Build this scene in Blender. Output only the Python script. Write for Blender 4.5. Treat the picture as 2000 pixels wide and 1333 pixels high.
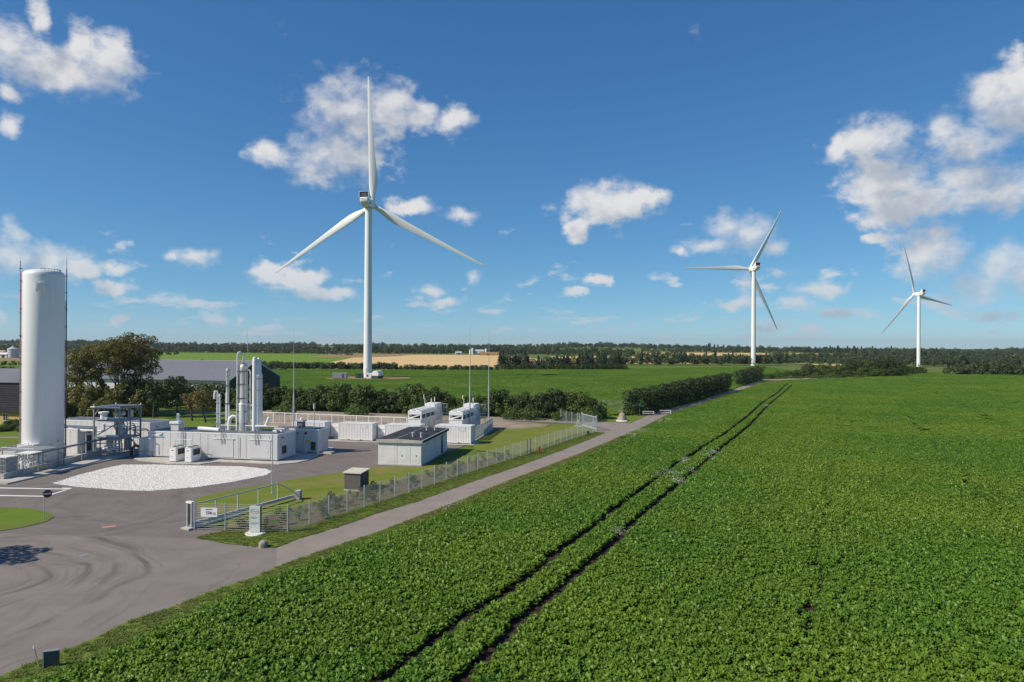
import bpy, bmesh, math, random
import numpy as np
from mathutils import Vector, Matrix

for _o in list(bpy.data.objects):
    bpy.data.objects.remove(_o, do_unlink=True)
SC = bpy.context.scene
COL = SC.collection
R = math.radians

# ------------------------------------------------------------------ camera
cam_data = bpy.data.cameras.new('camera')
cam = bpy.data.objects.new('camera', cam_data)
COL.objects.link(cam)
cam.location = (0, 0, 16.0)                       # drone height in metres
cam.rotation_euler = (R(90), R(-0.3), 0)
cam_data.sensor_width = 36.0
cam_data.lens = 24.0
cam_data.shift_y = 0.00475
cam_data.clip_start = 0.5
cam_data.clip_end = 20000
SC.camera = cam

# ------------------------------------------------------------------ sun and sky
SUN_AZ = R(203.0)            # direction towards the sun, from +X counter-clockwise
SUN_EL = R(41.0)
SUN_DIR = Vector((math.cos(SUN_AZ) * math.cos(SUN_EL), math.sin(SUN_AZ) * math.cos(SUN_EL), math.sin(SUN_EL)))
sun_data = bpy.data.lights.new('sun', 'SUN')
sun_data.energy = 4.9
sun_data.angle = R(0.55)
sun_data.color = (1.0, 0.91, 0.765)
sun = bpy.data.objects.new('sun', sun_data)
COL.objects.link(sun)
sun.rotation_euler = SUN_DIR.to_track_quat('Z', 'Y').to_euler()
sun.location = (-60, -20, 80)

SC.view_settings.view_transform = 'Standard'
SC.view_settings.look = 'None'
SC.view_settings.exposure = 0.14
SC.view_settings.gamma = 1.0
SC.view_settings.use_curve_mapping = False
SC.cycles.max_bounces = 6
SC.cycles.diffuse_bounces = 3
SC.cycles.glossy_bounces = 2
SC.cycles.transmission_bounces = 3
SC.cycles.transparent_max_bounces = 4

# clouds: (azimuth deg right of view axis, elevation deg, half width deg, half height deg, softness)
CLOUDS = [
    (-30.93, 19.48, 2.62, 2.29),
    (-32.06, 20.61, 1.24, 1.26),
    (-36.40, 19.48, 1.73, 1.67),
    (-34.77, 18.28, 3.20, 1.71),
    (-33.21, 18.12, 2.49, 1.49),
    (-34.85, 21.54, 0.67, 1.62),
    (-36.53, 16.32, 0.96, 0.72),
    (-36.38, 14.58, 0.80, 0.99),
    (-13.59, 18.14, 4.20, 3.17),
    (-13.92, 19.60, 1.63, 1.34),
    (-14.38, 15.21, 4.45, 2.30),
    (-19.49, 14.79, 1.98, 1.30),
    (-16.37, 13.71, 2.28, 1.19),
    (-10.51, 18.73, 2.58, 2.62),
    (-8.00, 18.48, 2.18, 1.22),
    (-5.03, 18.21, 1.72, 1.48),
    (-15.81, 18.70, 1.37, 1.19),
    (-8.59, 11.40, 2.17, 0.78),
    (-4.43, 10.69, 1.47, 0.69),
    (-36.21, 7.44, 0.90, 1.12),
    (-36.48, 5.88, 2.30, 1.67),
    (-34.19, 5.89, 2.44, 1.37),
    (-32.54, 5.47, 1.41, 0.83),
    (-30.19, 5.63, 1.11, 0.43),
    (-30.28, 4.15, 1.40, 0.85),
    (-24.97, 6.70, 1.62, 0.81),
    (-26.54, 6.68, 0.59, 0.44),
    (-19.64, 5.59, 1.97, 1.02),
    (-17.12, 5.15, 2.03, 1.32),
    (-15.13, 4.10, 2.30, 0.67),
    (-3.25, 5.80, 0.79, 0.79),
    (-6.65, 4.57, 1.37, 0.59),
    (-5.37, 3.65, 1.47, 0.59),
    (-29.69, 1.87, 0.82, 0.43),
    (-23.52, 2.01, 1.16, 0.54),
    (-21.61, 1.97, 0.51, 0.69),
    (27.76, 15.03, 3.25, 1.99),
    (25.57, 15.12, 1.01, 1.11),
    (32.05, 15.13, 1.42, 1.47),
    (33.75, 13.86, 2.46, 1.97),
    (28.65, 12.00, 3.20, 2.34),
    (30.60, 10.43, 3.52, 1.94),
    (33.76, 11.41, 3.07, 2.22),
    (35.99, 10.79, 2.33, 1.92),
    (29.15, 10.10, 2.71, 1.81),
    (35.97, 15.47, 2.14, 2.40),
    (36.52, 17.12, 1.72, 2.38),
    (34.97, 16.95, 1.79, 1.70),
    (7.80, 11.71, 4.19, 1.88),
    (5.43, 9.69, 1.22, 0.98),
    (11.18, 12.14, 1.90, 1.07),
    (17.36, 9.52, 1.80, 1.32),
    (18.99, 8.80, 2.39, 1.96),
    (20.89, 7.73, 1.29, 0.92),
    (16.18, 8.12, 2.51, 0.85),
    (13.74, 7.71, 0.93, 0.48),
    (31.44, 6.76, 2.59, 2.28),
    (32.08, 7.97, 1.42, 1.05),
    (28.13, 8.12, 1.35, 0.52),
    (35.42, 5.62, 1.77, 1.93),
    (34.53, 4.27, 2.42, 1.47),
    (36.43, 5.01, 1.54, 1.91),
    (23.56, 4.60, 2.08, 0.73),
    (24.63, 4.41, 1.43, 0.81),
    (22.62, 3.64, 1.68, 0.55),
    (18.59, 3.43, 2.22, 0.66),
    (25.91, 2.60, 2.40, 0.53),
    (35.29, 2.24, 1.81, 0.56),
    (20.74, 1.63, 2.38, 0.65),
    (23.57, 1.42, 1.45, 0.54),
    (6.94, 5.56, 1.36, 0.59),
    (5.20, 4.51, 1.47, 0.44),
]
world = bpy.data.worlds.new('World')
SC.world = world
world.use_nodes = True
try:
    world.cycles.sampling_method = 'MANUAL'
    world.cycles.sample_map_resolution = 512
except Exception:
    pass


def build_world():
    nt = world.node_tree
    nt.nodes.clear()
    N, L = nt.nodes.new, nt.links.new

    def val(x):
        return x

    def math_(op, a, b=None, c=None, clamp=False):
        n = N('ShaderNodeMath'); n.operation = op; n.use_clamp = clamp
        for i, s in enumerate((a, b, c)):
            if s is None:
                continue
            if isinstance(s, (int, float)):
                n.inputs[i].default_value = s
            else:
                L(s, n.inputs[i])
        return n.outputs[0]

    def ramp(x, a, b, c=0.0, d=1.0):
        n = N('ShaderNodeMapRange'); n.interpolation_type = 'SMOOTHSTEP'
        L(x, n.inputs['Value'])
        for k, s in zip(('From Min', 'From Max', 'To Min', 'To Max'), (a, b, c, d)):
            if isinstance(s, (int, float)):
                n.inputs[k].default_value = s
            else:
                L(s, n.inputs[k])
        return n.outputs[0]

    out = N('ShaderNodeOutputWorld')
    bg = N('ShaderNodeBackground')
    bg.inputs['Strength'].default_value = 0.085
    L(bg.outputs[0], out.inputs['Surface'])
    sky = N('ShaderNodeTexSky')
    sky.sky_type = 'NISHITA'
    sky.sun_disc = False
    sky.sun_elevation = SUN_EL
    sky.sun_rotation = R(90) - SUN_AZ
    sky.altitude = 0
    sky.air_density = 0.7
    sky.dust_density = 0.0
    sky.ozone_density = 4.0
    # the camera's rendering of a clear polarised blue: one response curve per channel
    ssep = N('ShaderNodeSeparateColor'); L(sky.outputs[0], ssep.inputs[0])
    hsv = N('ShaderNodeCombineColor')
    for i, (k, g) in enumerate(((0.66, 1.0), (1.33, 0.8), (2.28, 0.6))):
        L(math_('MULTIPLY', math_('POWER', ssep.outputs[i], g), k), hsv.inputs[i])
    # direction -> azimuth / elevation in degrees
    tc = N('ShaderNodeTexCoord')
    sep = N('ShaderNodeSeparateXYZ')
    L(tc.outputs['Generated'], sep.inputs[0])
    az = math_('MULTIPLY', math_('ARCTAN2', sep.outputs[0], sep.outputs[1]), 180 / math.pi)
    el = math_('MULTIPLY', math_('ARCSINE', sep.outputs[2]), 180 / math.pi)
    com = N('ShaderNodeCombineXYZ')
    L(az, com.inputs[0]); L(el, com.inputs[1])
    p0 = com.outputs[0]

    def noise(vec, scale, detail, rough, col=False, stretch=(1, 1, 1), off=(0, 0, 0)):
        mp = N('ShaderNodeVectorMath'); mp.operation = 'MULTIPLY_ADD'
        mp.inputs[1].default_value = stretch
        mp.inputs[2].default_value = off
        L(vec, mp.inputs[0])
        n = N('ShaderNodeTexNoise')
        n.inputs['Scale'].default_value = scale
        n.inputs['Detail'].default_value = detail
        n.inputs['Roughness'].default_value = rough
        L(mp.outputs[0], n.inputs['Vector'])
        return n.outputs['Color'] if col else n.outputs['Fac']

    # large domain warp so that no outline is an ellipse
    w = noise(p0, 0.5, 4, 0.6, col=True)
    wv = N('ShaderNodeVectorMath'); wv.operation = 'MULTIPLY_ADD'
    L(w, wv.inputs[0]); wv.inputs[1].default_value = (2.2, 1.6, 0); wv.inputs[2].default_value = (-1.1, -0.8, 0)
    pw = N('ShaderNodeVectorMath'); pw.operation = 'ADD'
    L(p0, pw.inputs[0]); L(wv.outputs[0], pw.inputs[1])

    def field(pos, clouds):
        acc = None
        for (a, e, hw, hh) in clouds:
            m = N('ShaderNodeVectorMath'); m.operation = 'MULTIPLY_ADD'
            L(pos, m.inputs[0])
            m.inputs[1].default_value = (1 / hw, 1 / hh, 0)
            m.inputs[2].default_value = (-a / hw, -e / hh, 0)
            ln = N('ShaderNodeVectorMath'); ln.operation = 'LENGTH'
            L(m.outputs[0], ln.inputs[0])
            acc = ln.outputs['Value'] if acc is None else math_('SMOOTH_MIN', acc, ln.outputs['Value'], 0.25)
        return acc

    f = field(pw.outputs[0], CLOUDS)
    # cauliflower / wisp erosion
    det = noise(p0, 0.62, 7, 0.58, stretch=(1, 1.35, 1), off=(13, 5, 0))
    big = math_('SUBTRACT', 1.2, f)
    dens = math_('ADD', big, math_('MULTIPLY', math_('SUBTRACT', det, 0.5), 1.75))
    # how crisp an outline is changes from cloud to cloud
    soft = noise(p0, 0.09, 2, 0.5, off=(4, 9, 0))
    hi = ramp(soft, 0.35, 0.65, 0.65, 1.5)
    mask_a = math_('MULTIPLY', ramp(dens, 0.0, hi), ramp(soft, 0.3, 0.6, 1.0, 0.9))
    # small fair-weather cumulus everywhere, flattened towards the horizon
    elc = math_('MAXIMUM', el, 0.4)
    comb = N('ShaderNodeCombineXYZ')
    L(math_('MULTIPLY', az, 0.18), comb.inputs[0])
    L(math_('MULTIPLY', math_('POWER', elc, 0.62), 1.25), comb.inputs[1])
    sm = noise(comb.outputs[0], 1.15, 6, 0.57, off=(2.2, 7.3, 0))
    thr = ramp(el, 2.0, 10.0, 0.525, 0.66)
    mask_b = ramp(math_('SUBTRACT', sm, thr), 0.0, 0.13, 0.0, 1.0)
    mask_b = math_('MULTIPLY', mask_b, ramp(el, 6.0, 30.0, 0.8, 0.15))
    mask_b = math_('MULTIPLY', mask_b, ramp(el, -0.2, 1.2, 0.25, 1.0))
    mask = math_('MAXIMUM', mask_a, mask_b)
    # shading: the same field looked at a little further towards the sun
    ps = N('ShaderNodeVectorMath'); ps.operation = 'ADD'
    L(pw.outputs[0], ps.inputs[0]); ps.inputs[1].default_value = (-1.2, 2.0, 0)
    bigc = [c for c in CLOUDS if c[2] * c[3] > 1.0]
    f2 = field(ps.outputs[0], bigc)
    det2 = noise(p0, 0.62, 5, 0.55, stretch=(1, 1.35, 1), off=(13 - 0.75, 5 + 1.35 * 0.9, 0))
    dens2 = math_('ADD', math_('SUBTRACT', 1.05, f2), math_('MULTIPLY', math_('SUBTRACT', det2, 0.5), 1.9))
    shade = ramp(dens2, -0.3, 1.0, 0.0, 1.0)
    low = ramp(el, 1.0, 9.0, 1.0, 0.0)
    mixc = N('ShaderNodeMix'); mixc.data_type = 'RGBA'
    L(shade, mixc.inputs['Factor'])
    mixc.inputs['A'].default_value = (8.8, 8.65, 8.5, 1)
    mixc.inputs['B'].default_value = (5.0, 5.35, 5.95, 1)
    # far clouds take the colour of the air in front of them
    mixd = N('ShaderNodeMix'); mixd.data_type = 'RGBA'
    L(math_('MULTIPLY', low, 0.6), mixd.inputs['Factor'])
    L(mixc.outputs['Result'], mixd.inputs['A'])
    mixd.inputs['B'].default_value = (4.0, 5.3, 6.6, 1)
    fin = N('ShaderNodeMix'); fin.data_type = 'RGBA'
    L(math_('MULTIPLY', mask, 0.96), fin.inputs['Factor'])
    L(hsv.outputs[0], fin.inputs['A'])
    L(mixd.outputs['Result'], fin.inputs['B'])
    L(fin.outputs['Result'], bg.inputs['Color'])


build_world()


# ------------------------------------------------------------------ helpers
def tag(o, label=None, cat=None, group=None, kind=None):
    if label: o['label'] = label
    if cat: o['category'] = cat
    if group: o['group'] = group
    if kind: o['kind'] = kind
    return o


def empty(name, loc=(0, 0, 0), rz=0.0, parent=None):
    o = bpy.data.objects.new(name, None)
    COL.objects.link(o)
    o.empty_display_size = 0.3
    o.location = loc if len(loc) == 3 else (loc[0], loc[1], 0)
    o.rotation_euler = (0, 0, rz)
    o.parent = parent
    return o


def thing(name, label, cat, loc=(0, 0, 0), rz=0.0, group=None):
    return tag(empty(name, loc, rz), label, cat, group)


def link(name, me, parent=None, loc=None, rz=None):
    o = bpy.data.objects.new(name, me)
    COL.objects.link(o)
    o.parent = parent
    if loc is not None: o.location = loc
    if rz is not None: o.rotation_euler = (0, 0, rz)
    return o


def copy_tree(o, parent=None):
    kids = list(o.children)
    c = o.copy()
    COL.objects.link(c)
    c.parent = parent
    for k in kids:
        copy_tree(k, c)
    return c


class MB:
    """collects simple shapes into one mesh"""
    def __init__(s):
        s.v = []; s.f = []

    def add(s, vs, fs):
        n = len(s.v)
        s.v.extend([tuple(p) for p in vs])
        s.f.extend([tuple(i + n for i in f) for f in fs])
        return s

    def box(s, x0, x1, y0, y1, z0, z1):
        return s.add([(x0, y0, z0), (x1, y0, z0), (x1, y1, z0), (x0, y1, z0), (x0, y0, z1), (x1, y0, z1), (x1, y1, z1), (x0, y1, z1)],
                     [(0, 3, 2, 1), (4, 5, 6, 7), (0, 1, 5, 4), (1, 2, 6, 5), (2, 3, 7, 6), (3, 0, 4, 7)])

    def beam(s, p, q, w, h=None):
        h = h or w
        p, q = Vector(p), Vector(q)
        d = (q - p).normalized()
        up = Vector((0, 0, 1)) if abs(d.z) < 0.95 else Vector((0, 1, 0))
        a = d.cross(up).normalized() * (w / 2)
        b = a.cross(d).normalized() * (h / 2)
        vs = [p - a - b, p + a - b, p + a + b, p - a + b, q - a - b, q + a - b, q + a + b, q - a + b]
        return s.add(vs, [(0, 1, 2, 3), (7, 6, 5, 4), (4, 5, 1, 0), (5, 6, 2, 1), (6, 7, 3, 2), (7, 4, 0, 3)])

    def tube(s, p, q, r0, r1=None, n=10, caps=True):
        r1 = r0 if r1 is None else r1
        p, q = Vector(p), Vector(q)
        d = (q - p).normalized()
        up = Vector((0, 0, 1)) if abs(d.z) < 0.95 else Vector((1, 0, 0))
        a = d.cross(up).normalized(); b = a.cross(d).normalized()
        vs = []
        for c, r in ((p, r0), (q, r1)):
            for i in range(n):
                t = 2 * math.pi * i / n
                vs.append(c + (a * math.cos(t) + b * math.sin(t)) * r)
        fs = [(i, i + n, (i + 1) % n + n, (i + 1) % n) for i in range(n)]
        if caps:
            fs += [tuple(range(n)), tuple(range(2 * n - 1, n - 1, -1))]
        return s.add(vs, fs)

    def path(s, pts, r, n=8):
        """a pipe through points, with mitred joints"""
        pts = [Vector(p) for p in pts]
        rs = r if isinstance(r, (list, tuple)) else [r] * len(pts)
        vs = []; ref = None
        for i, p in enumerate(pts):
            d = (pts[min(i + 1, len(pts) - 1)] - pts[max(i - 1, 0)]).normalized()
            if ref is None:
                ref = Vector((0, 0, 1)) if abs(d.z) < 0.9 else Vector((1, 0, 0))
            a = d.cross(ref)
            if a.length < 1e-4:
                a = d.cross(Vector((0, 1, 0.3)))
            a.normalize(); b = a.cross(d).normalized()
            ref = b
            for k in range(n):
                t = 2 * math.pi * k / n
                vs.append(p + (a * math.cos(t) + b * math.sin(t)) * rs[i])
        fs = []
        for i in range(len(pts) - 1):
            for k in range(n):
                fs.append((i * n + k, (i + 1) * n + k, (i + 1) * n + (k + 1) % n, i * n + (k + 1) % n))
        m = (len(pts) - 1) * n
        fs += [tuple(range(n)), tuple(range(m + n - 1, m - 1, -1))]
        return s.add(vs, fs)

    def lathe(s, prof, cx=0, cy=0, n=32, closed=True):
        vs = []
        for r, z in prof:
            for i in range(n):
                t = 2 * math.pi * i / n
                vs.append((cx + r * math.cos(t), cy + r * math.sin(t), z))
        fs = []
        for j in range(len(prof) - 1):
            for i in range(n):
                fs.append((j * n + i, j * n + (i + 1) % n, (j + 1) * n + (i + 1) % n, (j + 1) * n + i))
        if closed:
            fs.append(tuple(range(n - 1, -1, -1)))
            m = (len(prof) - 1) * n
            fs.append(tuple(range(m, m + n)))
        return s.add(vs, fs)

    def prism(s, pts, z0, z1):
        n = len(pts)
        if sum(pts[i][0] * pts[(i + 1) % n][1] - pts[(i + 1) % n][0] * pts[i][1] for i in range(n)) < 0:
            pts = pts[::-1]
        vs = [(p[0], p[1], z0) for p in pts] + [(p[0], p[1], z1) for p in pts]
        fs = [tuple(range(n - 1, -1, -1)), tuple(range(n, 2 * n))]
        fs += [(i, (i + 1) % n, (i + 1) % n + n, i + n) for i in range(n)]
        return s.add(vs, fs)

    def sheet(s, pts, z):
        n = len(pts)
        if sum(pts[i][0] * pts[(i + 1) % n][1] - pts[(i + 1) % n][0] * pts[i][1] for i in range(n)) < 0:
            pts = pts[::-1]
        return s.add([(p[0], p[1], z) for p in pts], [tuple(range(n))])

    def extr_y(s, prof, y0, y1):
        """profile in x,z swept along y"""
        n = len(prof)
        vs = [(x, y0, z) for x, z in prof] + [(x, y1, z) for x, z in prof]
        fs = [tuple(range(n)), tuple(range(2 * n - 1, n - 1, -1))]
        fs += [(i + n, (i + 1) % n + n, (i + 1) % n, i) for i in range(n)]
        return s.add(vs, fs)

    def extr_x(s, prof, x0, x1):
        """profile in y,z swept along x"""
        n = len(prof)
        vs = [(x0, y, z) for y, z in prof] + [(x1, y, z) for y, z in prof]
        fs = [tuple(range(n - 1, -1, -1)), tuple(range(n, 2 * n))]
        fs += [(i, (i + 1) % n, (i + 1) % n + n, i + n) for i in range(n)]
        return s.add(vs, fs)

    def rib_x(s, x0, x1, y, z0, z1, depth, pitch, thick=0.03):
        """corrugated sheet standing in the x-z plane, ribs towards -y"""
        n = max(1, round((x1 - x0) / pitch)); p = (x1 - x0) / n
        line = []
        for i in range(n):
            a = x0 + i * p
            line += [(a, y), (a + 0.38 * p, y), (a + 0.5 * p, y - depth), (a + 0.88 * p, y - depth)]
        line.append((x1, y))
        return s.ribbon(line, y + thick, z0, z1)

    def ribbon(s, line, yb, z0, z1):
        n = len(line)
        vs = [(x, y, z0) for x, y in line] + [(x, y, z1) for x, y in line]
        fs = [(i, i + 1, i + 1 + n, i + n) for i in range(n - 1)]
        m = len(vs)
        vs += [(line[0][0], yb, z0), (line[-1][0], yb, z0), (line[0][0], yb, z1), (line[-1][0], yb, z1)]
        fs += [(m + 1, m, m + 2, m + 3), (m, 0, n, m + 2), (n - 1, m + 1, m + 3, 2 * n - 1)]
        fs += [tuple([n + i for i in range(n)] + [m + 3, m + 2])]
        return s.add(vs, fs)

    def mesh(s, name, mat=None, smooth=False, angle=35):
        me = bpy.data.meshes.new(name)
        me.from_pydata(s.v, [], s.f)
        if mat is not None:
            me.materials.append(mat)
        if smooth:
            me.shade_smooth()
            me.set_sharp_from_angle(angle=R(angle))
        me.update()
        return me

    def build(s, name, mat=None, parent=None, smooth=False, loc=None, rz=None, angle=35):
        return link(name, s.mesh(name, mat, smooth, angle), parent, loc, rz)


def box(name, mat, parent, x0, x1, y0, y1, z0, z1):
    return MB().box(x0, x1, y0, y1, z0, z1).build(name, mat, parent)


# ------------------------------------------------------------------ materials
MATS = {}


def new_mat(name):
    m = bpy.data.materials.new(name)
    m.use_nodes = True
    MATS[name] = m
    return m, m.node_tree, m.node_tree.nodes['Principled BSDF']


def surf(name, c1, c2=None, rough=0.6, metal=0.0, scale=3.0, detail=5, lo=0.35, hi=0.65, bump=0.0, bump_scale=20.0, spec=0.5, coords='Object', stretch=None, c3=None, scale3=0.4, lo3=0.45, hi3=0.7):
    """plain procedural surface: two colours mixed by noise, optional third in larger patches, fine bump"""
    m, nt, b = new_mat(name)
    N, L = nt.nodes.new, nt.links.new
    b.inputs['Roughness'].default_value = rough
    b.inputs['Metallic'].default_value = metal
    b.inputs['Specular IOR Level'].default_value = spec
    tc = N('ShaderNodeTexCoord')
    vec = tc.outputs[coords] if coords != 'World' else N('ShaderNodeNewGeometry').outputs['Position']
    if stretch:
        mp = N('ShaderNodeMapping'); mp.inputs['Scale'].default_value = stretch
        L(vec, mp.inputs[0]); vec = mp.outputs[0]
    c2 = c2 or tuple(x * 0.85 for x in c1)

    def noise(sc, det, ro=0.6):
        n = N('ShaderNodeTexNoise')
        n.inputs['Scale'].default_value = sc; n.inputs['Detail'].default_value = det; n.inputs['Roughness'].default_value = ro
        L(vec, n.inputs['Vector'])
        return n.outputs['Fac']

    def mixc(fac, lo_, hi_, a, c):
        mr = N('ShaderNodeMapRange'); mr.inputs['From Min'].default_value = lo_; mr.inputs['From Max'].default_value = hi_
        L(fac, mr.inputs['Value'])
        mx = N('ShaderNodeMix'); mx.data_type = 'RGBA'
        L(mr.outputs[0], mx.inputs['Factor'])
        if hasattr(a, 'is_linked'):
            L(a, mx.inputs['A'])
        else:
            mx.inputs['A'].default_value = (*a, 1)
        mx.inputs['B'].default_value = (*c, 1)
        return mx.outputs['Result']
    col = mixc(noise(scale, detail), lo, hi, c1, c2)
    if c3:
        col = mixc(noise(scale3, 4), lo3, hi3, col, c3)
    L(col, b.inputs['Base Color'])
    if bump:
        bm = N('ShaderNodeBump'); bm.inputs['Strength'].default_value = bump; bm.inputs['Distance'].default_value = 0.05
        L(noise(bump_scale, 4), bm.inputs['Height'])
        L(bm.outputs[0], b.inputs['Normal'])
    return m


def leaf_mat(name, dark, light, autumn_highlight=None, rough=0.55, trans=0.22, patch=0.0, patch_col=None, patch_scale=0.03):
    """foliage: colour by the face attribute 'tint', a share of light comes through the leaf"""
    m, nt, b = new_mat(name)
    N, L = nt.nodes.new, nt.links.new
    at = N('ShaderNodeAttribute'); at.attribute_name = 'tint'
    cr = N('ShaderNodeValToRGB')
    cr.color_ramp.elements[0].color = (*dark, 1)
    cr.color_ramp.elements[1].color = (*light, 1)
    cr.color_ramp.elements[1].position = 0.8
    if autumn_highlight:
        e = cr.color_ramp.elements.new(1.0); e.color = (*autumn_highlight, 1)
    oi = N('ShaderNodeObjectInfo')
    ad = N('ShaderNodeMath'); ad.operation = 'MULTIPLY_ADD'
    L(oi.outputs['Random'], ad.inputs[0]); ad.inputs[1].default_value = 0.3
    L(at.outputs['Fac'], ad.inputs[2])
    sb = N('ShaderNodeMath'); sb.operation = 'SUBTRACT'; L(ad.outputs[0], sb.inputs[0]); sb.inputs[1].default_value = 0.15
    L(sb.outputs[0], cr.inputs[0])
    col = cr.outputs[0]
    if patch_col:
        g = N('ShaderNodeNewGeometry'); n = N('ShaderNodeTexNoise')
        n.inputs['Scale'].default_value = patch_scale; n.inputs['Detail'].default_value = 5; n.inputs['Roughness'].default_value = 0.65
        L(g.outputs['Position'], n.inputs['Vector'])
        mr = N('ShaderNodeMapRange'); mr.inputs['From Min'].default_value = 0.44; mr.inputs['From Max'].default_value = 0.66; mr.inputs['To Max'].default_value = patch
        L(n.outputs['Fac'], mr.inputs['Value'])
        mx = N('ShaderNodeMix'); mx.data_type = 'RGBA'
        L(mr.outputs[0], mx.inputs['Factor']); L(col, mx.inputs['A']); mx.inputs['B'].default_value = (*patch_col, 1)
        col = mx.outputs['Result']
    L(col, b.inputs['Base Color'])
    b.inputs['Roughness'].default_value = rough
    b.inputs['Specular IOR Level'].default_value = 0.35
    tr = N('ShaderNodeBsdfTranslucent')
    L(col, tr.inputs['Color'])
    ms = N('ShaderNodeMixShader'); ms.inputs[0].default_value = trans
    L(b.outputs[0], ms.inputs[1]); L(tr.outputs[0], ms.inputs[2])
    L(ms.outputs[0], nt.nodes['Material Output'].inputs['Surface'])
    return m


M = {}
M['white'] = surf('white_paint', (0.79, 0.78, 0.765), (0.73, 0.72, 0.70), 0.45, scale=1.2, stretch=(1, 1, 0.2), c3=(0.62, 0.60, 0.56), scale3=2.5, lo3=0.6, hi3=0.9)
M['tank'] = surf('tank_white', (0.77, 0.765, 0.75), (0.75, 0.745, 0.73), 0.42, scale=0.4, stretch=(1, 1, 0.06), c3=(0.66, 0.65, 0.63), scale3=1.6, lo3=0.52, hi3=0.95)
M['white2'] = surf('white_cladding', (0.68, 0.67, 0.66), (0.60, 0.59, 0.58), 0.5, scale=0.8, stretch=(1, 1, 0.2), c3=(0.5, 0.48, 0.45), scale3=2.2, lo3=0.6, hi3=0.9)
M['tower'] = surf('turbine_white', (0.78, 0.78, 0.77), (0.72, 0.72, 0.70), 0.4, scale=0.25, stretch=(1, 1, 0.15))
M['greyclad'] = surf('grey_cladding', (0.60, 0.59, 0.585), (0.55, 0.54, 0.535), 0.5, scale=0.6, stretch=(1, 1, 0.15), c3=(0.45, 0.435, 0.42), scale3=2.2, lo3=0.58, hi3=0.85)
M['roofgrey'] = surf('grey_roof', (0.15, 0.16, 0.185), (0.115, 0.125, 0.15), 0.6, scale=0.9, spec=0.3)
M['frame'] = surf('dull_grey_steel_frame', (0.27, 0.29, 0.29), (0.20, 0.22, 0.225), 0.55, 0.1, scale=4)
M['galv'] = surf('galvanised_steel', (0.50, 0.52, 0.53), (0.40, 0.42, 0.43), 0.5, 0.15, scale=6)
M['steel'] = surf('pale_steel', (0.60, 0.61, 0.61), (0.48, 0.50, 0.50), 0.4, 0.15, scale=2)
M['insul'] = surf('dull_aluminium_jacket', (0.62, 0.60, 0.56), (0.50, 0.47, 0.42), 0.38, 0.55, scale=1.6, stretch=(1, 1, 0.3))
M['dark'] = surf('dark_opening', (0.02, 0.022, 0.025), (0.03, 0.03, 0.032), 0.6)
M['darkgrey'] = surf('dark_grey_paint', (0.07, 0.075, 0.08), (0.05, 0.055, 0.06), 0.55)
M['pipe_red'] = surf('faded_red_pipe', (0.42, 0.27, 0.27), (0.34, 0.2, 0.2), 0.5)
M['concrete'] = surf('concrete', (0.50, 0.47, 0.42), (0.40, 0.38, 0.34), 0.85, scale=1.8, bump=0.15, bump_scale=25, c3=(0.33, 0.32, 0.29), scale3=0.7)
M['concrete_panel'] = surf('weathered_concrete_panel', (0.70, 0.675, 0.63), (0.62, 0.595, 0.555), 0.85, scale=0.9, bump=0.12, bump_scale=18, c3=(0.52, 0.50, 0.46), scale3=0.55, lo3=0.5, hi3=0.8)
M['felt'] = surf('roofing_felt', (0.035, 0.038, 0.048), (0.05, 0.054, 0.066), 0.9, scale=2.5, bump=0.1, bump_scale=40, spec=0.12)
M['door_white'] = surf('white_door', (0.72, 0.72, 0.70), (0.64, 0.64, 0.62), 0.5, scale=1.5)
M['kiosk'] = surf('brown_grey_slats', (0.15, 0.135, 0.12), (0.11, 0.10, 0.09), 0.6, scale=2)
M['lid'] = surf('weathered_lid', (0.58, 0.54, 0.45), (0.48, 0.44, 0.36), 0.8, scale=2.5)
M['blue'] = surf('sign_blue', (0.02, 0.12, 0.45), (0.02, 0.10, 0.40), 0.4)
M['navy'] = surf('logo_navy', (0.03, 0.05, 0.16), None, 0.4)
M['red'] = surf('sign_red', (0.52, 0.03, 0.03), (0.45, 0.03, 0.03), 0.4)
M['deepred'] = surf('dark_red_sign', (0.16, 0.02, 0.03), (0.12, 0.018, 0.025), 0.4)
M['teal'] = surf('logo_teal', (0.05, 0.35, 0.55), None, 0.4)
M['yellow'] = surf('warning_yellow', (0.75, 0.60, 0.03), (0.66, 0.5, 0.03), 0.5)
M['print'] = surf('grey_print', (0.16, 0.16, 0.18), None, 0.5)
M['pink_print'] = surf('pale_print', (0.5, 0.36, 0.38), None, 0.5)
M['sign_white'] = surf('sign_white', (0.80, 0.80, 0.80), (0.75, 0.75, 0.75), 0.4)
M['pylon'] = surf('pylon_grey', (0.60, 0.63, 0.61), (0.54, 0.57, 0.55), 0.4)
M['green_paint'] = surf('dark_green_paint', (0.02, 0.09, 0.06), (0.015, 0.07, 0.05), 0.5)
M['stone'] = surf('field_stone', (0.36, 0.29, 0.23), (0.22, 0.18, 0.15), 0.85, scale=4, bump=0.5, bump_scale=9)
M['bark'] = surf('bark', (0.10, 0.075, 0.055), (0.06, 0.045, 0.035), 0.9, scale=4, bump=0.4, bump_scale=14)
M['glass'] = surf('window_glass', (0.03, 0.04, 0.05), (0.04, 0.05, 0.06), 0.08, spec=0.8)
M['barn_roof'] = surf('barn_roof_sheet', (0.17, 0.175, 0.20), (0.14, 0.145, 0.165), 0.7, scale=0.25, stretch=(1, 0.3, 1), spec=0.2)
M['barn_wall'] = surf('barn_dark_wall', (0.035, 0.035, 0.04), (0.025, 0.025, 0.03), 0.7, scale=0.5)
M['house_roof'] = surf('dark_house_roof', (0.035, 0.033, 0.036), (0.024, 0.023, 0.025), 0.9, scale=1.5, spec=0.1)
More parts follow.
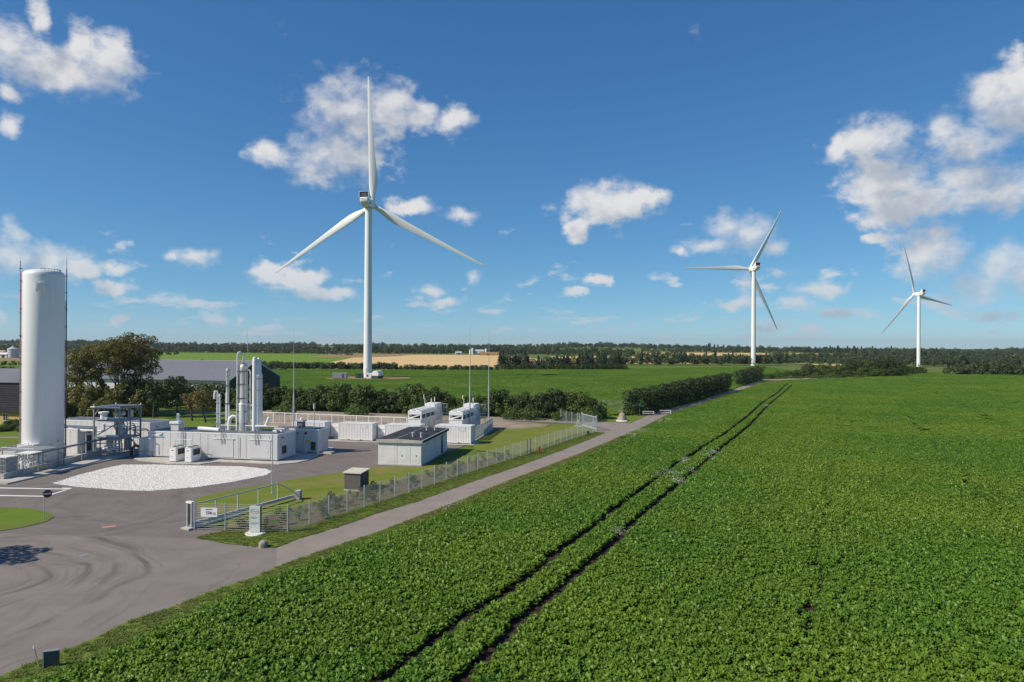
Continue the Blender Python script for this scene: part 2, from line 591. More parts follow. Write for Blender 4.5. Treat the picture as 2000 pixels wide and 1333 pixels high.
M['ochre'] = surf('ochre_wall', (0.52, 0.36, 0.13), (0.45, 0.31, 0.11), 0.85, scale=1.5)
M['brick_pink'] = surf('far_red_roof', (0.45, 0.26, 0.2), (0.38, 0.22, 0.17), 0.8)
M['wood'] = surf('grey_wood', (0.33, 0.26, 0.18), (0.25, 0.2, 0.14), 0.8, scale=5)


# ------------------------------------------------------------------ the setting: terrain, fields, paving
def sstep(t):
    t = min(1.0, max(0.0, t))
    return t * t * (3 - 2 * t)


def ht(x, y):
    """height of the land: flat round the plant, a shallow dip beyond the right field, low hills far off"""
    z = -6.0 * sstep((y - 430) / 230) * sstep((x - 250) / 150) * (1 - sstep((y - 1050) / 500))
    k = 12.5 - 9.0 * sstep((x - 100) / 1000)
    z += k * sstep((y - 1250) / 1150)
    z += sstep((y - 1400) / 700) * (2.2 * math.sin(x / 310.0 + 0.7) + 1.5 * math.sin(x / 137.0 + y / 400.0))
    return z


M['ground'] = surf('meadow_ground', (0.085, 0.15, 0.026), (0.115, 0.16, 0.035), 0.95, scale=0.05, detail=8, coords='World', c3=(0.15, 0.15, 0.06), scale3=0.012, spec=0.05)
M['lawn'] = surf('mown_lawn', (0.118, 0.175, 0.024), (0.17, 0.188, 0.038), 0.95, scale=0.55, detail=9, coords='World', bump=0.8, bump_scale=9, c3=(0.22, 0.18, 0.065), scale3=0.22, lo3=0.47, hi3=0.7, spec=0.05)
M['lawn_fresh'] = surf('fresh_lawn', (0.10, 0.175, 0.022), (0.135, 0.19, 0.03), 0.95, scale=0.5, detail=8, coords='World', bump=0.7, bump_scale=9, c3=(0.14, 0.15, 0.05), scale3=0.15, spec=0.05)
M['verge'] = surf('road_verge', (0.105, 0.175, 0.024), (0.15, 0.19, 0.036), 0.95, scale=0.9, detail=8, coords='World', bump=0.6, bump_scale=8, c3=(0.27, 0.185, 0.09), scale3=0.35, lo3=0.57, hi3=0.72, spec=0.05)
M['lane'] = surf('lane_asphalt', (0.232, 0.197, 0.170), (0.275, 0.236, 0.205), 0.9, scale=0.5, detail=9, coords='World', bump=0.25, bump_scale=30, c3=(0.215, 0.19, 0.175), scale3=0.22, lo3=0.5, hi3=0.75, spec=0.2)
M['bare'] = surf('bare_stony_lot', (0.27, 0.21, 0.155), (0.36, 0.29, 0.22), 0.95, scale=0.6, detail=9, coords='World', bump=0.5, bump_scale=7, c3=(0.17, 0.15, 0.12), scale3=0.12, spec=0.05)
M['mulch'] = surf('brown_bed', (0.105, 0.085, 0.06), (0.16, 0.125, 0.09), 0.95, scale=1.6, detail=9, coords='World', bump=0.9, bump_scale=6, c3=(0.09, 0.115, 0.035), scale3=0.5, lo3=0.48, hi3=0.62, spec=0.05)
M['soil'] = surf('field_soil', (0.032, 0.025, 0.018), (0.05, 0.038, 0.027), 0.95, scale=2, detail=6, coords='World', bump=0.5, bump_scale=6, spec=0.05)
M['white_gravel'] = surf('white_gravel', (0.82, 0.785, 0.74), (0.67, 0.64, 0.60), 0.9, scale=14, detail=8, coords='World', bump=0.5, bump_scale=11, spec=0.05)
M['wheat'] = surf('ripe_wheat', (0.62, 0.45, 0.22), (0.55, 0.39, 0.185), 0.95, scale=0.02, detail=8, coords='World', stretch=(0.3, 1.5, 1), bump=0.4, bump_scale=1.5, spec=0.05)
M['stubble'] = surf('brown_stubble', (0.30, 0.205, 0.11), (0.25, 0.17, 0.09), 0.95, scale=0.02, detail=8, coords='World', spec=0.05)
M['meadow'] = surf('far_green_crop', (0.12, 0.215, 0.025), (0.155, 0.235, 0.03), 0.95, scale=0.015, detail=9, coords='World', stretch=(0.4, 1.2, 1), bump=0.5, bump_scale=1.2, spec=0.05)
M['paint'] = surf('worn_road_paint', (0.72, 0.72, 0.70), (0.5, 0.49, 0.47), 0.7, scale=3, detail=8, coords='World', lo=0.5, hi=0.8)
M['redpaint'] = surf('worn_red_mark', (0.55, 0.22, 0.2), (0.4, 0.2, 0.18), 0.7, scale=4, coords='World')
M['scar'] = surf('bare_earth', (0.34, 0.20, 0.12), (0.27, 0.17, 0.10), 0.95, scale=0.3, detail=7, coords='World', spec=0.05)


def yard_mat(name='yard_asphalt', base=((0.150, 0.128, 0.116), (0.182, 0.158, 0.143)), rings=()):
    """asphalt with curved tyre marks where lorries turn and straight wheel wear"""
    m, nt, b = new_mat(name)
    N, L = nt.nodes.new, nt.links.new
    b.inputs['Roughness'].default_value = 0.9
    b.inputs['Specular IOR Level'].default_value = 0.2
    g = N('ShaderNodeNewGeometry').outputs['Position']

    def noise(vec, sc, det, ro=0.6):
        n = N('ShaderNodeTexNoise')
        n.inputs['Scale'].default_value = sc; n.inputs['Detail'].default_value = det; n.inputs['Roughness'].default_value = ro
        L(vec, n.inputs['Vector'])
        return n.outputs['Fac']

    def rng_(x, a, c, lo=0.0, hi=1.0):
        n = N('ShaderNodeMapRange'); L(x, n.inputs['Value'])
        n.interpolation_type = 'SMOOTHSTEP'
        for k, v in zip(('From Min', 'From Max', 'To Min', 'To Max'), (a, c, lo, hi)):
            n.inputs[k].default_value = v
        return n.outputs[0]

    def mul(a, c):
        n = N('ShaderNodeMath'); n.operation = 'MULTIPLY'
        for i, s in enumerate((a, c)):
            if isinstance(s, (int, float)): n.inputs[i].default_value = s
            else: L(s, n.inputs[i])
        return n.outputs[0]

    def mix(f, a, c):
        n = N('ShaderNodeMix'); n.data_type = 'RGBA'
        L(f, n.inputs['Factor'])
        for k, s in (('A', a), ('B', c)):
            if isinstance(s, tuple): n.inputs[k].default_value = (*s, 1)
            else: L(s, n.inputs[k])
        return n.outputs['Result']
    col = mix(rng_(noise(g, 0.35, 9), 0.3, 0.7), base[0], base[1])
    col = mix(rng_(noise(g, 12, 5), 0.45, 0.75, 0, 0.35), col, (0.24, 0.22, 0.21))
    col = mix(rng_(noise(g, 0.09, 5), 0.5, 0.72, 0, 0.5), col, (0.115, 0.102, 0.095))
    # turning marks: rings round a point on the yard
    for (cx, cy, r0, r1, amp) in rings:
        sb = N('ShaderNodeVectorMath'); sb.operation = 'SUBTRACT'
        L(g, sb.inputs[0]); sb.inputs[1].default_value = (cx, cy, 0)
        wob = N('ShaderNodeTexNoise'); wob.inputs['Scale'].default_value = 0.12; L(g, wob.inputs['Vector'])
        ln = N('ShaderNodeVectorMath'); ln.operation = 'LENGTH'; L(sb.outputs[0], ln.inputs[0])
        d = N('ShaderNodeMath'); d.operation = 'MULTIPLY_ADD'
        L(wob.outputs['Fac'], d.inputs[0]); d.inputs[1].default_value = 5.0; L(ln.outputs['Value'], d.inputs[2])
        one = N('ShaderNodeTexNoise'); one.noise_dimensions = '1D'
        one.inputs['Scale'].default_value = 0.9; one.inputs['Detail'].default_value = 6; one.inputs['Roughness'].default_value = 0.6
        L(d.outputs[0], one.inputs['W'])
        band = mul(rng_(ln.outputs['Value'], r0, r0 + 1.5), rng_(ln.outputs['Value'], r1 - 1.5, r1, 1.0, 0.0))
        patch = rng_(noise(g, 0.2, 5), 0.3, 0.66)
        f = mul(mul(rng_(one.outputs['Fac'], 0.48, 0.72), band), mul(patch, amp))
        col = mix(f, col, (0.105, 0.094, 0.088))
        f2 = mul(mul(rng_(one.outputs['Fac'], 0.46, 0.36), band), mul(patch, amp * 0.5))
        col = mix(f2, col, (0.225, 0.205, 0.195))
    # patched cracks and small dark repairs
    st = N('ShaderNodeMapping'); st.inputs['Scale'].default_value = (0.35, 1.6, 1); st.inputs['Rotation'].default_value = (0, 0, 0.35)
    L(g, st.inputs[0])
    col = mix(rng_(noise(st.outputs[0], 0.75, 4), 0.69, 0.74, 0, 0.6), col, (0.07, 0.064, 0.06))
    # hairline cracks and oil spots
    wj = N('ShaderNodeTexNoise'); wj.inputs['Scale'].default_value = 0.5; wj.inputs['Detail'].default_value = 4; L(g, wj.inputs['Vector'])
    wa = N('ShaderNodeVectorMath'); wa.operation = 'MULTIPLY_ADD'; L(wj.outputs['Color'], wa.inputs[0]); wa.inputs[1].default_value = (2.2, 2.2, 0); L(g, wa.inputs[2])
    vo = N('ShaderNodeTexVoronoi'); vo.feature = 'DISTANCE_TO_EDGE'; vo.inputs['Scale'].default_value = 0.11
    L(wa.outputs[0], vo.inputs['Vector'])
    crk = mul(rng_(vo.outputs['Distance'], 0.0, 0.010, 0.32, 0.0), rng_(noise(g, 0.16, 3), 0.45, 0.6))
    col = mix(crk, col, (0.07, 0.062, 0.058))
    col = mix(rng_(noise(g, 1.3, 2), 0.72, 0.77, 0, 0.35), col, (0.08, 0.072, 0.068))
    L(col, b.inputs['Base Color'])
    bp = N('ShaderNodeBump'); bp.inputs['Strength'].default_value = 0.25; bp.inputs['Distance'].default_value = 0.02
    L(noise(g, 30, 4), bp.inputs['Height']); L(bp.outputs[0], b.inputs['Normal'])
    return m


M['yard'] = yard_mat(rings=((-45.0, 66.0, 5.0, 22.0, 0.5), (-33.0, 74.0, 6.0, 20.0, 0.35)))
M['apron'] = yard_mat('apron_asphalt', ((0.182, 0.157, 0.138), (0.218, 0.19, 0.168)), ((-38.2, 44.6, 3.0, 14.0, 1.0), (-41.0, 41.0, 9.0, 19.0, 0.6)))


def ground_mesh():
    xs = [-9000, -6000, -4500] + list(range(-3600, 3601, 60)) + [4500, 6000, 9000]
    ys = [-600, -200, 0, 200, 400] + list(range(430, 2700, 45)) + [3000, 4000, 6000, 9000, 12000]
    v = [(x, y, ht(x, y) - 0.06) for y in ys for x in xs]
    n = len(xs)
    f = [(j * n + i, j * n + i + 1, (j + 1) * n + i + 1, (j + 1) * n + i) for j in range(len(ys) - 1) for i in range(n - 1)]
    me = bpy.data.meshes.new('ground')
    me.from_pydata(v, [], f)
    me.shade_smooth()
    me.materials.append(M['ground'])
    return me


tag(link('ground', ground_mesh()), 'rough green and brown land running to the horizon', 'ground', kind='structure')


def sheet(name, mat, pts, z, label, cat):
    return tag(MB().sheet(list(pts), z).build(name, mat), label, cat, kind='structure')


LANE_R = [(-16.9, 49.22), (-15.48, 51.89), (-13.26, 55.6), (-11.37, 58.71), (-5.59, 70.05), (-1.17, 79.57), (3.84, 89.37), (10.38, 102.42), (17.32, 117.23), (26.61, 137.06), (37.88, 163.62), (54.66, 195.63), (73.64, 232.42), (93.74, 271.45), (113.68, 311.64), (126.88, 334.12)]
LANE_L = [(-18.48, 53.82), (-17.59, 56.11), (-15.83, 58.95), (-14.27, 61.73), (-12.62, 65.17), (-9.62, 69.95), (-4.88, 79.77), (0.76, 90.42), (8.26, 105.89), (17.6, 126.96), (30.63, 157.85), (36.64, 168.66), (53.36, 197.32), (82.63, 257.76), (95.27, 282.03), (116.86, 325.72), (128.25, 347.32)]
YARD_R = [(-24.52, 32.81), (-24.16, 33.92), (-23.21, 35.7), (-22.63, 37.02), (-22.28, 38.57), (-21.66, 40.04), (-20.57, 41.79), (-19.55, 44.07), (-17.59, 47.13)]
sheet('yard', M['yard'], [(-95, 18), (-30, 18), (-27, 27)] + YARD_R + [(-16.72, 49.57), (-17.43, 54.95), (-10, 100), (-3, 126), (-95, 126)], 0.0, 'brown grey asphalt yard with curved tyre marks round the plant', 'yard')
sheet('apron', M['apron'], [(-95, 18), (-30, 18), (-27, 27)] + YARD_R + [(-16.72, 49.57), (-17.43, 54.95), (-18.44, 53.68), (-20.14, 53.92), (-22.9, 54.71), (-26.07, 56.25), (-29.65, 56.64), (-36.33, 57.13), (-43.02, 57.47), (-95, 57)], 0.004, 'paler grey asphalt turning area at the bottom left', 'yard')
sheet('road', M['lane'], LANE_R + LANE_L[::-1], 0.006, 'narrow pale asphalt lane running between the fence and the crop', 'road')
sheet('back_road', M['lane'], [(-60.15, 167.31), (-4.51, 153.25), (14.18, 146.79), (24.87, 142.43), (20.47, 132.57), (17.45, 125.83), (15.98, 126.14), (15.16, 133.99), (13.57, 140.51), (-4.37, 148.45), (-57.87, 160.99)], 0.012, 'dark asphalt track along the hedge behind the plant', 'road')
sheet('bare_lot', M['bare'], [(-60.56, 163.36), (-4.4, 149.49), (7.9, 138.88), (6.38, 135.3), (-3.29, 128.37), (-3, 128), (-52, 134), (-57, 150)], 0.020, 'bare brown stony lot behind the white back fence', 'bare ground')
sheet('front_lawn', M['lawn'], [(-32.63, 70.35), (-32.12, 72.54), (-31.37, 73.83), (-27.24, 79.19), (-25.13, 82.01), (-20.11, 86.86), (-17.78, 89.87), (-11.84, 89.29), (-9.62, 98.0), (-5.51, 99.51), (0.23, 98.32), (-5.75, 81.9), (-13.17, 70.1), (-17.91, 60.42), (-19.01, 58.24), (-24.67, 58.62), (-26.8, 59.73)], 0.028, 'patchy green lawn inside the wire fence by the gate', 'lawn')
sheet('rear_lawn', M['lawn'], [(-6.03, 108.63), (-9.01, 110.21), (-5.93, 114.47), (-3.31, 129.15), (6.17, 135.29), (13.74, 140.06), (15.68, 129.95), (10.45, 122.32), (0.84, 100.18), (-5.4, 104.39)], 0.032, 'green lawn between the container yard and the far gate', 'lawn')
sheet('fence_verge', M['verge'], [(-26.02, 56.4), (-25.42, 57.64), (-24.53, 58.3), (-18.9, 57.93), (-17.81, 60.08), (10.33, 120.93), (15.88, 126.89), (17.31, 126.2)] + [LANE_L[i] for i in (8, 7, 6, 5, 4, 3, 2, 1, 0)] + [(-20.16, 53.99), (-22.92, 54.78)], 0.036, 'grass verge with brown edges between the wire fence and the lane', 'verge')
sheet('roundabout_lawn', M['lawn_fresh'], [(-59.01, 67.93), (-49.73, 66.41), (-46.49, 66.06), (-43.7, 64.5), (-42.15, 62.99), (-41.66, 61.17), (-42.46, 59.09), (-43.49, 58.09), (-48.75, 56.13)], 0.040, 'bright green grass island beside the no entry sign', 'lawn')
sheet('mulch_bed', M['mulch'], [(-19.24, 58.56), (-24.3, 59.12), (-22.33, 64.96), (-19.06, 70.9), (-14.13, 78.94), (-6.54, 92.96), (0.08, 100.16), (0.83, 99.71), (-13.21, 70.33), (-17.96, 60.59)], 0.044, 'brown planted bed of saplings along the inside of the fence', 'bed')
CROP_EDGE = [(-23.18, 31.65), (-22.55, 32.38), (-21.0, 35.49), (-19.84, 38.61), (-18.58, 41.9), (-17.06, 45.72), (-14.94, 50.07), (-12.3, 55.04), (-8.59, 61.48), (-4.79, 69.15), (-0.5, 77.85), (4.42, 87.56), (10.94, 100.51), (17.91, 115.37), (27.12, 134.51), (38.24, 160.0), (55.15, 192.2), (74.97, 230.07), (96.68, 271.7), (113.28, 303.07)]
sheet('lane_verge', M['verge'], [(-27.2, 26)] + YARD_R + LANE_R[0:15] + [(c[0] + 0.7, c[1] - 0.3) for c in CROP_EDGE[::-1]] + [(-20.5, 26)], 0.016, 'strip of grass and dry weeds between the lane and the crop', 'verge')
FIELD_R = [(c[0] + 0.35, c[1] - 0.1) for c in CROP_EDGE] + [(131.65, 324.85), (152.81, 339.39), (189.51, 371.41), (253.32, 444.26), (300, 440), (380, 418), (420, 380), (120, 20), (-16, 20)]
sheet('beet_field', M['soil'], FIELD_R, 0.05, 'dark soil of the broad beet field right of the lane', 'field')
FIELD_B = [(-66, 176), (-36, 168), (-11.6, 162), (10, 157), (26, 158), (42, 181), (82, 254), (96, 285), (125, 340), (185, 430), (205, 560), (60, 470), (-40, 436), (-140, 430), (-150, 260), (-70, 226)]
sheet('back_field', M['meadow'], FIELD_B, 0.03, 'green sheet of lower leaves under the crop behind the hedge', 'field')  # green underlayer stands for lower crop leaves, brightening the gaps
sheet('field_track', M['bare'], [(117.22, 318.72), (135.78, 335.05), (156.55, 347.69), (196.34, 384.81), (262.23, 458.69), (270.96, 473.97), (203.68, 399.21), (161.82, 359.4), (140.18, 345.92), (128.33, 341.98)], 0.07, 'pale dirt track along the far edge of the beet field', 'track')
sheet('far_meadow', M['meadow'], [(-420, 640), (-170, 620), (-115, 700), (-250, 1230), (-760, 1260)], 0.06, 'bright green crop field behind the grey barn roof', 'field')
sheet('wheat_field', M['wheat'], [(-166, 620), (-118, 490), (-10, 475), (60, 560), (45, 760), (-10, 1180), (-160, 1180), (-205, 900)], 0.09, 'golden ripe wheat field behind the nearest turbine', 'field')
sheet('stubble_field', M['stubble'], [(-262, 870), (-190, 880), (-165, 1000), (-175, 1290), (-330, 1290)], 0.12, 'brown ploughed field beside the golden wheat', 'field')
sheet('wheat_strip', M['wheat'], [(60, 640), (200, 640), (190, 1080), (60, 1080)], 0.10, 'pale wheat field glimpsed behind the pine row', 'field')
sheet('left_stubble', M['stubble'], [(-640, 620), (-380, 610), (-560, 980), (-860, 1000)], 0.08, 'brown stubble field left behind the tall tank', 'field')
sheet('left_green_strip', M['meadow'], [(-560, 480), (-310, 480), (-400, 605), (-680, 605)], 0.05, 'green field strip behind the yellow house', 'field')


def drape(name, mat, q, lift, label, n=14):
    """a field laid over the rolling land: bilinear patch between four corners"""
    v, f = [], []
    for j in range(n + 1):
        for i in range(n + 1):
            a, b = i / n, j / n
            x = (q[0][0] * (1 - a) + q[1][0] * a) * (1 - b) + (q[3][0] * (1 - a) + q[2][0] * a) * b
            y = (q[0][1] * (1 - a) + q[1][1] * a) * (1 - b) + (q[3][1] * (1 - a) + q[2][1] * a) * b
            v.append((x, y, ht(x, y) + lift))
    for j in range(n):
        for i in range(n):
            k = j * (n + 1) + i
            f.append((k, k + 1, k + n + 2, k + n + 1))
    return tag(MB().add(v, f).build(name, mat, None, True), label, 'field', kind='structure')


FAR_FIELDS = [('wheat', [(250, 1330), (520, 1340), (580, 1560), (260, 1560)]), ('wheat', [(-60, 1500), (90, 1510), (110, 1640), (-70, 1640)]), ('stubble', [(-420, 1420), (-290, 1410), (-280, 1540), (-440, 1550)]), ('meadow', [(-900, 1480), (-640, 1470), (-650, 1700), (-960, 1700)]), ('wheat', [(-760, 1750), (-600, 1750), (-620, 1900), (-800, 1900)]), ('meadow', [(130, 1700), (330, 1700), (340, 1880), (120, 1880)]), ('wheat', [(620, 1500), (760, 1510), (800, 1600), (640, 1600)]), ('wheat', [(-330, 1700), (-180, 1700), (-190, 1800), (-350, 1800)]), ('wheat', [(900, 1420), (1100, 1430), (1130, 1500), (920, 1500)]), ('stubble', [(-1300, 1400), (-1050, 1400), (-1100, 1600), (-1400, 1600)])]
FF_LABEL = ('broad thin wheat field right of centre between far woods', 'small wheat patch in the middle of the far slope', 'brown field patch left of the nearest turbine on the far slope', 'green field patch on the far left slope', 'small wheat patch high on the far left slope', 'green strip high on the slope behind the pine row', 'small wheat clearing behind the right copse', 'thin wheat patch left of the nearest turbine on the ridge', 'pale clearing at the right edge of the far woods', 'brown field at the far left below the ridge')
for (mt, q), lb in zip(FAR_FIELDS, FF_LABEL):
    drape('far_field', M[mt], q, 0.5, lb)
drape('right_wheat', M['wheat'], [(285, 640), (380, 655), (450, 900), (330, 900)], 0.5, 'pale wheat field between the middle turbine and the copse')
drape('far_clearing', M['wheat'], [(640, 1100), (760, 1115), (800, 1200), (650, 1190)], 0.6, 'thin pale clearing in the woods behind the farthest turbine')
drape('dip_meadow', M['ground'], [(230, 395), (420, 395), (520, 800), (270, 620)], 0.25, 'green meadow in the dip beyond the beet field')
drape('ridge_scar', M['scar'], [(-470, 1255), (-400, 1250), (-395, 1320), (-480, 1320)], 3.0, 'reddish bare bank in the far woods on the left')
tag(MB().sheet([(-310, 300), (-62, 170), (-60, 150), (-57, 124), (-58, 114), (-76, 109), (-82, 97), (-200, 80), (-420, 120)], 0.05).build('plant_lawn', M['lawn_fresh']), 'shaded lawn with trees behind the process plant', 'lawn', kind='structure')
sheet('lawn_path', M['lane'], [(-150, 113), (-80, 115), (-80, 116.6), (-150, 115)], 0.06, 'pale path across the lawn left of the tank', 'path')
sheet('garden_road', M['lane'], [(-84, 160), (-60, 157.5), (-60, 161), (-86, 163.5)], 0.07, 'grey garden road under the lawn trees', 'road')
sheet('wayside_lawn', M['lawn_fresh'], [(18.57, 145.02), (15.12, 154.23), (21.18, 170.48), (29.28, 165.67), (31.94, 159.67), (24.87, 142.43)], 0.028, 'green verge round the memorial boulder at the lane end', 'lawn')
sheet('turbine_pad', M['scar'], [(-92, 318), (-60, 314), (-44, 326), (-52, 338), (-80, 341)], 0.30, 'bare reddish earth pad round the foot of the nearest turbine', 'bare ground')
# white gravel square with a little thickness
GRAVEL = [(-52.3, 77.95), (-52.54, 82.54), (-52.12, 87.01), (-51.36, 90.02), (-47.34, 90.33), (-40.23, 89.58), (-35.43, 89.35), (-31.46, 87.61), (-30.12, 85.86), (-29.97, 83.49), (-32.52, 79.05), (-35.31, 76.12), (-38.92, 74.29), (-42.44, 74.6), (-48.58, 76.34)]
tag(MB().prism(GRAVEL, -0.02, 0.05).build('white_gravel_bed', M['white_gravel']), 'bright white gravel bed in front of the process container', 'gravel', kind='structure')
# painted lines
tag(MB().sheet([(-60.26, 75.91), (-48.68, 75.24), (-48.42, 74.85), (-59.84, 75.37)], 0.008).build('white_line', M['paint']), 'upper white painted line at the left edge of the yard', 'road marking', kind='structure')
tag(MB().sheet([(-57.3, 72.18), (-48.89, 71.6), (-48.77, 74.71), (-48.51, 74.55), (-48.52, 71.22), (-56.82, 71.58)], 0.012).build('white_line', M['paint']), 'lower white painted line bending up beside the no entry sign', 'road marking', kind='structure')
tag(MB().sheet([(-49.82, 75.7), (-48.69, 75.62), (-48.47, 75.2), (-49.43, 75.28)], 0.016).build('white_line', M['paint']), 'short white painted bar at the tip of the yard lines', 'road marking', kind='structure')


# ------------------------------------------------------------------ the process plant
ROT = R(-12.5)
EX = (math.cos(ROT), math.sin(ROT)); EY = (-math.sin(ROT), math.cos(ROT))


def off(p, u, v, z=0.0):
    """a point u metres to the right and v metres deeper in the plant's own grid"""
    return (p[0] + u * EX[0] + v * EY[0], p[1] + u * EX[1] + v * EY[1], z)


def slab(name, pts, z1, label, mat='concrete'):
    return tag(MB().prism(pts, -0.05, z1).build(name, M[mat]), label, 'slab', kind='structure')


slab('tank_slab', [(-57.04, 77.25), (-54.32, 99.78), (-60.2, 108.92), (-72, 106), (-84, 80)], 0.16, 'pale concrete slab under the tall tank and pipe tower')
slab('process_slab', [(-52.43, 94.87), (-50.62, 93.24), (-45.63, 90.97), (-41.42, 90.71), (-39.57, 92.76), (-30.98, 91.02), (-28.98, 92.27), (-27.93, 94.79), (-27.92, 98.78), (-27.35, 103.64), (-27.5, 106), (-57, 112)], 0.10, 'pale concrete slab under the process containers')
slab('container_slab', [off((-38.5, 115.3), 0, -0.35), off((-6.57, 110.24), 0.5, -0.55), off((-6.57, 110.24), 0.9, 3.2), off((-38.5, 115.3), 0, 3.4)], 0.08, 'pale concrete strip under the white shipping containers')


def panelled(root, L, W, H, z0, pitch, mat, roofmat='roofgrey', fascia=0.16, sides='fr', front_skip=()):
    """clad box: separate wall panels with joints on a recessed core, eave trim, base rail, flat roof"""
    box('core', M['darkgrey'], root, 0.05, L - 0.05, 0.05, W - 0.05, z0, H - 0.02)
    box('base_rail', M['galv'], root, -0.02, L + 0.02, -0.03, W + 0.02, z0 - 0.10, z0)
    n = round(L / pitch); p = L / n
    me = MB().box(0, p - 0.05, 0, 0.05, z0 + 0.004, H - fascia).mesh('wall_panel', mat)
    for i in range(n):
        if i not in front_skip:
            link('wall_panel', me, root, (i * p + 0.008, 0, 0))
    link('wall_panel', MB().box(0.008, L - 0.008, 0, 0.05, z0 + 0.004, H - fascia).mesh('wall_panel', mat), root, (0, W - 0.05, 0))
    k = max(2, round(W / pitch)); q = (W - 0.12) / k
    me2 = MB().box(0, 0.05, 0, q - 0.05, z0 + 0.004, H - fascia).mesh('wall_panel', mat)
    for i in range(k):
        link('wall_panel', me2, root, (L - 0.05, 0.06 + i * q + 0.008, 0))
        link('wall_panel', me2, root, (0, 0.06 + i * q + 0.008, 0))
    t = MB()
    t.box(-0.03, L + 0.03, -0.03, 0.03, H - fascia + 0.003, H + 0.02)
    t.box(-0.03, L + 0.03, W - 0.03, W + 0.03, H - fascia + 0.003, H + 0.02)
    t.box(-0.03, 0.03, 0.031, W - 0.031, H - fascia + 0.003, H + 0.02)
    t.box(L - 0.03, L + 0.03, 0.031, W - 0.031, H - fascia + 0.003, H + 0.02)
    t.build('eave_trim', M['white'], root)
    rf = MB().box(0.031, L - 0.031, 0.031, W - 0.031, H - 0.02, H + 0.008).build('roof', M[roofmat], root)
    seam = MB().box(-0.02, 0.02, 0.05, W - 0.05, H + 0.008, H + 0.03).mesh('roof_seam', M[roofmat])
    for i in range(1, int(L / 3.0)):
        link('roof_seam', seam, rf, (i * 3.0, 0, 0))
    return root


def ladder(parent, x, y, z0, z1, w=0.45, hook=0.9, name='ladder'):
    mb = MB()
    for s in (-w / 2, w / 2):
        mb.path([(x + s, y, z0), (x + s, y, z1 + hook * 0.7), (x + s, y + hook * 0.35, z1 + hook), (x + s, y + hook * 0.7, z1 + hook * 0.75), (x + s, y + hook * 0.75, z1)], 0.04, 6)
    k = int((z1 - z0) / 0.3)
    for i in range(1, k):
        mb.tube((x - w / 2, y, z0 + i * 0.3), (x + w / 2, y, z0 + i * 0.3), 0.022, n=6)
    return mb.build(name, M['frame'], parent)


# --- the long process container -------------------------------------------------
MAIN = (-31.86, 93.0)
ML = 19.6
MROT = R(-9.5)


def offm(u, v):
    return (MAIN[0] + u * math.cos(MROT) - v * math.sin(MROT), MAIN[1] + u * math.sin(MROT) + v * math.cos(MROT))


mp = offm(-ML, 0)
main = thing('process_container', 'long pale grey panelled process container with rooftop ladders behind the white gravel', 'container', (mp[0], mp[1], 0.0), MROT)
panelled(main, ML, 5.2, 3.75, 0.34, 1.15, M['greyclad'])
for x in (0.4, 3.5, 6.6, 9.7, 12.8, 15.9, 19.2):
    box('foot', M['concrete'], main, x - 0.15, x + 0.15, 0.1, 5.1, 0.101, 0.238)
for x0, x1 in ((10.0, 13.2), (15.4, 18.7)):
    box('door_track', M['white'], main, x0, x1, -0.12, -0.052, 2.92, 3.03)
box('door_leaf', M['greyclad'], main, 10.15, 13.05, -0.052, -0.003, 0.42, 2.90)
box('door_leaf', M['greyclad'], main, 15.55, 18.55, -0.052, -0.003, 0.42, 2.90)
box('cable_duct', M['greyclad'], main, 13.95, 14.05, -0.06, -0.004, 0.5, 3.2)
box('wall_lamp', M['white'], main, 18.0, 18.2, -0.10, -0.053, 1.4, 1.55)
box('vent_grille', M['dark'], main, ML + 0.002, ML + 0.05, 1.2, 2.4, 0.9, 2.0)
box('wall_light', M['dark'], main, ML + 0.002, ML + 0.12, 1.1, 1.4, 3.1, 3.25)
lg = MB(); lg.box(0.55, 1.75, -0.045, -0.004, 3.10, 3.30); lg.build('logo_board', M['sign_white'], main)
lg = MB(); lg.prism([(1.72, 0), (2.0, 0.12), (2.22, 0.34), (2.12, 0.02), (2.22, -0.22), (1.95, -0.14)], -0.02, 0.02)
o = lg.build('logo_mark', M['teal'], main, loc=(0, -0.026, 3.18)); o.rotation_euler = (R(90), 0, 0)
MB().box(0.75, 2.6, -0.03, -0.004, 2.86, 2.93).build('logo_lettering', M['print'], main)
for x in (5.4, 11.5, 16.6):
    ladder(main, x, -0.14, 2.3 if x > 6 else 1.2, 3.75)
# roof fan house
f = MB(); f.box(2.75, 3.95, 1.0, 2.2, 3.76, 4.75); fan = f.build('fan_house', M['greyclad'], main)
MB().extr_y([(2.6, 4.753), (4.1, 4.753), (4.0, 5.08), (2.7, 5.08)], 0.85, 2.35).build('fan_cap', M['white'], fan)
MB().tube((3.3, 1.6, 5.08), (3.3, 1.6, 5.75), 0.16).tube((3.55, 1.6, 5.08), (3.55, 1.6, 5.85), 0.13).path([(3.3, 1.6, 5.7), (3.45, 1.5, 6.05), (3.75, 1.4, 6.05), (3.85, 1.4, 5.8)], 0.13).build('fan_pipe', M['galv'], fan, True)
MB().tube((7.1, 1.0, 4.15), (10.2, 1.1, 4.0), 0.3, n=14).tube((8.0, 1.1, 3.76), (8.0, 1.1, 4.1), 0.1).tube((9.5, 1.1, 3.76), (9.5, 1.1, 4.0), 0.1).build('roof_duct', M['white'], main, True)
MB().tube((9.2, 3.0, 4.45), (18.0, 3.0, 4.45), 0.05).tube((9.4, 3.0, 3.76), (9.4, 3.0, 4.45), 0.03).tube((13, 3.0, 3.76), (13, 3.0, 4.45), 0.03).tube((17.8, 3.0, 3.76), (17.8, 3.0, 4.45), 0.03).build('roof_pipe', M['white'], main, True)
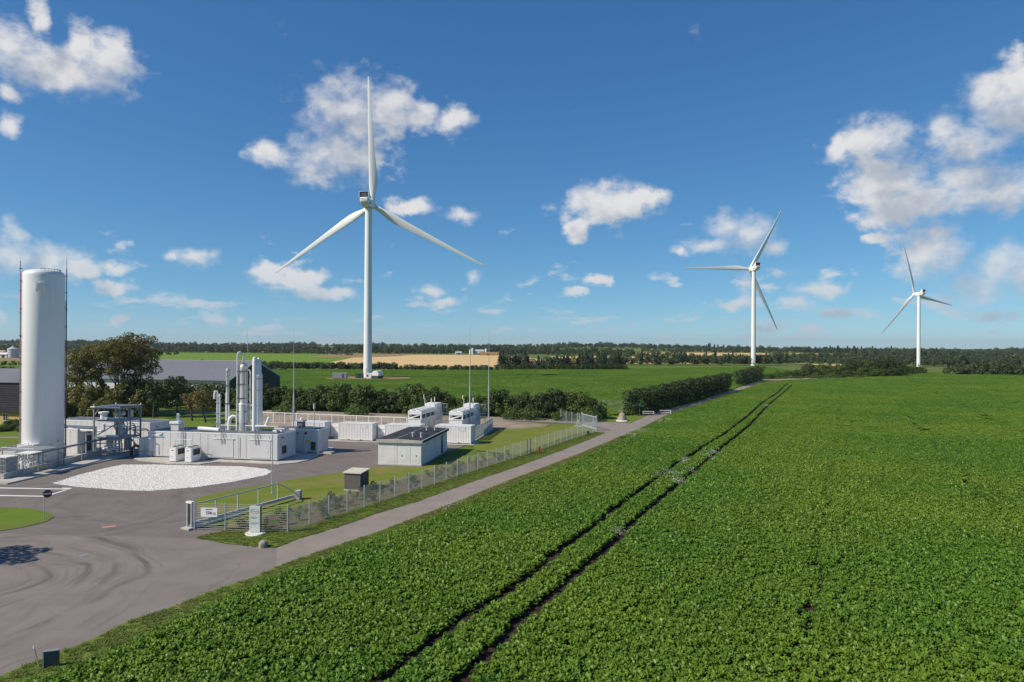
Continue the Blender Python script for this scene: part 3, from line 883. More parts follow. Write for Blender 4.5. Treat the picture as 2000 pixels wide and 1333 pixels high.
MB().tube((17.9, 1.9, 3.9), (19.2, 2.0, 3.9), 0.22, n=12).tube((18.6, 1.6, 3.76), (18.6, 1.6, 4.3), 0.15).tube((18.2, 2.3, 4.2), (18.9, 2.3, 4.2), 0.12).build('roof_motor', M['steel'], main, True)
# cabinet at the left end
cab = thing('valve_cabinet', 'small shaded grey cabinet at the left end of the process container', 'cabinet', (*offm(-ML - 1.75, 0.35), 0.1), MROT)
box('body', M['greyclad'], cab, 0, 1.6, 0, 1.6, 0.12, 2.5)
box('base', M['galv'], cab, -0.02, 1.62, -0.02, 1.62, 0.0, 0.12)
box('top', M['white'], cab, -0.04, 1.64, -0.04, 1.64, 2.5, 2.56)
MB().box(0.75, 1.35, -0.15, -0.003, 0.95, 1.05).tube((1.0, -0.1, 0.2), (1.0, -0.1, 2.2), 0.03).build('meter_pipe', M['galv'], cab)
hose = MB().path([(-1.0, -0.2, 0.05), (-1.0, -0.2, 0.8), (-0.8, -0.2, 1.25), (-0.45, -0.1, 1.45), (0.0, 0.1, 1.4)], 0.16, 10).build('hose', M['dark'], cab, True)
MB().tube((-0.55, -0.5, 0.0), (-0.55, -0.5, 0.9), 0.03).tube((2.5, -0.5, 0.0), (2.5, -0.5, 0.7), 0.03).tube((-0.55, -0.5, 0.7), (2.5, -0.5, 0.7), 0.025).build('guard_rail', M['darkgrey'], cab)

# --- two chillers and the landing steps ---------------------------------------------
def chiller(p, label):
    t = thing('chiller', label, 'chiller', (p[0], p[1], 0.102), ROT, 'white chillers by the process container')
    box('skid', M['darkgrey'], t, 0.02, 0.98, 0.02, 1.98, 0, 0.08)
    box('body', M['white'], t, 0, 1.0, 0, 2.0, 0.081, 1.92)
    for k in range(2):
        box('grille', M['dark'], t, 1.0, 1.025, 0.35 + k * 0.72, 1.02 + k * 0.72, 0.92, 1.72)
    box('display', M['dark'], t, 0.3, 0.62, -0.02, -0.001, 1.5, 1.6)
    box('badge', M['print'], t, 0.25, 0.5, -0.015, -0.001, 0.62, 0.68)
    box('edge_strip', M['pylon'], t, 0.86, 1.002, -0.012, -0.001, 0.1, 1.9)
    box('top_frame', M['white'], t, -0.03, 1.03, -0.03, 2.03, 1.921, 1.98)
    for k in range(2):
        MB().lathe([(0.36, 1.981), (0.38, 2.06), (0.33, 2.06), (0.31, 1.99)], 0.5, 0.5 + k, 18).build('fan_ring', M['darkgrey'], t)
    return t


chiller((-46.25, 92.35), 'left of the two white chillers in front of the process container')
chiller((-43.92, 91.82), 'right of the two white chillers, nearest the landing steps')
st = thing('landing_steps', 'galvanised landing with steps and handrail behind the chillers', 'steps', (*offm(-14.6, -1.35), 0.102), MROT)
box('landing', M['steel'], st, 0.2, 2.6, 0, 1.2, 1.72, 1.80)
for x in (0.3, 2.5):
    for y in (0.1, 1.1):
        box('leg', M['galv'], st, x - 0.04, x + 0.04, y - 0.04, y + 0.04, 0, 1.72)
for i in range(7):
    box('tread', M['galv'], st, 2.62 + i * 0.26, 2.86 + i * 0.26, 0.1, 1.0, 1.5 - i * 0.22, 1.54 - i * 0.22)
MB().beam((2.6, 0.06, 1.72), (4.45, 0.06, 0.05), 0.05, 0.22).beam((2.6, 1.04, 1.72), (4.45, 1.04, 0.05), 0.05, 0.22).build('stringer', M['galv'], st)
MB().path([(0.2, 0.02, 2.8), (2.6, 0.02, 2.8), (4.4, 0.02, 1.1), (4.4, 0.02, 0.1)], 0.03, 6).tube((0.2, 0.02, 1.8), (0.2, 0.02, 2.8), 0.03).tube((1.4, 0.02, 1.8), (1.4, 0.02, 2.8), 0.03).tube((2.6, 0.02, 1.8), (2.6, 0.02, 2.8), 0.03).tube((0.2, 0.02, 2.3), (2.6, 0.02, 2.3), 0.02).build('handrail', M['galv'], st)
MB().box(0.3, 2.4, 0.1, 1.1, 0.0, 0.1).beam((2.6, -0.6, 0.05), (5.2, 0.9, 0.05), 0.15, 0.1).build('foot_frame', M['darkgrey'], st)

# --- the second process container, right rear ---------------------------------------
SEC = (-28.3, 100.1)
sec = thing('pump_container', 'grey panelled container right of the columns with a rooftop vent and yellow sign', 'container', off(SEC, -7.2, 0), ROT)
panelled(sec, 7.2, 3.0, 3.6, 0.30, 1.2, M['greyclad'])
for x in (0.4, 3.6, 6.8):
    box('foot', M['concrete'], sec, x - 0.15, x + 0.15, 0.1, 2.9, 0.101, 0.198)
box('grille', M['darkgrey'], sec, 5.95, 6.7, -0.03, -0.003, 0.5, 1.75)
MB().tube((5.55, -0.03, 1.75), (5.55, -0.004, 1.75), 0.3, n=20).build('warning_sign', M['yellow'], sec)
MB().tube((3.9, -0.1, 2.95), (3.9, -0.004, 2.95), 0.12, n=10).build('wall_valve', M['darkgrey'], sec)
MB().tube((5.2, -0.14, 3.0), (5.2, -0.004, 3.0), 0.2, n=12).build('alarm_bell', M['deepred'], sec)
v = box('vent_stack', M['roofgrey'], sec, 3.0, 3.9, 1.2, 2.1, 3.62, 4.5)
MB().box(2.85, 4.05, 1.05, 2.25, 4.5, 4.75).build('vent_cap', M['galv'], v)
MB().lathe([(0.0, 4.75), (0.2, 4.76), (0.2, 4.95), (0.1, 5.05), (0.02, 5.08)], 3.45, 1.65, 12).build('vent_globe', M['white'], v, True)
MB().tube((5.4, 2.0, 3.62), (5.4, 2.0, 6.4), 0.05).tube((5.4, 2.0, 6.4), (5.4, 2.0, 7.2), 0.16, n=12).build('exhaust_mast', M['galv'], sec, True)
MB().tube((3.0, -1.2, 0.1), (3.0, -1.2, 2.1), 0.06).tube((6.0, -1.4, 0.1), (6.0, -1.4, 1.7), 0.06).beam((1.0, -1.2, 1.9), (6.2, -1.4, 0.25), 0.06, 0.2).build('hand_ramp', M['galv'], sec)
tag(MB().prism([(p[0], p[1]) for p in (off(SEC, 0.5, 0.4), off(SEC, 1.9, 0.3), off(SEC, 1.9, 1.4), off(SEC, 0.5, 1.5))], 0.0, 0.3).build('concrete_block', M['concrete']), 'low concrete block beside the grey pump container', 'block')

# --- rear buildings -----------------------------------------------------------------
RE = (-56.56, 106.83)
rear = thing('rear_container', 'long grey container behind the pipe tower with a dark flat roof', 'container', off(RE, -17.5, 0), ROT)
panelled(rear, 17.5, 4.2, 3.7, 0.25, 1.2, M['greyclad'])
for x in (0.4, 4.5, 8.7, 13, 17.1):
    box('foot', M['concrete'], rear, x - 0.15, x + 0.15, 0.1, 2.9, 0.1, 0.148)
box('wall_light', M['dark'], rear, 17.52, 17.62, 1.3, 1.6, 2.8, 2.95)
MB().path([(17.3, -0.1, 1.2), (17.3, -0.1, 2.2), (16.9, -0.15, 2.8), (14.5, -0.15, 2.6)], 0.06).build('wall_pipe', M['darkgrey'], rear)
MB().lathe([(0.5, 3.72), (0.5, 4.5), (0.75, 4.8), (0.75, 5.0), (0.3, 5.05)], 7.6, 1.4, 18).build('roof_cowl', M['white'], rear, True)
for x in (2.0, 5.5, 9.0):
    MB().tube((x, 0.5, 3.72), (x, 0.5, 4.0), 0.08).build('roof_stub', M['steel'], rear)
QE = (-62.35, 98.11)
qq = thing('switch_container', 'grey container with a dark door beside the foot of the tall tank', 'container', off(QE, -6.2, 0), ROT)
panelled(qq, 6.2, 3.4, 3.75, 0.25, 1.2, M['greyclad'])
for x in (0.4, 3.1, 5.8):
    box('foot', M['concrete'], qq, x - 0.15, x + 0.15, 0.1, 3.3, 0.161, 0.148 + 0.02)
box('door', M['dark'], qq, 6.203, 6.25, 1.3, 2.4, 0.35, 2.6)
MB().tube((6.2, 2.0, 3.1), (6.32, 2.0, 3.1), 0.18, n=12).build('alarm_bell', M['deepred'], qq)
for x in (4.3, 5.9):
    MB().tube((x, 0.4, 3.77), (x, 0.4, 4.05), 0.07).build('roof_stub', M['steel'], qq)

# --- tall storage tank -----------------------------------------------------------------
TX, TY, TR = -63.75, 92.9, 2.44
tank = thing('storage_tank', 'very tall white cylindrical storage tank at the left of the plant', 'tank', (TX, TY, 0.16))
TH = 25.75
prof = [(TR - 0.02, 0), (TR, 0.03)]
for z in ():
    prof += [(TR, z - 0.03), (TR + 0.012, z - 0.01), (TR + 0.012, z + 0.01), (TR, z + 0.03)]
prof += [(TR, TH - 0.75), (TR - 0.06, TH - 0.45), (TR - 0.25, TH - 0.2), (TR - 0.6, TH - 0.05), (TR - 1.4, TH + 0.1), (0.02, TH + 0.2)]
MB().lathe(prof, n=72).build('shell', M['tank'], tank, True, angle=50)
for z in (4.9, 9.8, 14.7, 19.6):
    MB().lathe([(TR + 0.001, z - 0.012), (TR + 0.006, z), (TR + 0.001, z + 0.012)], n=72, closed=False).build('weld_seam', M['white2'], tank)
a0 = math.atan2(-TY, -TX)          # bearing of the viewer's side of the shell
mw = MB().box(-0.62, 0.62, -0.14, 0.08, -0.6, 0.6); o = mw.build('manway_plate', M['white'], tank, loc=(math.cos(a0 - 0.12) * TR, math.sin(a0 - 0.12) * TR, 23.4), rz=a0 - 0.12 + R(90))
mh = MB().tube((0, -0.05, 0), (0, -0.36, 0), 0.52, n=28).build('manway_lid', M['white'], tank, loc=(math.cos(a0 - 0.09) * (TR + 0.03), math.sin(a0 - 0.09) * (TR + 0.03), 23.4), rz=a0 - 0.09 + R(90))


def side_pipe(ang, r, z1, mat, name, antenna=0.0, n_cl=9, extra=0.16):
    x, y = math.cos(ang) * (TR + extra), math.sin(ang) * (TR + extra)
    p = MB().tube((x, y, 0.3), (x, y, z1), r).build(name, mat, tank, True)
    cl = MB().box(-0.06, 0.06, -0.12, 0.24, -0.045, 0.045).mesh('clamp', M['darkgrey'])
    for i in range(n_cl):
        link('clamp', cl, p, (x, y, 2.0 + i * (z1 - 3.0) / (n_cl - 1)), ang - R(90) + math.pi)
    if antenna:
        MB().tube((x, y, z1), (x, y, z1 + antenna), 0.035, 0.02).build('antenna', M['darkgrey'], tank)
    return p


side_pipe(a0 - R(84), 0.05, TH + 1.1, M['pipe_red'], 'riser_pipe')
side_pipe(a0 - R(77), 0.04, TH - 0.6, M['pipe_red'], 'riser_pipe', n_cl=7, extra=0.12)
side_pipe(a0 + R(86), 0.06, TH + 0.4, M['darkgrey'], 'riser_pipe', 1.6, 11)
side_pipe(a0 + R(80), 0.035, TH - 4.0, M['pipe_red'], 'riser_pipe', n_cl=8, extra=0.1)
rl = MB()
pr = [(math.cos(a0 + R(t)) * (TR - 0.5), math.sin(a0 + R(t)) * (TR - 0.5), TH + 0.14) for t in range(-10, 200, 12)]
rl.path(pr, 0.03, 6)
for p in pr:
    rl.tube((p[0], p[1], TH - 0.1), p, 0.022, n=6)
rl.build('top_rail', M['darkgrey'], tank)
vc = MB().box(-1.1, 1.1, -0.9, 0.3, 1.55, 2.0)
vc.build('valve_hood', M['white'], tank, loc=(math.cos(a0 - 0.62) * TR, math.sin(a0 - 0.62) * TR, 0.55), rz=a0 - 0.62 + R(90))
vm = MB()
for i in range(4):
    vm.tube((-0.7 + i * 0.45, -0.5, 0.9), (-0.7 + i * 0.45, -0.5, 1.6), 0.09)
vm.tube((-0.9, -0.55, 1.1), (0.9, -0.55, 1.1), 0.08)
vm.build('valve_manifold', M['steel'], tank, loc=(math.cos(a0 - 0.62) * TR, math.sin(a0 - 0.62) * TR, 0.5), rz=a0 - 0.62 + R(90))
for i, t in enumerate((0.1, 0.35, 0.75, 0.9)):
    MB().box(-0.12, 0.12, -0.18, 0.05, 0, 0.22).build('shell_nozzle', M['galv'], tank, loc=(math.cos(a0 + t) * TR, math.sin(a0 + t) * TR, (0.7, 2.2, 2.6, 0.9)[i]), rz=a0 + t + R(90))

# --- bund wall and pipe rack along the slab edge -------------------------------------------
def between(p, q, t):
    return (p[0] + (q[0] - p[0]) * t, p[1] + (q[1] - p[1]) * t)


B0, B1 = (-59.09, 79.7), (-58.54, 97.1)
bd = Vector((B1[0] - B0[0], B1[1] - B0[1], 0)); BLEN = bd.length; BRZ = math.atan2(bd.y, bd.x)
bund = thing('bund_wall', 'low grey concrete bund wall along the edge of the tank slab', 'wall', (B0[0], B0[1], 0.161), BRZ)
seg = BLEN / 5
me = MB().box(0.006, seg - 0.006, 0.0, 0.2, 0, 0.62).mesh('wall_section', M['concrete'])
for i in range(5):
    link('wall_section', me, bund, (i * seg, 0, 0))
MB().box(-0.2, -0.003, 0.0, 9.0, 0, 0.62).build('wall_section', M['concrete'], bund)
MB().box(-0.01, BLEN, 0.01, 0.19, 0.622, 0.66).build('coping', M['steel'], bund)
MB().box(5.6, 6.2, -0.03, -0.002, 0.25, 0.5).build('warning_plate', M['yellow'], bund)
rack = thing('pipe_rack', 'raised grey pipe rack on posts in front of the tall tank', 'pipe rack', (*off(B0, 0, 0)[:2], 0.161), BRZ)
for i, x in enumerate((4.6, 9.2, 12.7, 16.6, 20.0)):
    o = box('post', M['frame'], rack, x - 0.06, x + 0.06, -0.62, -0.5, 0, 2.15)
    box('foot_plate', M['darkgrey'], o, x - 0.15, x + 0.15, -0.72, -0.4, 0.0, 0.03)
    box('crosshead', M['frame'], o, x - 0.05, x + 0.05, -0.9, -0.25, 2.15, 2.22)
for y, r in ((-0.78, 0.075), (-0.56, 0.11), (-0.36, 0.07)):
    MB().tube((3.4, y, 2.22 + r), (22.5, y, 2.22 + r), r).build('pipe', M['frame'] if r > 0.1 else M['roofgrey'], rack, True)
box('end_canopy', M['white'], rack, 2.6, 4.6, -1.1, 0.9, 2.45, 2.55)
MB().tube((2.9, 0.6, 0.1), (2.9, 0.6, 2.45), 0.05).tube((3.6, 0.7, 0.1), (3.6, 0.7, 2.45), 0.05).tube((4.2, 0.8, 0.1), (4.2, 0.8, 2.45), 0.05).tube((2.8, -0.1, 0.1), (2.8, -0.1, 2.45), 0.04).build('drop_pipe', M['steel'], rack)

# --- pump skid with a flat cover at the foot of the tank ------------------------------------
sk = thing('pump_skid', 'pump skid with pipework under a flat grey cover left of the pipe rack', 'pump skid', (*off((-61.62, 83.95), -2.2, 1.0)[:2], 0.161), ROT)
box('cover', M['frame'], sk, -0.6, 4.3, 0.2, 4.0, 2.35, 2.45)
MB().tube((-0.6, 0.2, 2.75), (4.3, 0.2, 2.75), 0.03).tube((-0.6, 0.2, 2.45), (-0.6, 0.2, 2.8), 0.03).tube((-0.6, 0.2, 2.75), (-0.6, 4.0, 2.75), 0.03).tube((-0.6, 4.0, 2.45), (-0.6, 4.0, 2.8), 0.03).tube((-0.6, 2.0, 2.45), (-0.6, 2.0, 2.8), 0.03).build('cover_rail', M['white'], sk)
for x in (-0.5, 1.8, 4.2):
    for y in (0.3, 3.9):
        box('post', M['frame'], sk, x - 0.05, x + 0.05, y - 0.05, y + 0.05, 0, 2.35)
rng = random.Random(5)
for i in range(7):
    x = 0.0 + i * 0.55
    z = 0.5 + rng.random() * 0.5
    MB().path([(x, 0.5, 0.1), (x, 0.5, z), (x + 0.15, 0.6, z + 0.2), (x + 0.5, 1.2, z + 0.25), (x + 0.5, 1.2, 2.1)], 0.07 + rng.random() * 0.05, 8).build('pipe', M['steel'] if i % 2 else M['white'], sk, True)
for i, (x, y, r, h) in enumerate(((0.5, 2.2, 0.35, 1.5), (1.7, 2.5, 0.3, 1.2), (2.9, 2.2, 0.4, 1.7), (3.6, 1.1, 0.28, 1.0))):
    MB().lathe([(r * 0.6, 0.05), (r, 0.2), (r, h - 0.15), (r * 0.6, h), (0.05, h + 0.05)], x, y, 18).build('vessel', M['steel'] if i % 2 else M['white'], sk, True)
MB().tube((0.1, 0.9, 0.45), (1.5, 0.9, 0.45), 0.25, n=14).build('pump', M['white'], sk, True)
MB().tube((1.9, 0.8, 0.4), (3.2, 0.8, 0.4), 0.22, n=14).build('pump', M['steel'], sk, True)
ev = thing('air_evaporator', 'grey finned evaporator block at the left picture edge behind the bund wall', 'evaporator', (*off(B0, -2.35, 0.35)[:2], 0.161), ROT)
fin = MB().box(-0.045, 0.045, 0, 1.5, 0.25, 2.35).mesh('fin', M['frame'])
for i in range(9):
    link('fin', fin, ev, (0.12 + i * 0.225, 0, 0))
box('base_frame', M['galv'], ev, 0, 2.05, 0.05, 1.45, 0.12, 0.245)
box('top_header', M['white'], ev, -0.05, 2.1, 0.0, 1.5, 2.36, 2.46)
for x in (0.1, 1.95):
    box('leg', M['galv'], ev, x - 0.05, x + 0.05, 0.1, 0.2, 0, 0.12)
for z in (0.8, 1.4, 2.0):
    box('tie_bar', M['galv'], ev, 0.05, 2.0, -0.04, -0.002, z, z + 0.04)

# --- open steel pipe tower -----------------------------------------------------------------
PT = (-59.8, 97.74)
pt = thing('pipe_tower', 'open steel frame tower with a roof, two decks and process vessels', 'pipe tower', (PT[0], PT[1], 0.161), ROT)
W_, D_ = 4.3, 4.0
for x in (0, W_):
    for y in (0, D_):
        o = box('column', M['frame'], pt, x - 0.09, x + 0.09, y - 0.09, y + 0.09, 0, 6.75)
        MB().tube((x, y, 6.9), (x, y, 7.15), 0.1, 0.03).build('finial', M['white'], o)
box('column', M['frame'], pt, W_ - 0.07, W_ + 0.07, D_ / 2 - 0.07, D_ / 2 + 0.07, 0, 6.75)
for z, nm in ((0.25, 'base_beam'), (2.35, 'deck_beam'), (4.85, 'deck_beam'), (6.65, 'roof_beam')):
    for y in (0, D_):
        box(nm, M['frame'], pt, 0.092, W_ - 0.092, y - 0.07, y + 0.07, z - 0.1, z + 0.1)
    for x in (0, W_):
        box(nm, M['frame'], pt, x - 0.07, x + 0.07, 0.092, D_ - 0.092, z - 0.1, z + 0.1)
box('side_beam', M['frame'], pt, W_ - 0.05, W_ + 0.05, 0.1, D_ / 2 - 0.08, 3.6, 3.75)
box('side_beam', M['frame'], pt, W_ - 0.05, W_ + 0.05, D_ / 2 + 0.08, D_ - 0.1, 3.6, 3.75)
rf = box('roof', M['roofgrey'], pt, -0.25, W_ + 0.25, -0.25, D_ + 0.25, 6.76, 6.86)
box('roof_trim', M['white'], rf, -0.3, W_ + 0.3, -0.3, -0.252, 6.74, 6.9)
for z in (2.46, 4.96):
    box('deck', M['steel'], pt, 0.1, W_ - 0.1, 0.1, D_ - 0.1, z - 0.02, z)
for (a, b_) in (((0.1, 0, 2.5), (W_ - 0.1, 0, 4.7)), ((0.1, 0, 5.6), (0.9, 0, 6.6)), ((W_ - 0.1, 0, 5.6), (W_ - 0.9, 0, 6.6)), ((0.1, 0, 0.9), (0.6, 0, 0.3)), ((W_, 0.1, 5.6), (W_, 0.9, 6.6)), ((W_, D_ - 0.1, 5.6), (W_, D_ - 0.9, 6.6)), ((W_, 0.1, 2.5), (W_, 1.9, 3.55)), ((W_, D_ - 0.1, 2.5), (W_, 2.1, 3.55)), ((W_, D_ - 0.1, 0.4), (W_, 2.1, 2.2))):
    MB().beam(a, b_, 0.09, 0.12).build('brace', M['frame'], pt)
for (x, y, r, z0, z1, mt) in ((2.2, 2.4, 0.55, 2.5, 4.8, 'darkgrey'), (3.3, 1.5, 0.45, 2.5, 4.4, 'white'), (1.3, 2.8, 0.4, 2.5, 4.6, 'white2'), (2.5, 2.0, 0.8, 5.35, 6.1, 'insul'), (1.2, 1.6, 0.5, 0.35, 1.9, 'white2'), (3.2, 2.8, 0.5, 0.35, 2.1, 'steel'), (3.3, 3.2, 0.35, 5.0, 6.3, 'steel')):
    MB().lathe([(r * 0.5, z0), (r, z0 + 0.15), (r, z1 - 0.2), (r * 0.6, z1 - 0.04), (0.05, z1)], x, y, 20).build('vessel', M[mt], pt, True)
for (x0, x1, y, z, r) in ((1.1, 3.6, 0.7, 5.12, 0.17), (1.7, 4.0, 0.5, 2.62, 0.16), (1.1, 3.9, 0.5, 0.75, 0.13), (1.4, 3.9, 0.45, 1.15, 0.12), (1.2, 3.6, 0.5, 1.55, 0.1), (0.4, 3.9, 0.9, 2.0, 0.1), (0.6, 3.9, 1.4, 3.9, 0.07)):
    MB().tube((x0, y, z), (x1, y, z), r, n=12).build('pipe', M['white'], pt, True)
rng = random.Random(9)
for i in range(16):
    x = W_ - 0.25 - rng.random() * 0.5; y = 0.4 + i * 0.21
    z0 = rng.choice((0.35, 2.5, 2.5)); z1 = z0 + 1.0 + rng.random() * 1.1
    MB().path([(x, y, z0), (x, y, z1), (x - 0.2, y, z1 + 0.15), (x - 0.9, y, z1 + 0.15)], 0.045 + rng.random() * 0.04, 6).build('pipe', M['steel'] if i % 3 else M['darkgrey'], pt, True)
MB().path([(-4.4, 0.2, 3.55), (-2.6, 0.1, 3.4), (1.5, 0.3, 3.35), (1.5, 0.3, 4.3)], 0.13, 10).build('link_pipe', M['white'], pt, True)
MB().path([(3.6, 0.6, 2.62), (5.2, 0.6, 2.62), (9.6, -0.1, 2.55), (9.6, -0.1, 1.2)], 0.06, 8).tube((6.3, 0.4, 0.0), (6.3, 0.4, 2.55), 0.06).build('link_pipe', M['galv'], pt, True)
MB().tube((-1.6, 0.3, 0.0), (-1.6, 0.3, 3.35), 0.09).tube((-1.2, 1.2, 0.0), (-1.2, 1.2, 3.3), 0.09).box(-3.7, -1.3, 0.0, 0.9, 3.22, 3.32).build('pipe_support', M['galv'], pt)

# --- process columns behind the long container ------------------------------------------
def column(px_x, Y, name, label, build):
    x = (px_x - 1000) / 1333.33 * Y
    t = thing(name, label, 'column', (x, Y, 0.1))
    build(t)
    return t


def c_tall_white(t):
    MB().lathe([(0.55, 0), (0.55, 11.4), (0.57, 11.45), (0.55, 11.55), (0.40, 11.95), (0.38, 13.2), (0.3, 13.7), (0.12, 14.0), (0.02, 14.05)], 0.16, 0, 28).build('shell', M['white'], t, True)
    MB().tube((-0.26, -0.4, 3.5), (-0.26, -0.4, 13.6), 0.3, n=16).lathe([(0.3, 13.6), (0.22, 14.05), (0.02, 14.15)], -0.26, -0.4, 16).build('side_duct', M['white'], t, True)
    for z in (5, 7.2, 9.4, 11.0):
        MB().lathe([(0.565, z), (0.565, z + 0.06)], 0.16, 0, 24, False).box(-0.85, -0.55, -0.35, -0.25, z, z + 0.15).build('band', M['darkgrey'] if z > 8 else M['steel'], t)
    MB().path([(0.8, -0.3, 4.2), (1.3, -0.3, 4.3), (1.6, -0.4, 4.9), (1.9, -0.4, 5.6)], 0.2, 10).tube((0.0, -0.6, 4.3), (1.6, -0.6, 4.3), 0.16).build('roof_elbow', M['white'], t, True)


def c_silver(t):
    MB().lathe([(0.72, 0), (0.72, 7.4), (0.62, 7.55), (0.60, 7.6), (0.60, 12.2), (0.64, 12.22), (0.64, 12.4), (0.60, 12.42), (0.58, 12.75), (0.42, 13.05), (0.24, 13.2), (0.2, 13.3)], 0, 0, 30).build('shell', M['insul'], t, True)
    MB().lathe([(0.24, 13.25), (0.26, 13.32), (0.16, 13.4), (0.09, 14.5), (0.03, 14.6)], 0, 0, 14).build('nozzle', M['white'], t, True)
    MB().path([(-0.66, -0.5, 3.4), (-0.66, -0.5, 14.3), (-0.56, -0.45, 14.75), (-0.36, -0.35, 14.85), (-0.16, -0.25, 14.65), (-0.1, -0.2, 14.4)], 0.13, 12).build('vapour_pipe', M['steel'], t, True)
    MB().path([(0.66, -0.2, 12.2), (0.95, -0.2, 12.25), (1.05, -0.2, 12.0), (1.05, -0.2, 3.6)], 0.1, 10).build('down_pipe', M['steel'], t, True)
    for z in (4.6, 6.3, 8.2, 10.2, 12.0):
        MB().box(-0.7, 0.75, -0.64, -0.54, z, z + 0.1).build('bracket', M['darkgrey'], t)
    MB().lathe([(0.73, 7.3), (0.76, 7.35), (0.76, 7.42), (0.73, 7.47)], 0, 0, 28, False).build('flange', M['white'], t)


def c_thin(t):
    MB().lathe([(0.30, 0), (0.30, 7.2), (0.22, 7.35), (0.22, 11.3), (0.30, 11.32), (0.30, 11.5), (0.22, 11.52), (0.22, 12.0), (0.31, 12.02), (0.31, 12.2), (0.2, 12.3), (0.1, 12.5), (0.02, 12.55)], 0, 0, 20).build('shell', M['insul'], t, True)
    MB().tube((0.25, -0.15, 3.6), (0.25, -0.15, 7.2), 0.1).tube((-0.3, 0.1, 3.6), (-0.3, 0.1, 9.0), 0.05).build('side_pipe', M['white'], t, True)
    MB().path([(0.4, -0.35, 3.6), (0.4, -0.35, 4.7), (0.5, -0.35, 5.3), (0.85, -0.35, 5.65), (1.3, -0.3, 5.6), (1.5, -0.3, 5.25), (1.5, -0.3, 3.6)], [0.24, 0.24, 0.24, 0.22, 0.18, 0.16, 0.16], 12).build('elbow_pipe', M['white'], t, True)
    for z in (4.9, 7.4, 10.0):
        MB().box(-0.34, 0.34, -0.32, 0.1, z, z + 0.09).build('bracket', M['darkgrey'], t)


def c_short(t):
    MB().tube((-0.16, 0, 0), (-0.16, 0, 8.9), 0.17, n=14).tube((0.2, -0.1, 0), (0.2, -0.1, 8.3), 0.14, n=14).lathe([(0.2, 8.3), (0.2, 8.6), (0.05, 8.75)], 0.2, -0.1, 14).build('twin_pipe', M['steel'], t, True)
    MB().path([(-0.16, 0, 8.8), (-0.25, -0.05, 9.1), (-0.5, -0.1, 9.1), (-0.58, -0.1, 8.8), (-0.58, -0.1, 8.0)], 0.14, 10).build('bend', M['white'], t, True)
    for z in (4.5, 6.0, 7.5):
        MB().box(-0.38, 0.38, -0.26, 0.18, z, z + 0.08).build('bracket', M['galv'], t)


column(503, 97.4, 'process_column', 'white rocket shaped process column with tapered top, rightmost of the four', c_tall_white)
column(476, 97.6, 'process_column', 'thick silver process column with a white bent vapour pipe', c_silver)
column(445, 98.0, 'process_column', 'thin banded silver process column with a white elbow pipe', c_thin)
column(428, 98.8, 'process_column', 'shortest pale twin pipe column, leftmost of the four', c_short)

# --- white shipping containers --------------------------------------------------------------
def shipping_container(p, L, label, plate=True):
    t = thing('shipping_container', label, 'container', (p[0], p[1], 0.082), ROT, 'white shipping containers in a row')
    W, H = 2.44, 2.9
    MB().rib_x(0.12, L - 0.12, 0.06, 0.28, H - 0.12, 0.045, 0.28).build('side_wall', M['white'], t)
    o = MB().rib_x(0.12, L - 0.12, 0.06, 0.28, H - 0.12, 0.045, 0.28).build('side_wall', M['white'], t, loc=(L, W, 0), rz=math.pi)
    for x in (0, L - 0.118):
        for y in (0, W - 0.118):
            box('corner_post', M['white'], t, x, x + 0.118, y, y + 0.118, 0.10, H)
            box('corner_casting', M['white2'], t, x - 0.01, x + 0.128, y - 0.01, y + 0.128, 0.0, 0.098)
    for y in (0.005, W - 0.105):
        box('top_rail', M['white'], t, 0.12, L - 0.12, y, y + 0.1, H - 0.118, H - 0.004)
        box('bottom_rail', M['white2'], t, 0.12, L - 0.12, y, y + 0.1, 0.12, 0.278)
    rf = MB()
    rf.rib_x(0, L - 0.24, 0.0, 0, W - 0.22, 0.02, 0.3, 0.05)
    o = rf.build('roof', M['white'], t, loc=(0.12, W - 0.11, H - 0.03)); o.rotation_euler = (R(90), 0, 0)
    o.scale = (1, 1, 1)
    o.rotation_euler = (R(-90), 0, 0); o.location = (0.12, 0.11, H - 0.035)
    box('end_wall', M['white'], t, 0.03, 0.08, 0.12, W - 0.12, 0.12, H - 0.01)
    for k in range(2):
        d = box('door_leaf', M['white'], t, L - 0.08, L - 0.03, 0.125 + k * (W / 2 - 0.12), 0.125 + k * (W / 2 - 0.12) + W / 2 - 0.135, 0.15, H - 0.1)
        for s in (0.3, 0.8):
            MB().tube((L - 0.01, 0.125 + k * (W / 2 - 0.12) + s, 0.2), (L - 0.01, 0.125 + k * (W / 2 - 0.12) + s, H - 0.15), 0.02, n=6).build('lock_rod', M['galv'], d)
    if plate:
        box('name_plate', M['white2'], t, L - 2.0, L - 0.95, 0.0, 0.012, 2.1, 2.72)
    for x in (1.9, 4.1):
        box('fork_pocket', M['dark'], t, x - 0.18, x + 0.18, -0.004, 0.004, 0.13, 0.23)
    return t


AR = (-22.95, 112.92)
shipping_container(off(AR, -6.2, 0), 6.1, 'white ribbed shipping container standing alone between the pump container and the concrete building')
shipping_container(off(AR, -6.2 - 8.6, 0), 6.1, 'white ribbed container partly hidden behind the grey pump container')
shipping_container(off(AR, 2.1, 0), 6.1, 'white ribbed container mostly hidden behind the concrete building roof')
shipping_container(off((-6.57, 110.24), -6.1, 0), 6.1, 'white ribbed container right of the concrete building, beside the slatted fence')


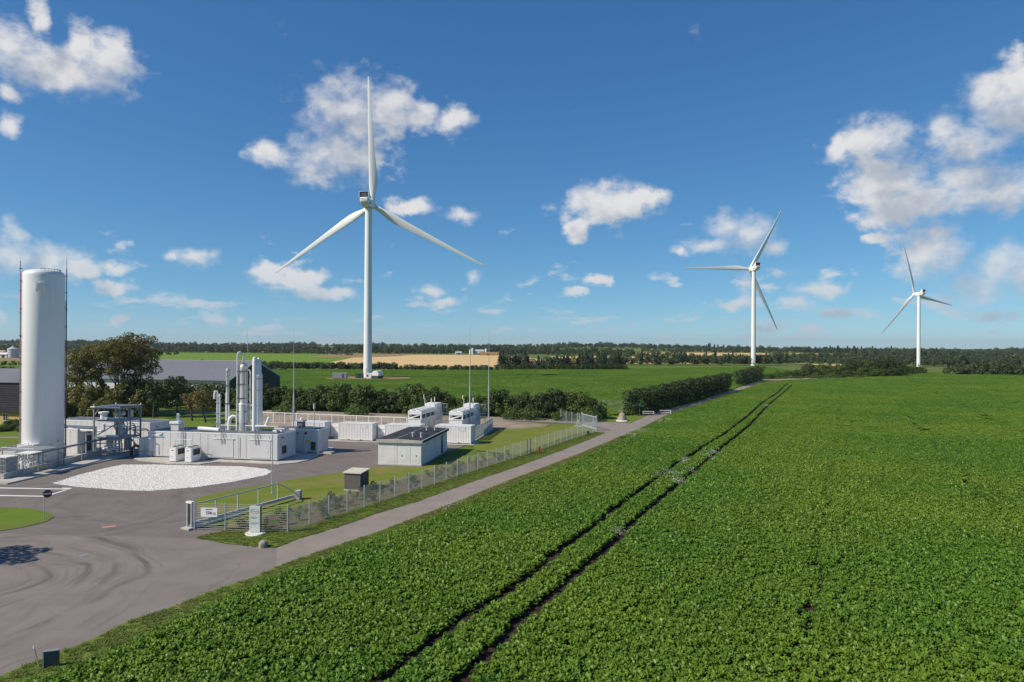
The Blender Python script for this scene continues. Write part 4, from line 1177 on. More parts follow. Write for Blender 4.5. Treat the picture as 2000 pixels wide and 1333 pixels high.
def gap_cabinet(p, label):
    t = thing('switch_cabinet', label, 'cabinet', (p[0], p[1], 0.081), ROT, 'white cabinets between containers')
    box('body', M['white'], t, 0, 1.6, 0, 0.8, 0.1, 2.5)
    box('plinth', M['roofgrey'], t, 0.02, 1.58, 0.02, 0.78, 0, 0.098)
    for z in (0.7, 1.8):
        box('seam_strip', M['darkgrey'], t, 0.05, 1.55, -0.02, -0.002, z, z + 0.06)
    box('door', M['white2'], t, 0.08, 0.78, -0.018, -0.003, 0.85, 1.72)
    box('step', M['roofgrey'], t, -0.1, 1.7, -0.6, -0.03, 0.0, 0.35)


gap_cabinet(off(AR, -8.2, 1.6), 'white cabinet in the gap left of the lone white container')
gap_cabinet(off(AR, 0.2, 1.6), 'white cabinet in the gap left of the concrete building')

# --- two electrolyser units -------------------------------------------------------------------
def electrolyser(p, label):
    t = thing('electrolyser_unit', label, 'container', (p[0], p[1], 0.0), ROT, 'white electrolyser containers')
    W, L, H = 2.5, 12.2, 2.9
    box('plinth', M['concrete'], t, -0.1, W + 0.1, -0.1, L + 0.1, 0.0, 0.12)
    box('front_wall', M['white'], t, 0.05, W - 0.05, 0.0, 0.05, 0.15, H)
    box('rear_wall', M['white'], t, 0.05, W - 0.05, L - 0.05, L, 0.15, H)
    side = MB().rib_x(0, L, 0, 0.15, H, 0.04, 0.5)
    side.build('side_wall', M['white2'], t, loc=(W - 0.05, 0, 0), rz=R(90))
    MB().rib_x(0, L, 0, 0.15, H, 0.04, 0.5).build('side_wall', M['white2'], t, loc=(0.05, L, 0), rz=R(-90))
    box('roof', M['white'], t, -0.06, W + 0.06, -0.06, L + 0.04, H + 0.003, H + 0.1)
    for z in (1.2, 1.38):
        box('vent_slot', M['steel'], t, 0.7, 1.7, -0.015, -0.002, z + 0.5, z + 0.56)
    for y in (4.2, 6.8, 9.4):
        box('side_door', M['greyclad'], t, W + 0.0, W + 0.03, y, y + 1.1, 0.3, 2.4)
    # dry cooler on legs
    ck = MB()
    ck.box(-0.02, W + 0.02, 0.1, 8.0, 3.72, 4.35)
    c = ck.build('cooler_box', M['white'], t)
    for y in (0.25, 2.6, 5.2, 7.8):
        for x in (0.1, W - 0.1):
            box('cooler_leg', M['white'], t, x - 0.1, x + 0.1, y - 0.1, y + 0.1, H + 0.101, 3.718)
    MB().beam((0.2, 0.2, 3.05), (W - 0.3, 0.2, 3.68), 0.06, 0.2).build('brace', M['white'], t)
    MB().box(0.3, W - 0.3, 1.2, 7.6, 3.05, 3.6).build('coil', M['darkgrey'], t)
    ring = MB().lathe([(0.50, 0), (0.55, 0.2), (0.49, 0.2), (0.45, 0.05)], 0, 0, 18).mesh('fan_ring', M['white'])
    blade = MB().lathe([(0.44, 0.08), (0.44, 0.1), (0.1, 0.14)], 0, 0, 14).mesh('fan_disc', M['darkgrey'])
    for i in range(2):
        for j in range(6):
            rg = link('fan_ring', ring, c, (0.65 + i * 1.2, 0.8 + j * 1.28, 4.351))
            link('fan_disc', blade, c, (0.65 + i * 1.2, 0.8 + j * 1.28, 4.351))
    box('rear_unit', M['white'], t, 0.1, W - 0.1, 8.5, 11.6, 3.05, 5.0)
    MB().tube((1.3, 8.9, 5.0), (1.3, 8.9, 5.9), 0.1).tube((1.8, 9.3, 5.0), (1.8, 9.3, 6.2), 0.09).tube((0.6, 7.2, 4.36), (0.6, 7.2, 6.1), 0.05).tube((0.4, 7.2, 6.0), (0.4, 7.2, 6.8), 0.08).build('vent_pipe', M['white'], t, True)
    pp = MB()
    for k in range(4):
        pp.path([(W + 0.02, 8.4 + k * 0.8, 2.0), (W + 0.25, 8.4 + k * 0.8, 2.3), (W + 0.25, 8.4 + k * 0.8, 3.9), (W - 0.2, 8.4 + k * 0.8, 4.3)], 0.07, 6)
    pp.build('side_pipe', M['steel'], t, True)
    cg = MB()
    for x in (W + 0.1, W + 0.55, W + 1.0):
        cg.tube((x, 11.2, 2.0), (x, 11.2, 4.8), 0.03, n=6)
    for z in (3.4, 4.1, 4.8):
        cg.tube((W + 0.1, 11.2, z), (W + 1.0, 11.2, z), 0.03, n=6)
        cg.tube((W + 1.0, 11.2, z), (W + 1.0, 12.2, z), 0.03, n=6)
    cg.tube((W + 1.0, 12.2, 0), (W + 1.0, 12.2, 4.8), 0.03, n=6).box(W + 0.05, W + 1.05, 11.1, 12.3, 2.9, 2.96).tube((W + 1.0, 11.2, 0), (W + 1.0, 11.2, 2.9), 0.04, n=6)
    cg.build('landing_cage', M['galv'], t)
    return t


electrolyser((-18.45, 121.3), 'left white electrolyser unit with roof cooler fans behind the containers')
electrolyser((-11.05, 120.2), 'right white electrolyser unit with roof cooler fans beside the slatted fence')

# --- slatted enclosure fence on its kerb ---------------------------------------------------------
S0, S1 = (-6.1, 114.46), (-3.62, 129.93)
d = Vector((S1[0] - S0[0], S1[1] - S0[1], 0)); SL = d.length
sf = thing('slatted_fence', 'pale vertical slat fence on a concrete kerb right of the electrolyser units', 'fence', (S0[0], S0[1], 0.0), math.atan2(d.y, d.x))
box('kerb', M['concrete'], sf, -0.4, SL + 0.2, -0.2, 0.2, -0.02, 0.14)
slat = MB().box(-0.05, 0.05, -0.015, 0.015, 0.18, 2.35).mesh('slat', M['galv'])
for i in range(int(SL / 0.17)):
    link('slat', slat, sf, (0.05 + i * 0.17, -0.03, 0))
for z in (0.5, 2.05):
    box('rail', M['galv'], sf, 0, SL, -0.012, 0.03, z, z + 0.06)
for i in range(7):
    box('post', M['white'], sf, i * SL / 6 - 0.04, i * SL / 6 + 0.04, 0.032, 0.11, 0.14, 2.45)

# --- concrete service building ---------------------------------------------------------------------
CR = (-11.97, 90.46)
CB = R(-9.0)
cbx = (math.cos(CB), math.sin(CB)); W_, D_ = 5.95, 13.8
cb = thing('concrete_building', 'flat concrete service building with a dark felt roof and two white doors', 'building', (CR[0] - W_ * cbx[0], CR[1] - W_ * cbx[1], 0), CB)
box('base', M['concrete'], cb, -0.06, W_ + 0.06, -0.06, D_ + 0.06, -0.02, 0.12)
box('core', M['concrete'], cb, 0.08, W_ - 0.08, 0.08, D_ - 0.08, 0.12, 3.0)
for (x0, x1) in ((0.0, 2.28), (2.30, 2.62)):
    box('front_panel', M['concrete_panel'], cb, x0, x1, 0, 0.1, 0.12, 3.02)
box('front_panel', M['concrete_panel'], cb, 2.64, W_, 0.0, 0.1, 2.86, 3.02)
box('door_pier', M['concrete_panel'], cb, 3.92, 4.44, 0.0, 0.1, 0.12, 2.85)
box('door_pier', M['concrete_panel'], cb, 5.86, W_, 0.0, 0.1, 0.12, 2.85)
for x0, x1 in ((2.66, 3.90), (4.46, 5.84)):
    dd = box('door', M['door_white'], cb, x0, x1, 0.02, 0.08, 0.14, 2.82)
    box('handle', M['darkgrey'], dd, x1 - 0.62, x1 - 0.56, -0.03, 0.019, 1.2, 1.45)
    box('louvre', M['white2'], dd, x0 + 0.15, x1 - 0.15, 0.005, 0.019, 0.4, 0.95)
n = 6; p = (D_ - 0.2) / n
for i in range(n):
    box('side_panel', M['concrete_panel'], cb, W_ - 0.1, W_, 0.102 + i * p, 0.102 + (i + 1) * p - 0.018, 0.12, 3.0)
    box('side_panel', M['concrete_panel'], cb, 0, 0.1, 0.102 + i * p, 0.102 + (i + 1) * p - 0.018, 0.12, 3.0)
box('rear_panel', M['concrete_panel'], cb, 0, W_, D_ - 0.09, D_, 0.12, 3.0)
box('side_door', M['darkgrey'], cb, W_ + 0.002, W_ + 0.05, 10.2, 11.3, 0.15, 2.7)
RX = 2.55
MB().extr_y([(-0.22, 3.02), (W_ + 0.22, 3.02), (W_ + 0.22, 3.36), (RX, 3.52), (-0.22, 3.40)], -0.25, 0.0).build('fascia', M['concrete'], cb)
rf = MB().extr_y([(-0.24, 3.03), (W_ + 0.24, 3.03), (W_ + 0.24, 3.38), (RX, 3.54), (-0.24, 3.42)], 0.003, D_ + 0.25).build('roof', M['felt'], cb)
MB().beam((W_ + 0.2, -0.2, 3.38), (W_ + 0.2, D_ + 0.2, 3.38), 0.12, 0.06).build('edge_flashing', M['galv'], rf)
MB().beam((RX, -0.1, 3.55), (RX, D_ + 0.2, 3.55), 0.08, 0.03).build('ridge_flashing', M['galv'], rf)
for (x, y) in ((3.9, 3.0), (5.1, 2.9), (3.9, 9.8), (5.2, 9.6)):
    MB().lathe([(0.26, 0), (0.2, 0.03), (0.15, 0.06), (0.15, 0.5), (0.22, 0.52), (0.22, 0.62), (0.05, 0.66)], x, y, 16).build('roof_vent', M['galv'], rf, True, loc=(0, 0, 3.40))
for i in range(8):
    box('felt_patch', M['felt'], rf, 0.6 + (i % 4) * 1.45, 1.3 + (i % 4) * 1.45, 4.2 + (i // 4) * 4.2 + (i % 3) * 0.7, 4.6 + (i // 4) * 4.2 + (i % 3) * 0.7, 3.40, 3.57)

# --- slatted transformer kiosk on the lawn ------------------------------------------------------------
KR = (-16.47, 74.58)
kk = thing('kiosk', 'small brown slatted kiosk with a pale lid on the lawn', 'kiosk', off(KR, -1.95, 0), ROT)
box('plinth', M['concrete'], kk, -0.03, 1.98, -0.03, 2.2, 0.0, 0.16)
box('core', M['darkgrey'], kk, 0.05, 1.9, 0.05, 2.12, 0.16, 1.93)
sl = MB().box(0, 0.15, 0, 0.045, 0.17, 1.93).mesh('slat', M['kiosk'])
for i in range(11):
    link('slat', sl, kk, (0.02 + i * 0.175, 0, 0))
sl2 = MB().box(0, 0.04, 0, 0.15, 0.17, 1.93).mesh('slat', M['darkgrey'])
for i in range(12):
    link('slat', sl2, kk, (1.905, 0.06 + i * 0.175, 0))
MB().extr_x([(-0.14, 1.94), (2.3, 2.06), (2.3, 2.16), (-0.14, 2.04)], -0.12, 2.08).build('lid', M['lid'], kk)
box('handle', M['steel'], kk, 1.947, 1.99, 0.9, 1.0, 1.35, 1.45)


# ------------------------------------------------------------------ fences, gates, signs, masts
def fence_line(name, label, p, q, bay, h, wire_mesh, post_mat, skip=()):
    d = Vector((q[0] - p[0], q[1] - p[1], 0)); L = d.length
    n = max(1, round(L / bay)); s = L / n
    t = thing(name, label, 'fence', (p[0], p[1], 0.03), math.atan2(d.y, d.x))
    post = MB().tube((0, 0, 0), (0, 0, h + 0.12), 0.055, n=8).mesh('post', post_mat)
    for i in range(n + 1):
        link('post', post, t, (i * s, 0, 0))
    me = wire_mesh(s, h)
    for i in range(n):
        if i not in skip:
            link('wire_panel', me, t, (i * s, 0.05, 0))
    return t


def weld_mesh(s, h, dv=0.11, dh=0.2, r=0.0032):
    mb = MB()
    k = int(s / dv)
    for i in range(1, k + 1):
        x = i * s / (k + 1)
        mb.box(x - r, x + r, -r, r, 0.08, h)
    for j in range(int(h / dh) + 1):
        z = 0.1 + j * dh
        if z < h:
            mb.box(0.02, s - 0.02, r, 3 * r, z - r, z + r)
    return mb.mesh('wire_panel', M['galv'])


F0, F1 = (-19.01, 58.24), (16.07, 128.41)
fence_line('wire_fence', 'long grey wire mesh fence with round posts along the lane', F0, F1, 2.5, 2.05, weld_mesh, M['galv'])


def bar_panel(s, h):
    mb = MB()
    for j in range(12):
        z = 0.12 + j * (h - 0.1) / 11
        mb.box(0.03, s - 0.03, -0.008, 0.008, z - 0.012, z + 0.012)
    for x in (s * 0.33, s * 0.66):
        mb.box(x - 0.006, x + 0.006, 0.01, 0.022, 0.05, h)
    return mb.mesh('wire_panel', M['galv'])


FA, FB = (-27.23, 58.73), (-19.0, 58.08)
fence_line('bar_fence', 'grey fence of horizontal wires beside the sliding gate', FA, FB, 2.9, 2.25, bar_panel, M['galv'])
# back fence: white rails
RB0, RB1 = (-51.1, 139.84), off((-20.52, 130.8), 0.5, 0)
RBd = Vector((RB1[0] - RB0[0], RB1[1] - RB0[1], 0)); RBL = RBd.length
bf = thing('back_fence', 'white fence with a top rail and thin wires behind the containers', 'fence', (RB0[0], RB0[1], 0.03), math.atan2(RBd.y, RBd.x))
n = 12; s = RBL / n
post = MB().box(-0.07, 0.07, -0.07, 0.07, 0, 2.05).mesh('post', M['white'])
rail = MB().box(0.0, s, -0.05, 0.05, 2.05, 2.2).mesh('top_rail', M['white'])
low = MB().box(0.07, s - 0.07, -0.03, 0.03, 0.1, 0.16).mesh('bottom_rail', M['white'])
mid = MB().box(s / 2 - 0.02, s / 2 + 0.02, -0.02, 0.02, 0.16, 2.05)
for j in range(9):
    mid.box(0.07, s - 0.07, -0.006, 0.006, 0.3 + j * 0.2, 0.312 + j * 0.2)
mid = mid.mesh('wire_panel', M['white'])
for i in range(n + 1):
    link('post', post, bf, (i * s, 0, 0))
    if i < n:
        link('top_rail', rail, bf, (i * s, 0, 0)); link('bottom_rail', low, bf, (i * s, 0, 0)); link('wire_panel', mid, bf, (i * s, 0, 0))

# sliding gate
GA, GB = (-27.81, 59.21), (-22.14, 71.07)
gd = Vector((GB[0] - GA[0], GB[1] - GA[1], 0)); GL = gd.length
gate = thing('sliding_gate', 'grey steel sliding gate with a sloping tail standing open on the lawn edge', 'gate', (GA[0], GA[1], 0.03), math.atan2(gd.y, gd.x))
box('guide_post', M['galv'], gate, -0.15, 0.0, -0.3, -0.2, 0.15, 2.2)
box('guide_post', M['galv'], gate, -0.15, 0.0, 0.2, 0.3, 0.15, 2.2)
box('guide_head', M['white'], gate, -0.2, 0.12, -0.36, 0.36, 2.2, 2.35)
box('motor_cabinet', M['dark'], gate, -0.14, -0.02, -0.19, 0.19, 0.4, 2.1)
box('foot_block', M['concrete'], gate, -0.6, 0.2, -0.5, 0.5, 0, 0.15)
box('bottom_beam', M['galv'], gate, 0.1, GL, -0.09, 0.09, 0.22, 0.5)
TLEN = GL * 0.78
box('top_beam', M['galv'], gate, 0.1, TLEN, -0.04, 0.04, 1.98, 2.08)
for i in range(5):
    x = 0.15 + i * (TLEN - 0.2) / 4
    box('upright', M['galv'], gate, x - 0.045, x + 0.045, -0.04, 0.04, 0.502, 1.978)
MB().beam((TLEN, 0, 2.02), (GL - 0.1, 0, 0.55), 0.07, 0.08).build('tail_brace', M['galv'], gate)
MB().beam((0.1, -0.3, 0.12), (GL * 0.42, -0.3, 0.12), 0.22, 0.16).build('track', M['steel'], gate)
tag(MB().prism([(0, 0), (0.5, 0.05), (0.55, 0.8), (0.05, 0.75)], 0.03, 0.95).build('concrete_block', M['concrete'], loc=(GB[0] - 0.15, GB[1] - 0.9, 0)), 'upright concrete block at the tail of the sliding gate', 'block')

# notice board on the bar fence
nb = thing('notice_board', 'white notice board with a small plan fixed to the bar fence', 'sign', (*(-26.59, 58.58), 0.03), math.atan2(FB[1] - FA[1], FB[0] - FA[0]))
o = nb
box('board', M['sign_white'], nb, 0.05, 1.5, -0.16, -0.12, 1.22, 2.0)
box('heading', M['print'], nb, 0.48, 1.08, -0.17, -0.161, 1.82, 1.9)
box('plan_print', M['pink_print'], nb, 0.5, 0.82, -0.17, -0.161, 1.42, 1.74)
box('plan_print', M['print'], nb, 0.84, 1.02, -0.17, -0.161, 1.45, 1.66)
box('plan_print', M['pink_print'], nb, 1.1, 1.36, -0.17, -0.161, 1.38, 1.62)
box('bracket', M['galv'], nb, 0.3, 0.36, -0.12, -0.02, 1.3, 1.36)
box('bracket', M['galv'], nb, 1.2, 1.26, -0.12, -0.02, 1.3, 1.36)

# pylon sign
PY = (-21.65, 57.72)
py = thing('pylon_sign', 'upright grey sign with a red and blue oval on white pebbles', 'sign', (PY[0], PY[1], 0.04), R(-4))
box('panel', M['pylon'], py, -0.46, 0.46, -0.09, 0.09, 0.14, 2.3)
box('edge', M['green_paint'], py, 0.461, 0.53, -0.08, 0.1, 0.14, 2.28)
box('foot', M['dark'], py, -0.38, 0.48, -0.06, 0.06, 0.0, 0.138)


def arc(a0_, a1_, mat):
    mb = MB(); n = 22
    vs = []
    for i in range(n + 1):
        t = R(a0_ + (a1_ - a0_) * i / n)
        for k in (0.34, 0.295):
            vs.append((k * math.cos(t), -0.096, 1.86 + 0.62 * k * math.sin(t)))
    mb.add(vs, [(2 * i, 2 * i + 1, 2 * i + 3, 2 * i + 2) for i in range(n)])
    mb.add([(x, y + 0.005, z) for x, y, z in vs], [(2 * i, 2 * i + 2, 2 * i + 3, 2 * i + 1) for i in range(n)])
    return mb.build('logo_arc', mat, py)


arc(75, 215, M['navy']); arc(235, 415, M['red'])
MB().box(-0.2, 0.2, -0.097, -0.091, 1.835, 1.875).build('logo_lettering', M['print'], py)
for z, w in ((1.36, 0.34), (1.27, 0.26), (0.88, 0.36), (0.79, 0.26)):
    box('text_line', M['print'], py, -0.35, -0.35 + w * 2, -0.096, -0.091, z, z + 0.035)
pb = MB(); rng = random.Random(3)
pb.lathe([(0.85, 0.0), (0.8, 0.05), (0.5, 0.08), (0.02, 0.09)], 0.05, -0.05, 22)
for i in range(160):
    a = rng.random() * 6.28; r = 0.85 * math.sqrt(rng.random()); q = 0.03 + rng.random() * 0.035
    x, y = 0.05 + r * math.cos(a), -0.05 + r * math.sin(a) * 0.9
    pb.lathe([(q * 0.6, 0.04), (q, 0.07 + q * 0.3), (q * 0.4, 0.07 + q)], x, y, 5)
tag(pb.build('pebble_bed', M['white_gravel'], loc=(PY[0], PY[1], 0.04)), 'round bed of white pebbles at the foot of the grey sign', 'gravel', kind='stuff')


def rock(name, loc, sx, sy, sz, label, cat, seed):
    rng = random.Random(seed)
    bm = bmesh.new()
    bmesh.ops.create_icosphere(bm, subdivisions=3, radius=1)
    ph = [rng.random() * 6 for _ in range(6)]
    for v in bm.verts:
        c = v.co
        k = 1 + 0.12 * math.sin(c.x * 2.3 + ph[0]) + 0.1 * math.sin(c.y * 3.1 + ph[1]) + 0.08 * math.sin(c.z * 4.2 + ph[2]) + 0.05 * math.sin(c.x * 7 + c.y * 6 + ph[3])
        v.co = Vector((c.x * sx * k, c.y * sy * k, max(-0.25, c.z * k) * sz))
    me = bpy.data.meshes.new(name); bm.to_mesh(me); bm.free()
    me.materials.append(M['stone'])
    me.shade_smooth()
    me.set_sharp_from_angle(angle=R(28))
    return tag(link(name, me, None, loc), label, cat)


rock('boulder', (*(-19.62, 53.93), 0.10), 0.42, 0.34, 0.42, 'low brown boulder on the grass tip by the lane', 'boulder', 1)
rock('boulder', (*(23.83, 147.26), 0.25), 1.0, 0.8, 1.25, 'tall memorial boulder on a pale ring at the far lane junction', 'boulder', 4)
tag(MB().lathe([(1.25, 0), (1.2, 0.09), (0.02, 0.1)], 0, 0, 24).build('gravel_ring', M['white_gravel'], loc=(*(23.56, 146.24), 0.03)), 'pale gravel ring round the memorial boulder', 'gravel', kind='structure')

# no-entry sign
ne = thing('no_entry_sign', 'round dark red no entry sign on a grey pole at the grass island', 'sign', (*(-42.58, 62.24), 0.03), R(38))
MB().tube((0, 0, 0), (0, 0, 2.5), 0.035, n=8).build('pole', M['galv'], ne)
MB().tube((0, -0.06, 2.25), (0, -0.04, 2.25), 0.36, n=28).build('disc', M['deepred'], ne, loc=(0.25, 0, 0))
MB().box(-0.05, 0.53, -0.072, -0.062, 2.2, 2.3).build('bar', M['sign_white'], ne)
box('bracket', M['galv'], ne, -0.05, 0.1, -0.04, 0.04, 2.2, 2.3)

# worn red and white bar on the yard, manhole, small panel at the road edge, stake
tag(MB().sheet([(-35.8, 59.73), (-34.85, 60.17), (-34.6, 59.75), (-35.45, 59.23)], 0.010).build('red_bar', M['redpaint']), 'worn red and white bar painted on the yard by the gate', 'road marking', kind='structure')
mh = thing('manhole', 'small pale manhole cover in the middle of the yard', 'manhole', (*(-32.24, 51.61), 0.004))
MB().lathe([(0.34, 0), (0.34, 0.012), (0.25, 0.014), (0.25, 0.010), (0.02, 0.012)], 0, 0, 26).build('frame', M['frame'], mh)
MB().lathe([(0.22, 0.011), (0.22, 0.02), (0.02, 0.02)], 0, 0, 22).build('lid', M['frame'], mh)
rp = thing('roadside_panel', 'dark blue grey box panel standing in the verge at the bottom left', 'panel', (*(-22.71, 33.77), 0.02), R(20))
box('frame', M['pylon'], rp, -0.34, -0.30, -0.1, 0.1, 0.0, 0.78)
box('panel', M['darkgrey'], rp, -0.298, 0.34, -0.08, 0.08, 0.06, 0.78)
box('cap', M['frame'], rp, -0.35, 0.35, -0.11, 0.11, 0.781, 0.81)
box('leg', M['dark'], rp, 0.1, 0.2, -0.05, 0.05, 0.0, 0.06)
stk = thing('marker_stake', 'thin leaning wooden stake at the bottom left road edge', 'stake', (*(-23.24, 33.66), 0.02))
MB().beam((0, 0, 0), (-0.28, 0.05, 0.95), 0.04, 0.05).build('shaft', M['wood'], stk)
MB().beam((-0.27, 0.05, 0.9), (-0.31, 0.05, 1.02), 0.06, 0.065).build('tip', M['white2'], stk)

# hydrant marker, blue lane sign, two barriers
hy = thing('hydrant', 'red hydrant post at the foot of the wire fence', 'hydrant', (*(4.15, 102.21), 0.03))
MB().lathe([(0.16, 0), (0.16, 0.06), (0.11, 0.08), (0.11, 0.75), (0.14, 0.78), (0.12, 0.95), (0.02, 1.02)], 0, 0, 14).build('barrel', M['red'], hy, True)
MB().tube((-0.2, 0, 0.55), (0.2, 0, 0.55), 0.06).build('outlet', M['red'], hy)
bs = thing('blue_sign', 'round blue path sign on a pole in front of the lane hedge', 'sign', (*(29.66, 158.38), 0.03), R(8))
MB().tube((0, 0, 0), (0, 0, 2.7), 0.04, n=8).build('pole', M['galv'], bs)
MB().tube((0, -0.07, 2.45), (0, -0.045, 2.45), 0.36, n=26).build('disc', M['blue'], bs)
MB().box(-0.12, -0.04, -0.08, -0.071, 2.3, 2.6).box(0.05, 0.12, -0.08, -0.071, 2.3, 2.5).build('symbol', M['sign_white'], bs)


def barrier(p, sgn, label):
    t = thing('lane_barrier', label, 'barrier', (*p, 0.03), R(-6), 'white and red lane barriers')
    box('post', M['white'], t, -0.06, 0.06, -0.06, 0.06, 0, 1.0)
    x1 = sgn * 2.5
    a_, b_ = sorted((sgn * 0.06, x1))
    box('upper_rail', M['sign_white'], t, a_, b_, -0.035, 0.035, 0.86, 0.98)
    box('lower_rail', M['sign_white'], t, a_, b_, -0.03, 0.03, 0.42, 0.52)
    e0, e1 = sorted((x1 - sgn * 0.1, x1))
    box('end_bar', M['sign_white'], t, e0, e1, -0.04, 0.04, 0.521, 0.859)
    xm = x1 - sgn * 0.75
    MB().beam((xm - 0.2, -0.05, 0.45), (xm + 0.2, -0.05, 0.95), 0.03, 0.1).beam((xm + 0.2, -0.055, 0.45), (xm - 0.2, -0.055, 0.95), 0.03, 0.1).build('red_cross', M['red'], t)


barrier((30.5, 158.43), 1, 'left lane barrier with a red cross under the hedge')
barrier((37.55, 161.16), -1, 'right lane barrier with a red cross beside the crop edge')

# rear sliding gate with vertical bars
rg0, rg1 = (16.07, 129.19), (14.02, 135.64)
rgd = Vector((rg1[0] - rg0[0], rg1[1] - rg0[1], 0)); RL = rgd.length
rgt = thing('rear_gate', 'tall grey gate of vertical bars at the far end of the fence', 'gate', (rg0[0], rg0[1], 0.03), math.atan2(rgd.y, rgd.x))
for x in (0, RL):
    box('post', M['galv'], rgt, x - 0.1, x + 0.1, -0.1, 0.1, 0, 2.9)
    box('post', M['galv'], rgt, x - 0.06, x + 0.06, 0.5, 0.62, 0, 2.7)
box('top_beam', M['galv'], rgt, 0.1, RL - 0.1, -0.05, 0.05, 2.5, 2.62)
box('bottom_beam', M['galv'], rgt, 0.1, RL - 0.1, -0.08, 0.08, 0.2, 0.45)
bar = MB().box(-0.016, 0.016, -0.016, 0.016, 0.45, 2.5).mesh('bar', M['galv'])
nb_ = int(RL / 0.16)
for i in range(1, nb_):
    link('bar', bar, rgt, (i * RL / nb_, 0, 0))
MB().beam((RL + 0.1, 0, 2.2), (RL + 0.2, 1.4, 0.1), 0.1).beam((RL - 0.6, 0.2, 0.1), (RL + 0.6, 1.4, 0.1), 0.3, 0.1).build('stay', M['steel'], rgt)
fence_line('return_fence', 'short wire fence running back from the rear gate to the hedge', off(rg1, 0.2, 1.0), (10.5, 146.0), 2.5, 2.3, weld_mesh, M['galv'])
pg = thing('side_gate', 'small dark framed wire gate in the long fence', 'gate', (*(2.34, 100.23), 0.03), math.atan2(F1[1] - F0[1], F1[0] - F0[0]))
for x in (0, 1.1):
    box('post', M['darkgrey'], pg, x - 0.05, x + 0.05, -0.05, 0.05, 0, 2.3)
box('top_rail', M['galv'], pg, 0.05, 1.05, -0.03, 0.03, 2.1, 2.16)
box('bottom_rail', M['galv'], pg, 0.05, 1.05, -0.03, 0.03, 0.12, 0.18)
tag(MB().prism([(0, 0), (0.35, 0.0), (0.35, 0.3), (0, 0.3)], 0.03, 0.7).build('meter_box', M['dark'], loc=(*(13.66, 123.15), 0)), 'small black box at the foot of the fence near the far gate', 'box')

# masts
def mast(p, base_r, top_z, label, lower=0.0):
    t = thing('lightning_mast', label, 'mast', (p[0], p[1], 0.0), 0, 'thin lightning masts')
    h1 = top_z * 0.42
    MB().tube((0, 0, 0), (0, 0, h1), base_r, base_r * 0.8, n=10).build('lower_tube', M['galv'], t, True)
    MB().tube((0, 0, h1), (0, 0, top_z * 0.72), base_r * 0.55, base_r * 0.4, n=8).build('upper_tube', M['galv'], t, True)
    MB().tube((0, 0, top_z * 0.72), (0, 0, top_z), 0.035, 0.018, n=6).build('rod', M['galv'], t, True)
    MB().lathe([(base_r * 2.2, 0), (base_r * 2.2, 0.04), (base_r, 0.06)], 0, 0, 12).build('base_plate', M['galv'], t)


mast((-35.9, 112.4), 0.16, 18.6, 'thin lightning mast between the columns and the lone container')
mast((-50.6, 130.6), 0.10, 19.4, 'faintest lightning mast rising behind the silver process column')
mast((-7.6, 123.9), 0.15, 20.2, 'lightning mast beside the right electrolyser unit')
mast((-4.6, 136.4), 0.15, 19.2, 'rightmost lightning mast behind the slatted fence')
pl = thing('camera_pole', 'bare thin grey pole standing on the lawn behind the sliding gate', 'pole', (*(-25.72, 73.45), 0.03))
MB().tube((0, 0, 0), (0, 0, 6.3), 0.06, 0.05, n=10).build('shaft', M['galv'], pl, True)
MB().lathe([(0.14, 0), (0.14, 0.05), (0.06, 0.07)], 0, 0, 12).build('base_plate', M['galv'], pl)


# ------------------------------------------------------------------ wind turbines
HUB = 84.4


def blade_mesh():
    # radius, chord, thickness ratio, twist (deg), share of chord ahead of the pitch axis, pre-bend
    sec = [(1.2, 2.3, 1.0, 0, 0.5, 0), (3.0, 2.3, 1.0, 6, 0.5, 0), (6.0, 2.9, 0.72, 12, 0.42, 0), (9.5, 3.9, 0.42, 13, 0.33, 0), (13, 4.15, 0.32, 11, 0.30, 0.05), (18, 3.75, 0.27, 8.5, 0.29, 0.1),
           (25, 3.1, 0.24, 6, 0.29, 0.25), (33, 2.5, 0.22, 4, 0.30, 0.5), (42, 1.95, 0.20, 2.2, 0.31, 0.95), (50, 1.5, 0.18, 1, 0.33, 1.5), (57, 1.1, 0.17, 0, 0.36, 2.1), (61, 0.75, 0.16, -0.5, 0.45, 2.5), (62.6, 0.38, 0.16, -0.5, 0.6, 2.68), (63.0, 0.08, 0.2, 0, 0.6, 2.72)]
    n = 20
    vs, fs = [], []
    for (r, c, th, tw, ahead, pb) in sec:
        rd = min(1.0, max(0.0, (th - 0.3) / 0.7))          # 1 = round root, 0 = aerofoil
        for i in range(n):
            t = 2 * math.pi * i / n
            u = 0.5 - 0.5 * math.cos(t)                       # 0 leading edge .. 1 trailing edge
            half = 0.5 * c * th
            yy = math.sin(t) * half
            if rd < 1:
                fo = half * (2.6 * math.sqrt(max(u, 0)) * (1 - u) ** 0.9) * (1 if math.sin(t) >= 0 else -0.75)
                yy = yy * rd + fo * (1 - rd)
            x = (u - ahead) * c
            ct, st = math.cos(R(tw)), math.sin(R(tw))
            vs.append((x * ct - yy * st, x * st + yy * ct + pb, r))
    for j in range(len(sec) - 1):
        for i in range(n):
            fs.append((j * n + i, j * n + (i + 1) % n, (j + 1) * n + (i + 1) % n, (j + 1) * n + i))
    fs.append(tuple(range(n - 1, -1, -1)))
    m = (len(sec) - 1) * n
    fs.append(tuple(range(m, m + n)))
    me = bpy.data.meshes.new('blade')
    me.from_pydata(vs, [], fs)
    me.shade_smooth()
    me.materials.append(M['tower'])
    return me


BLADE = blade_mesh()


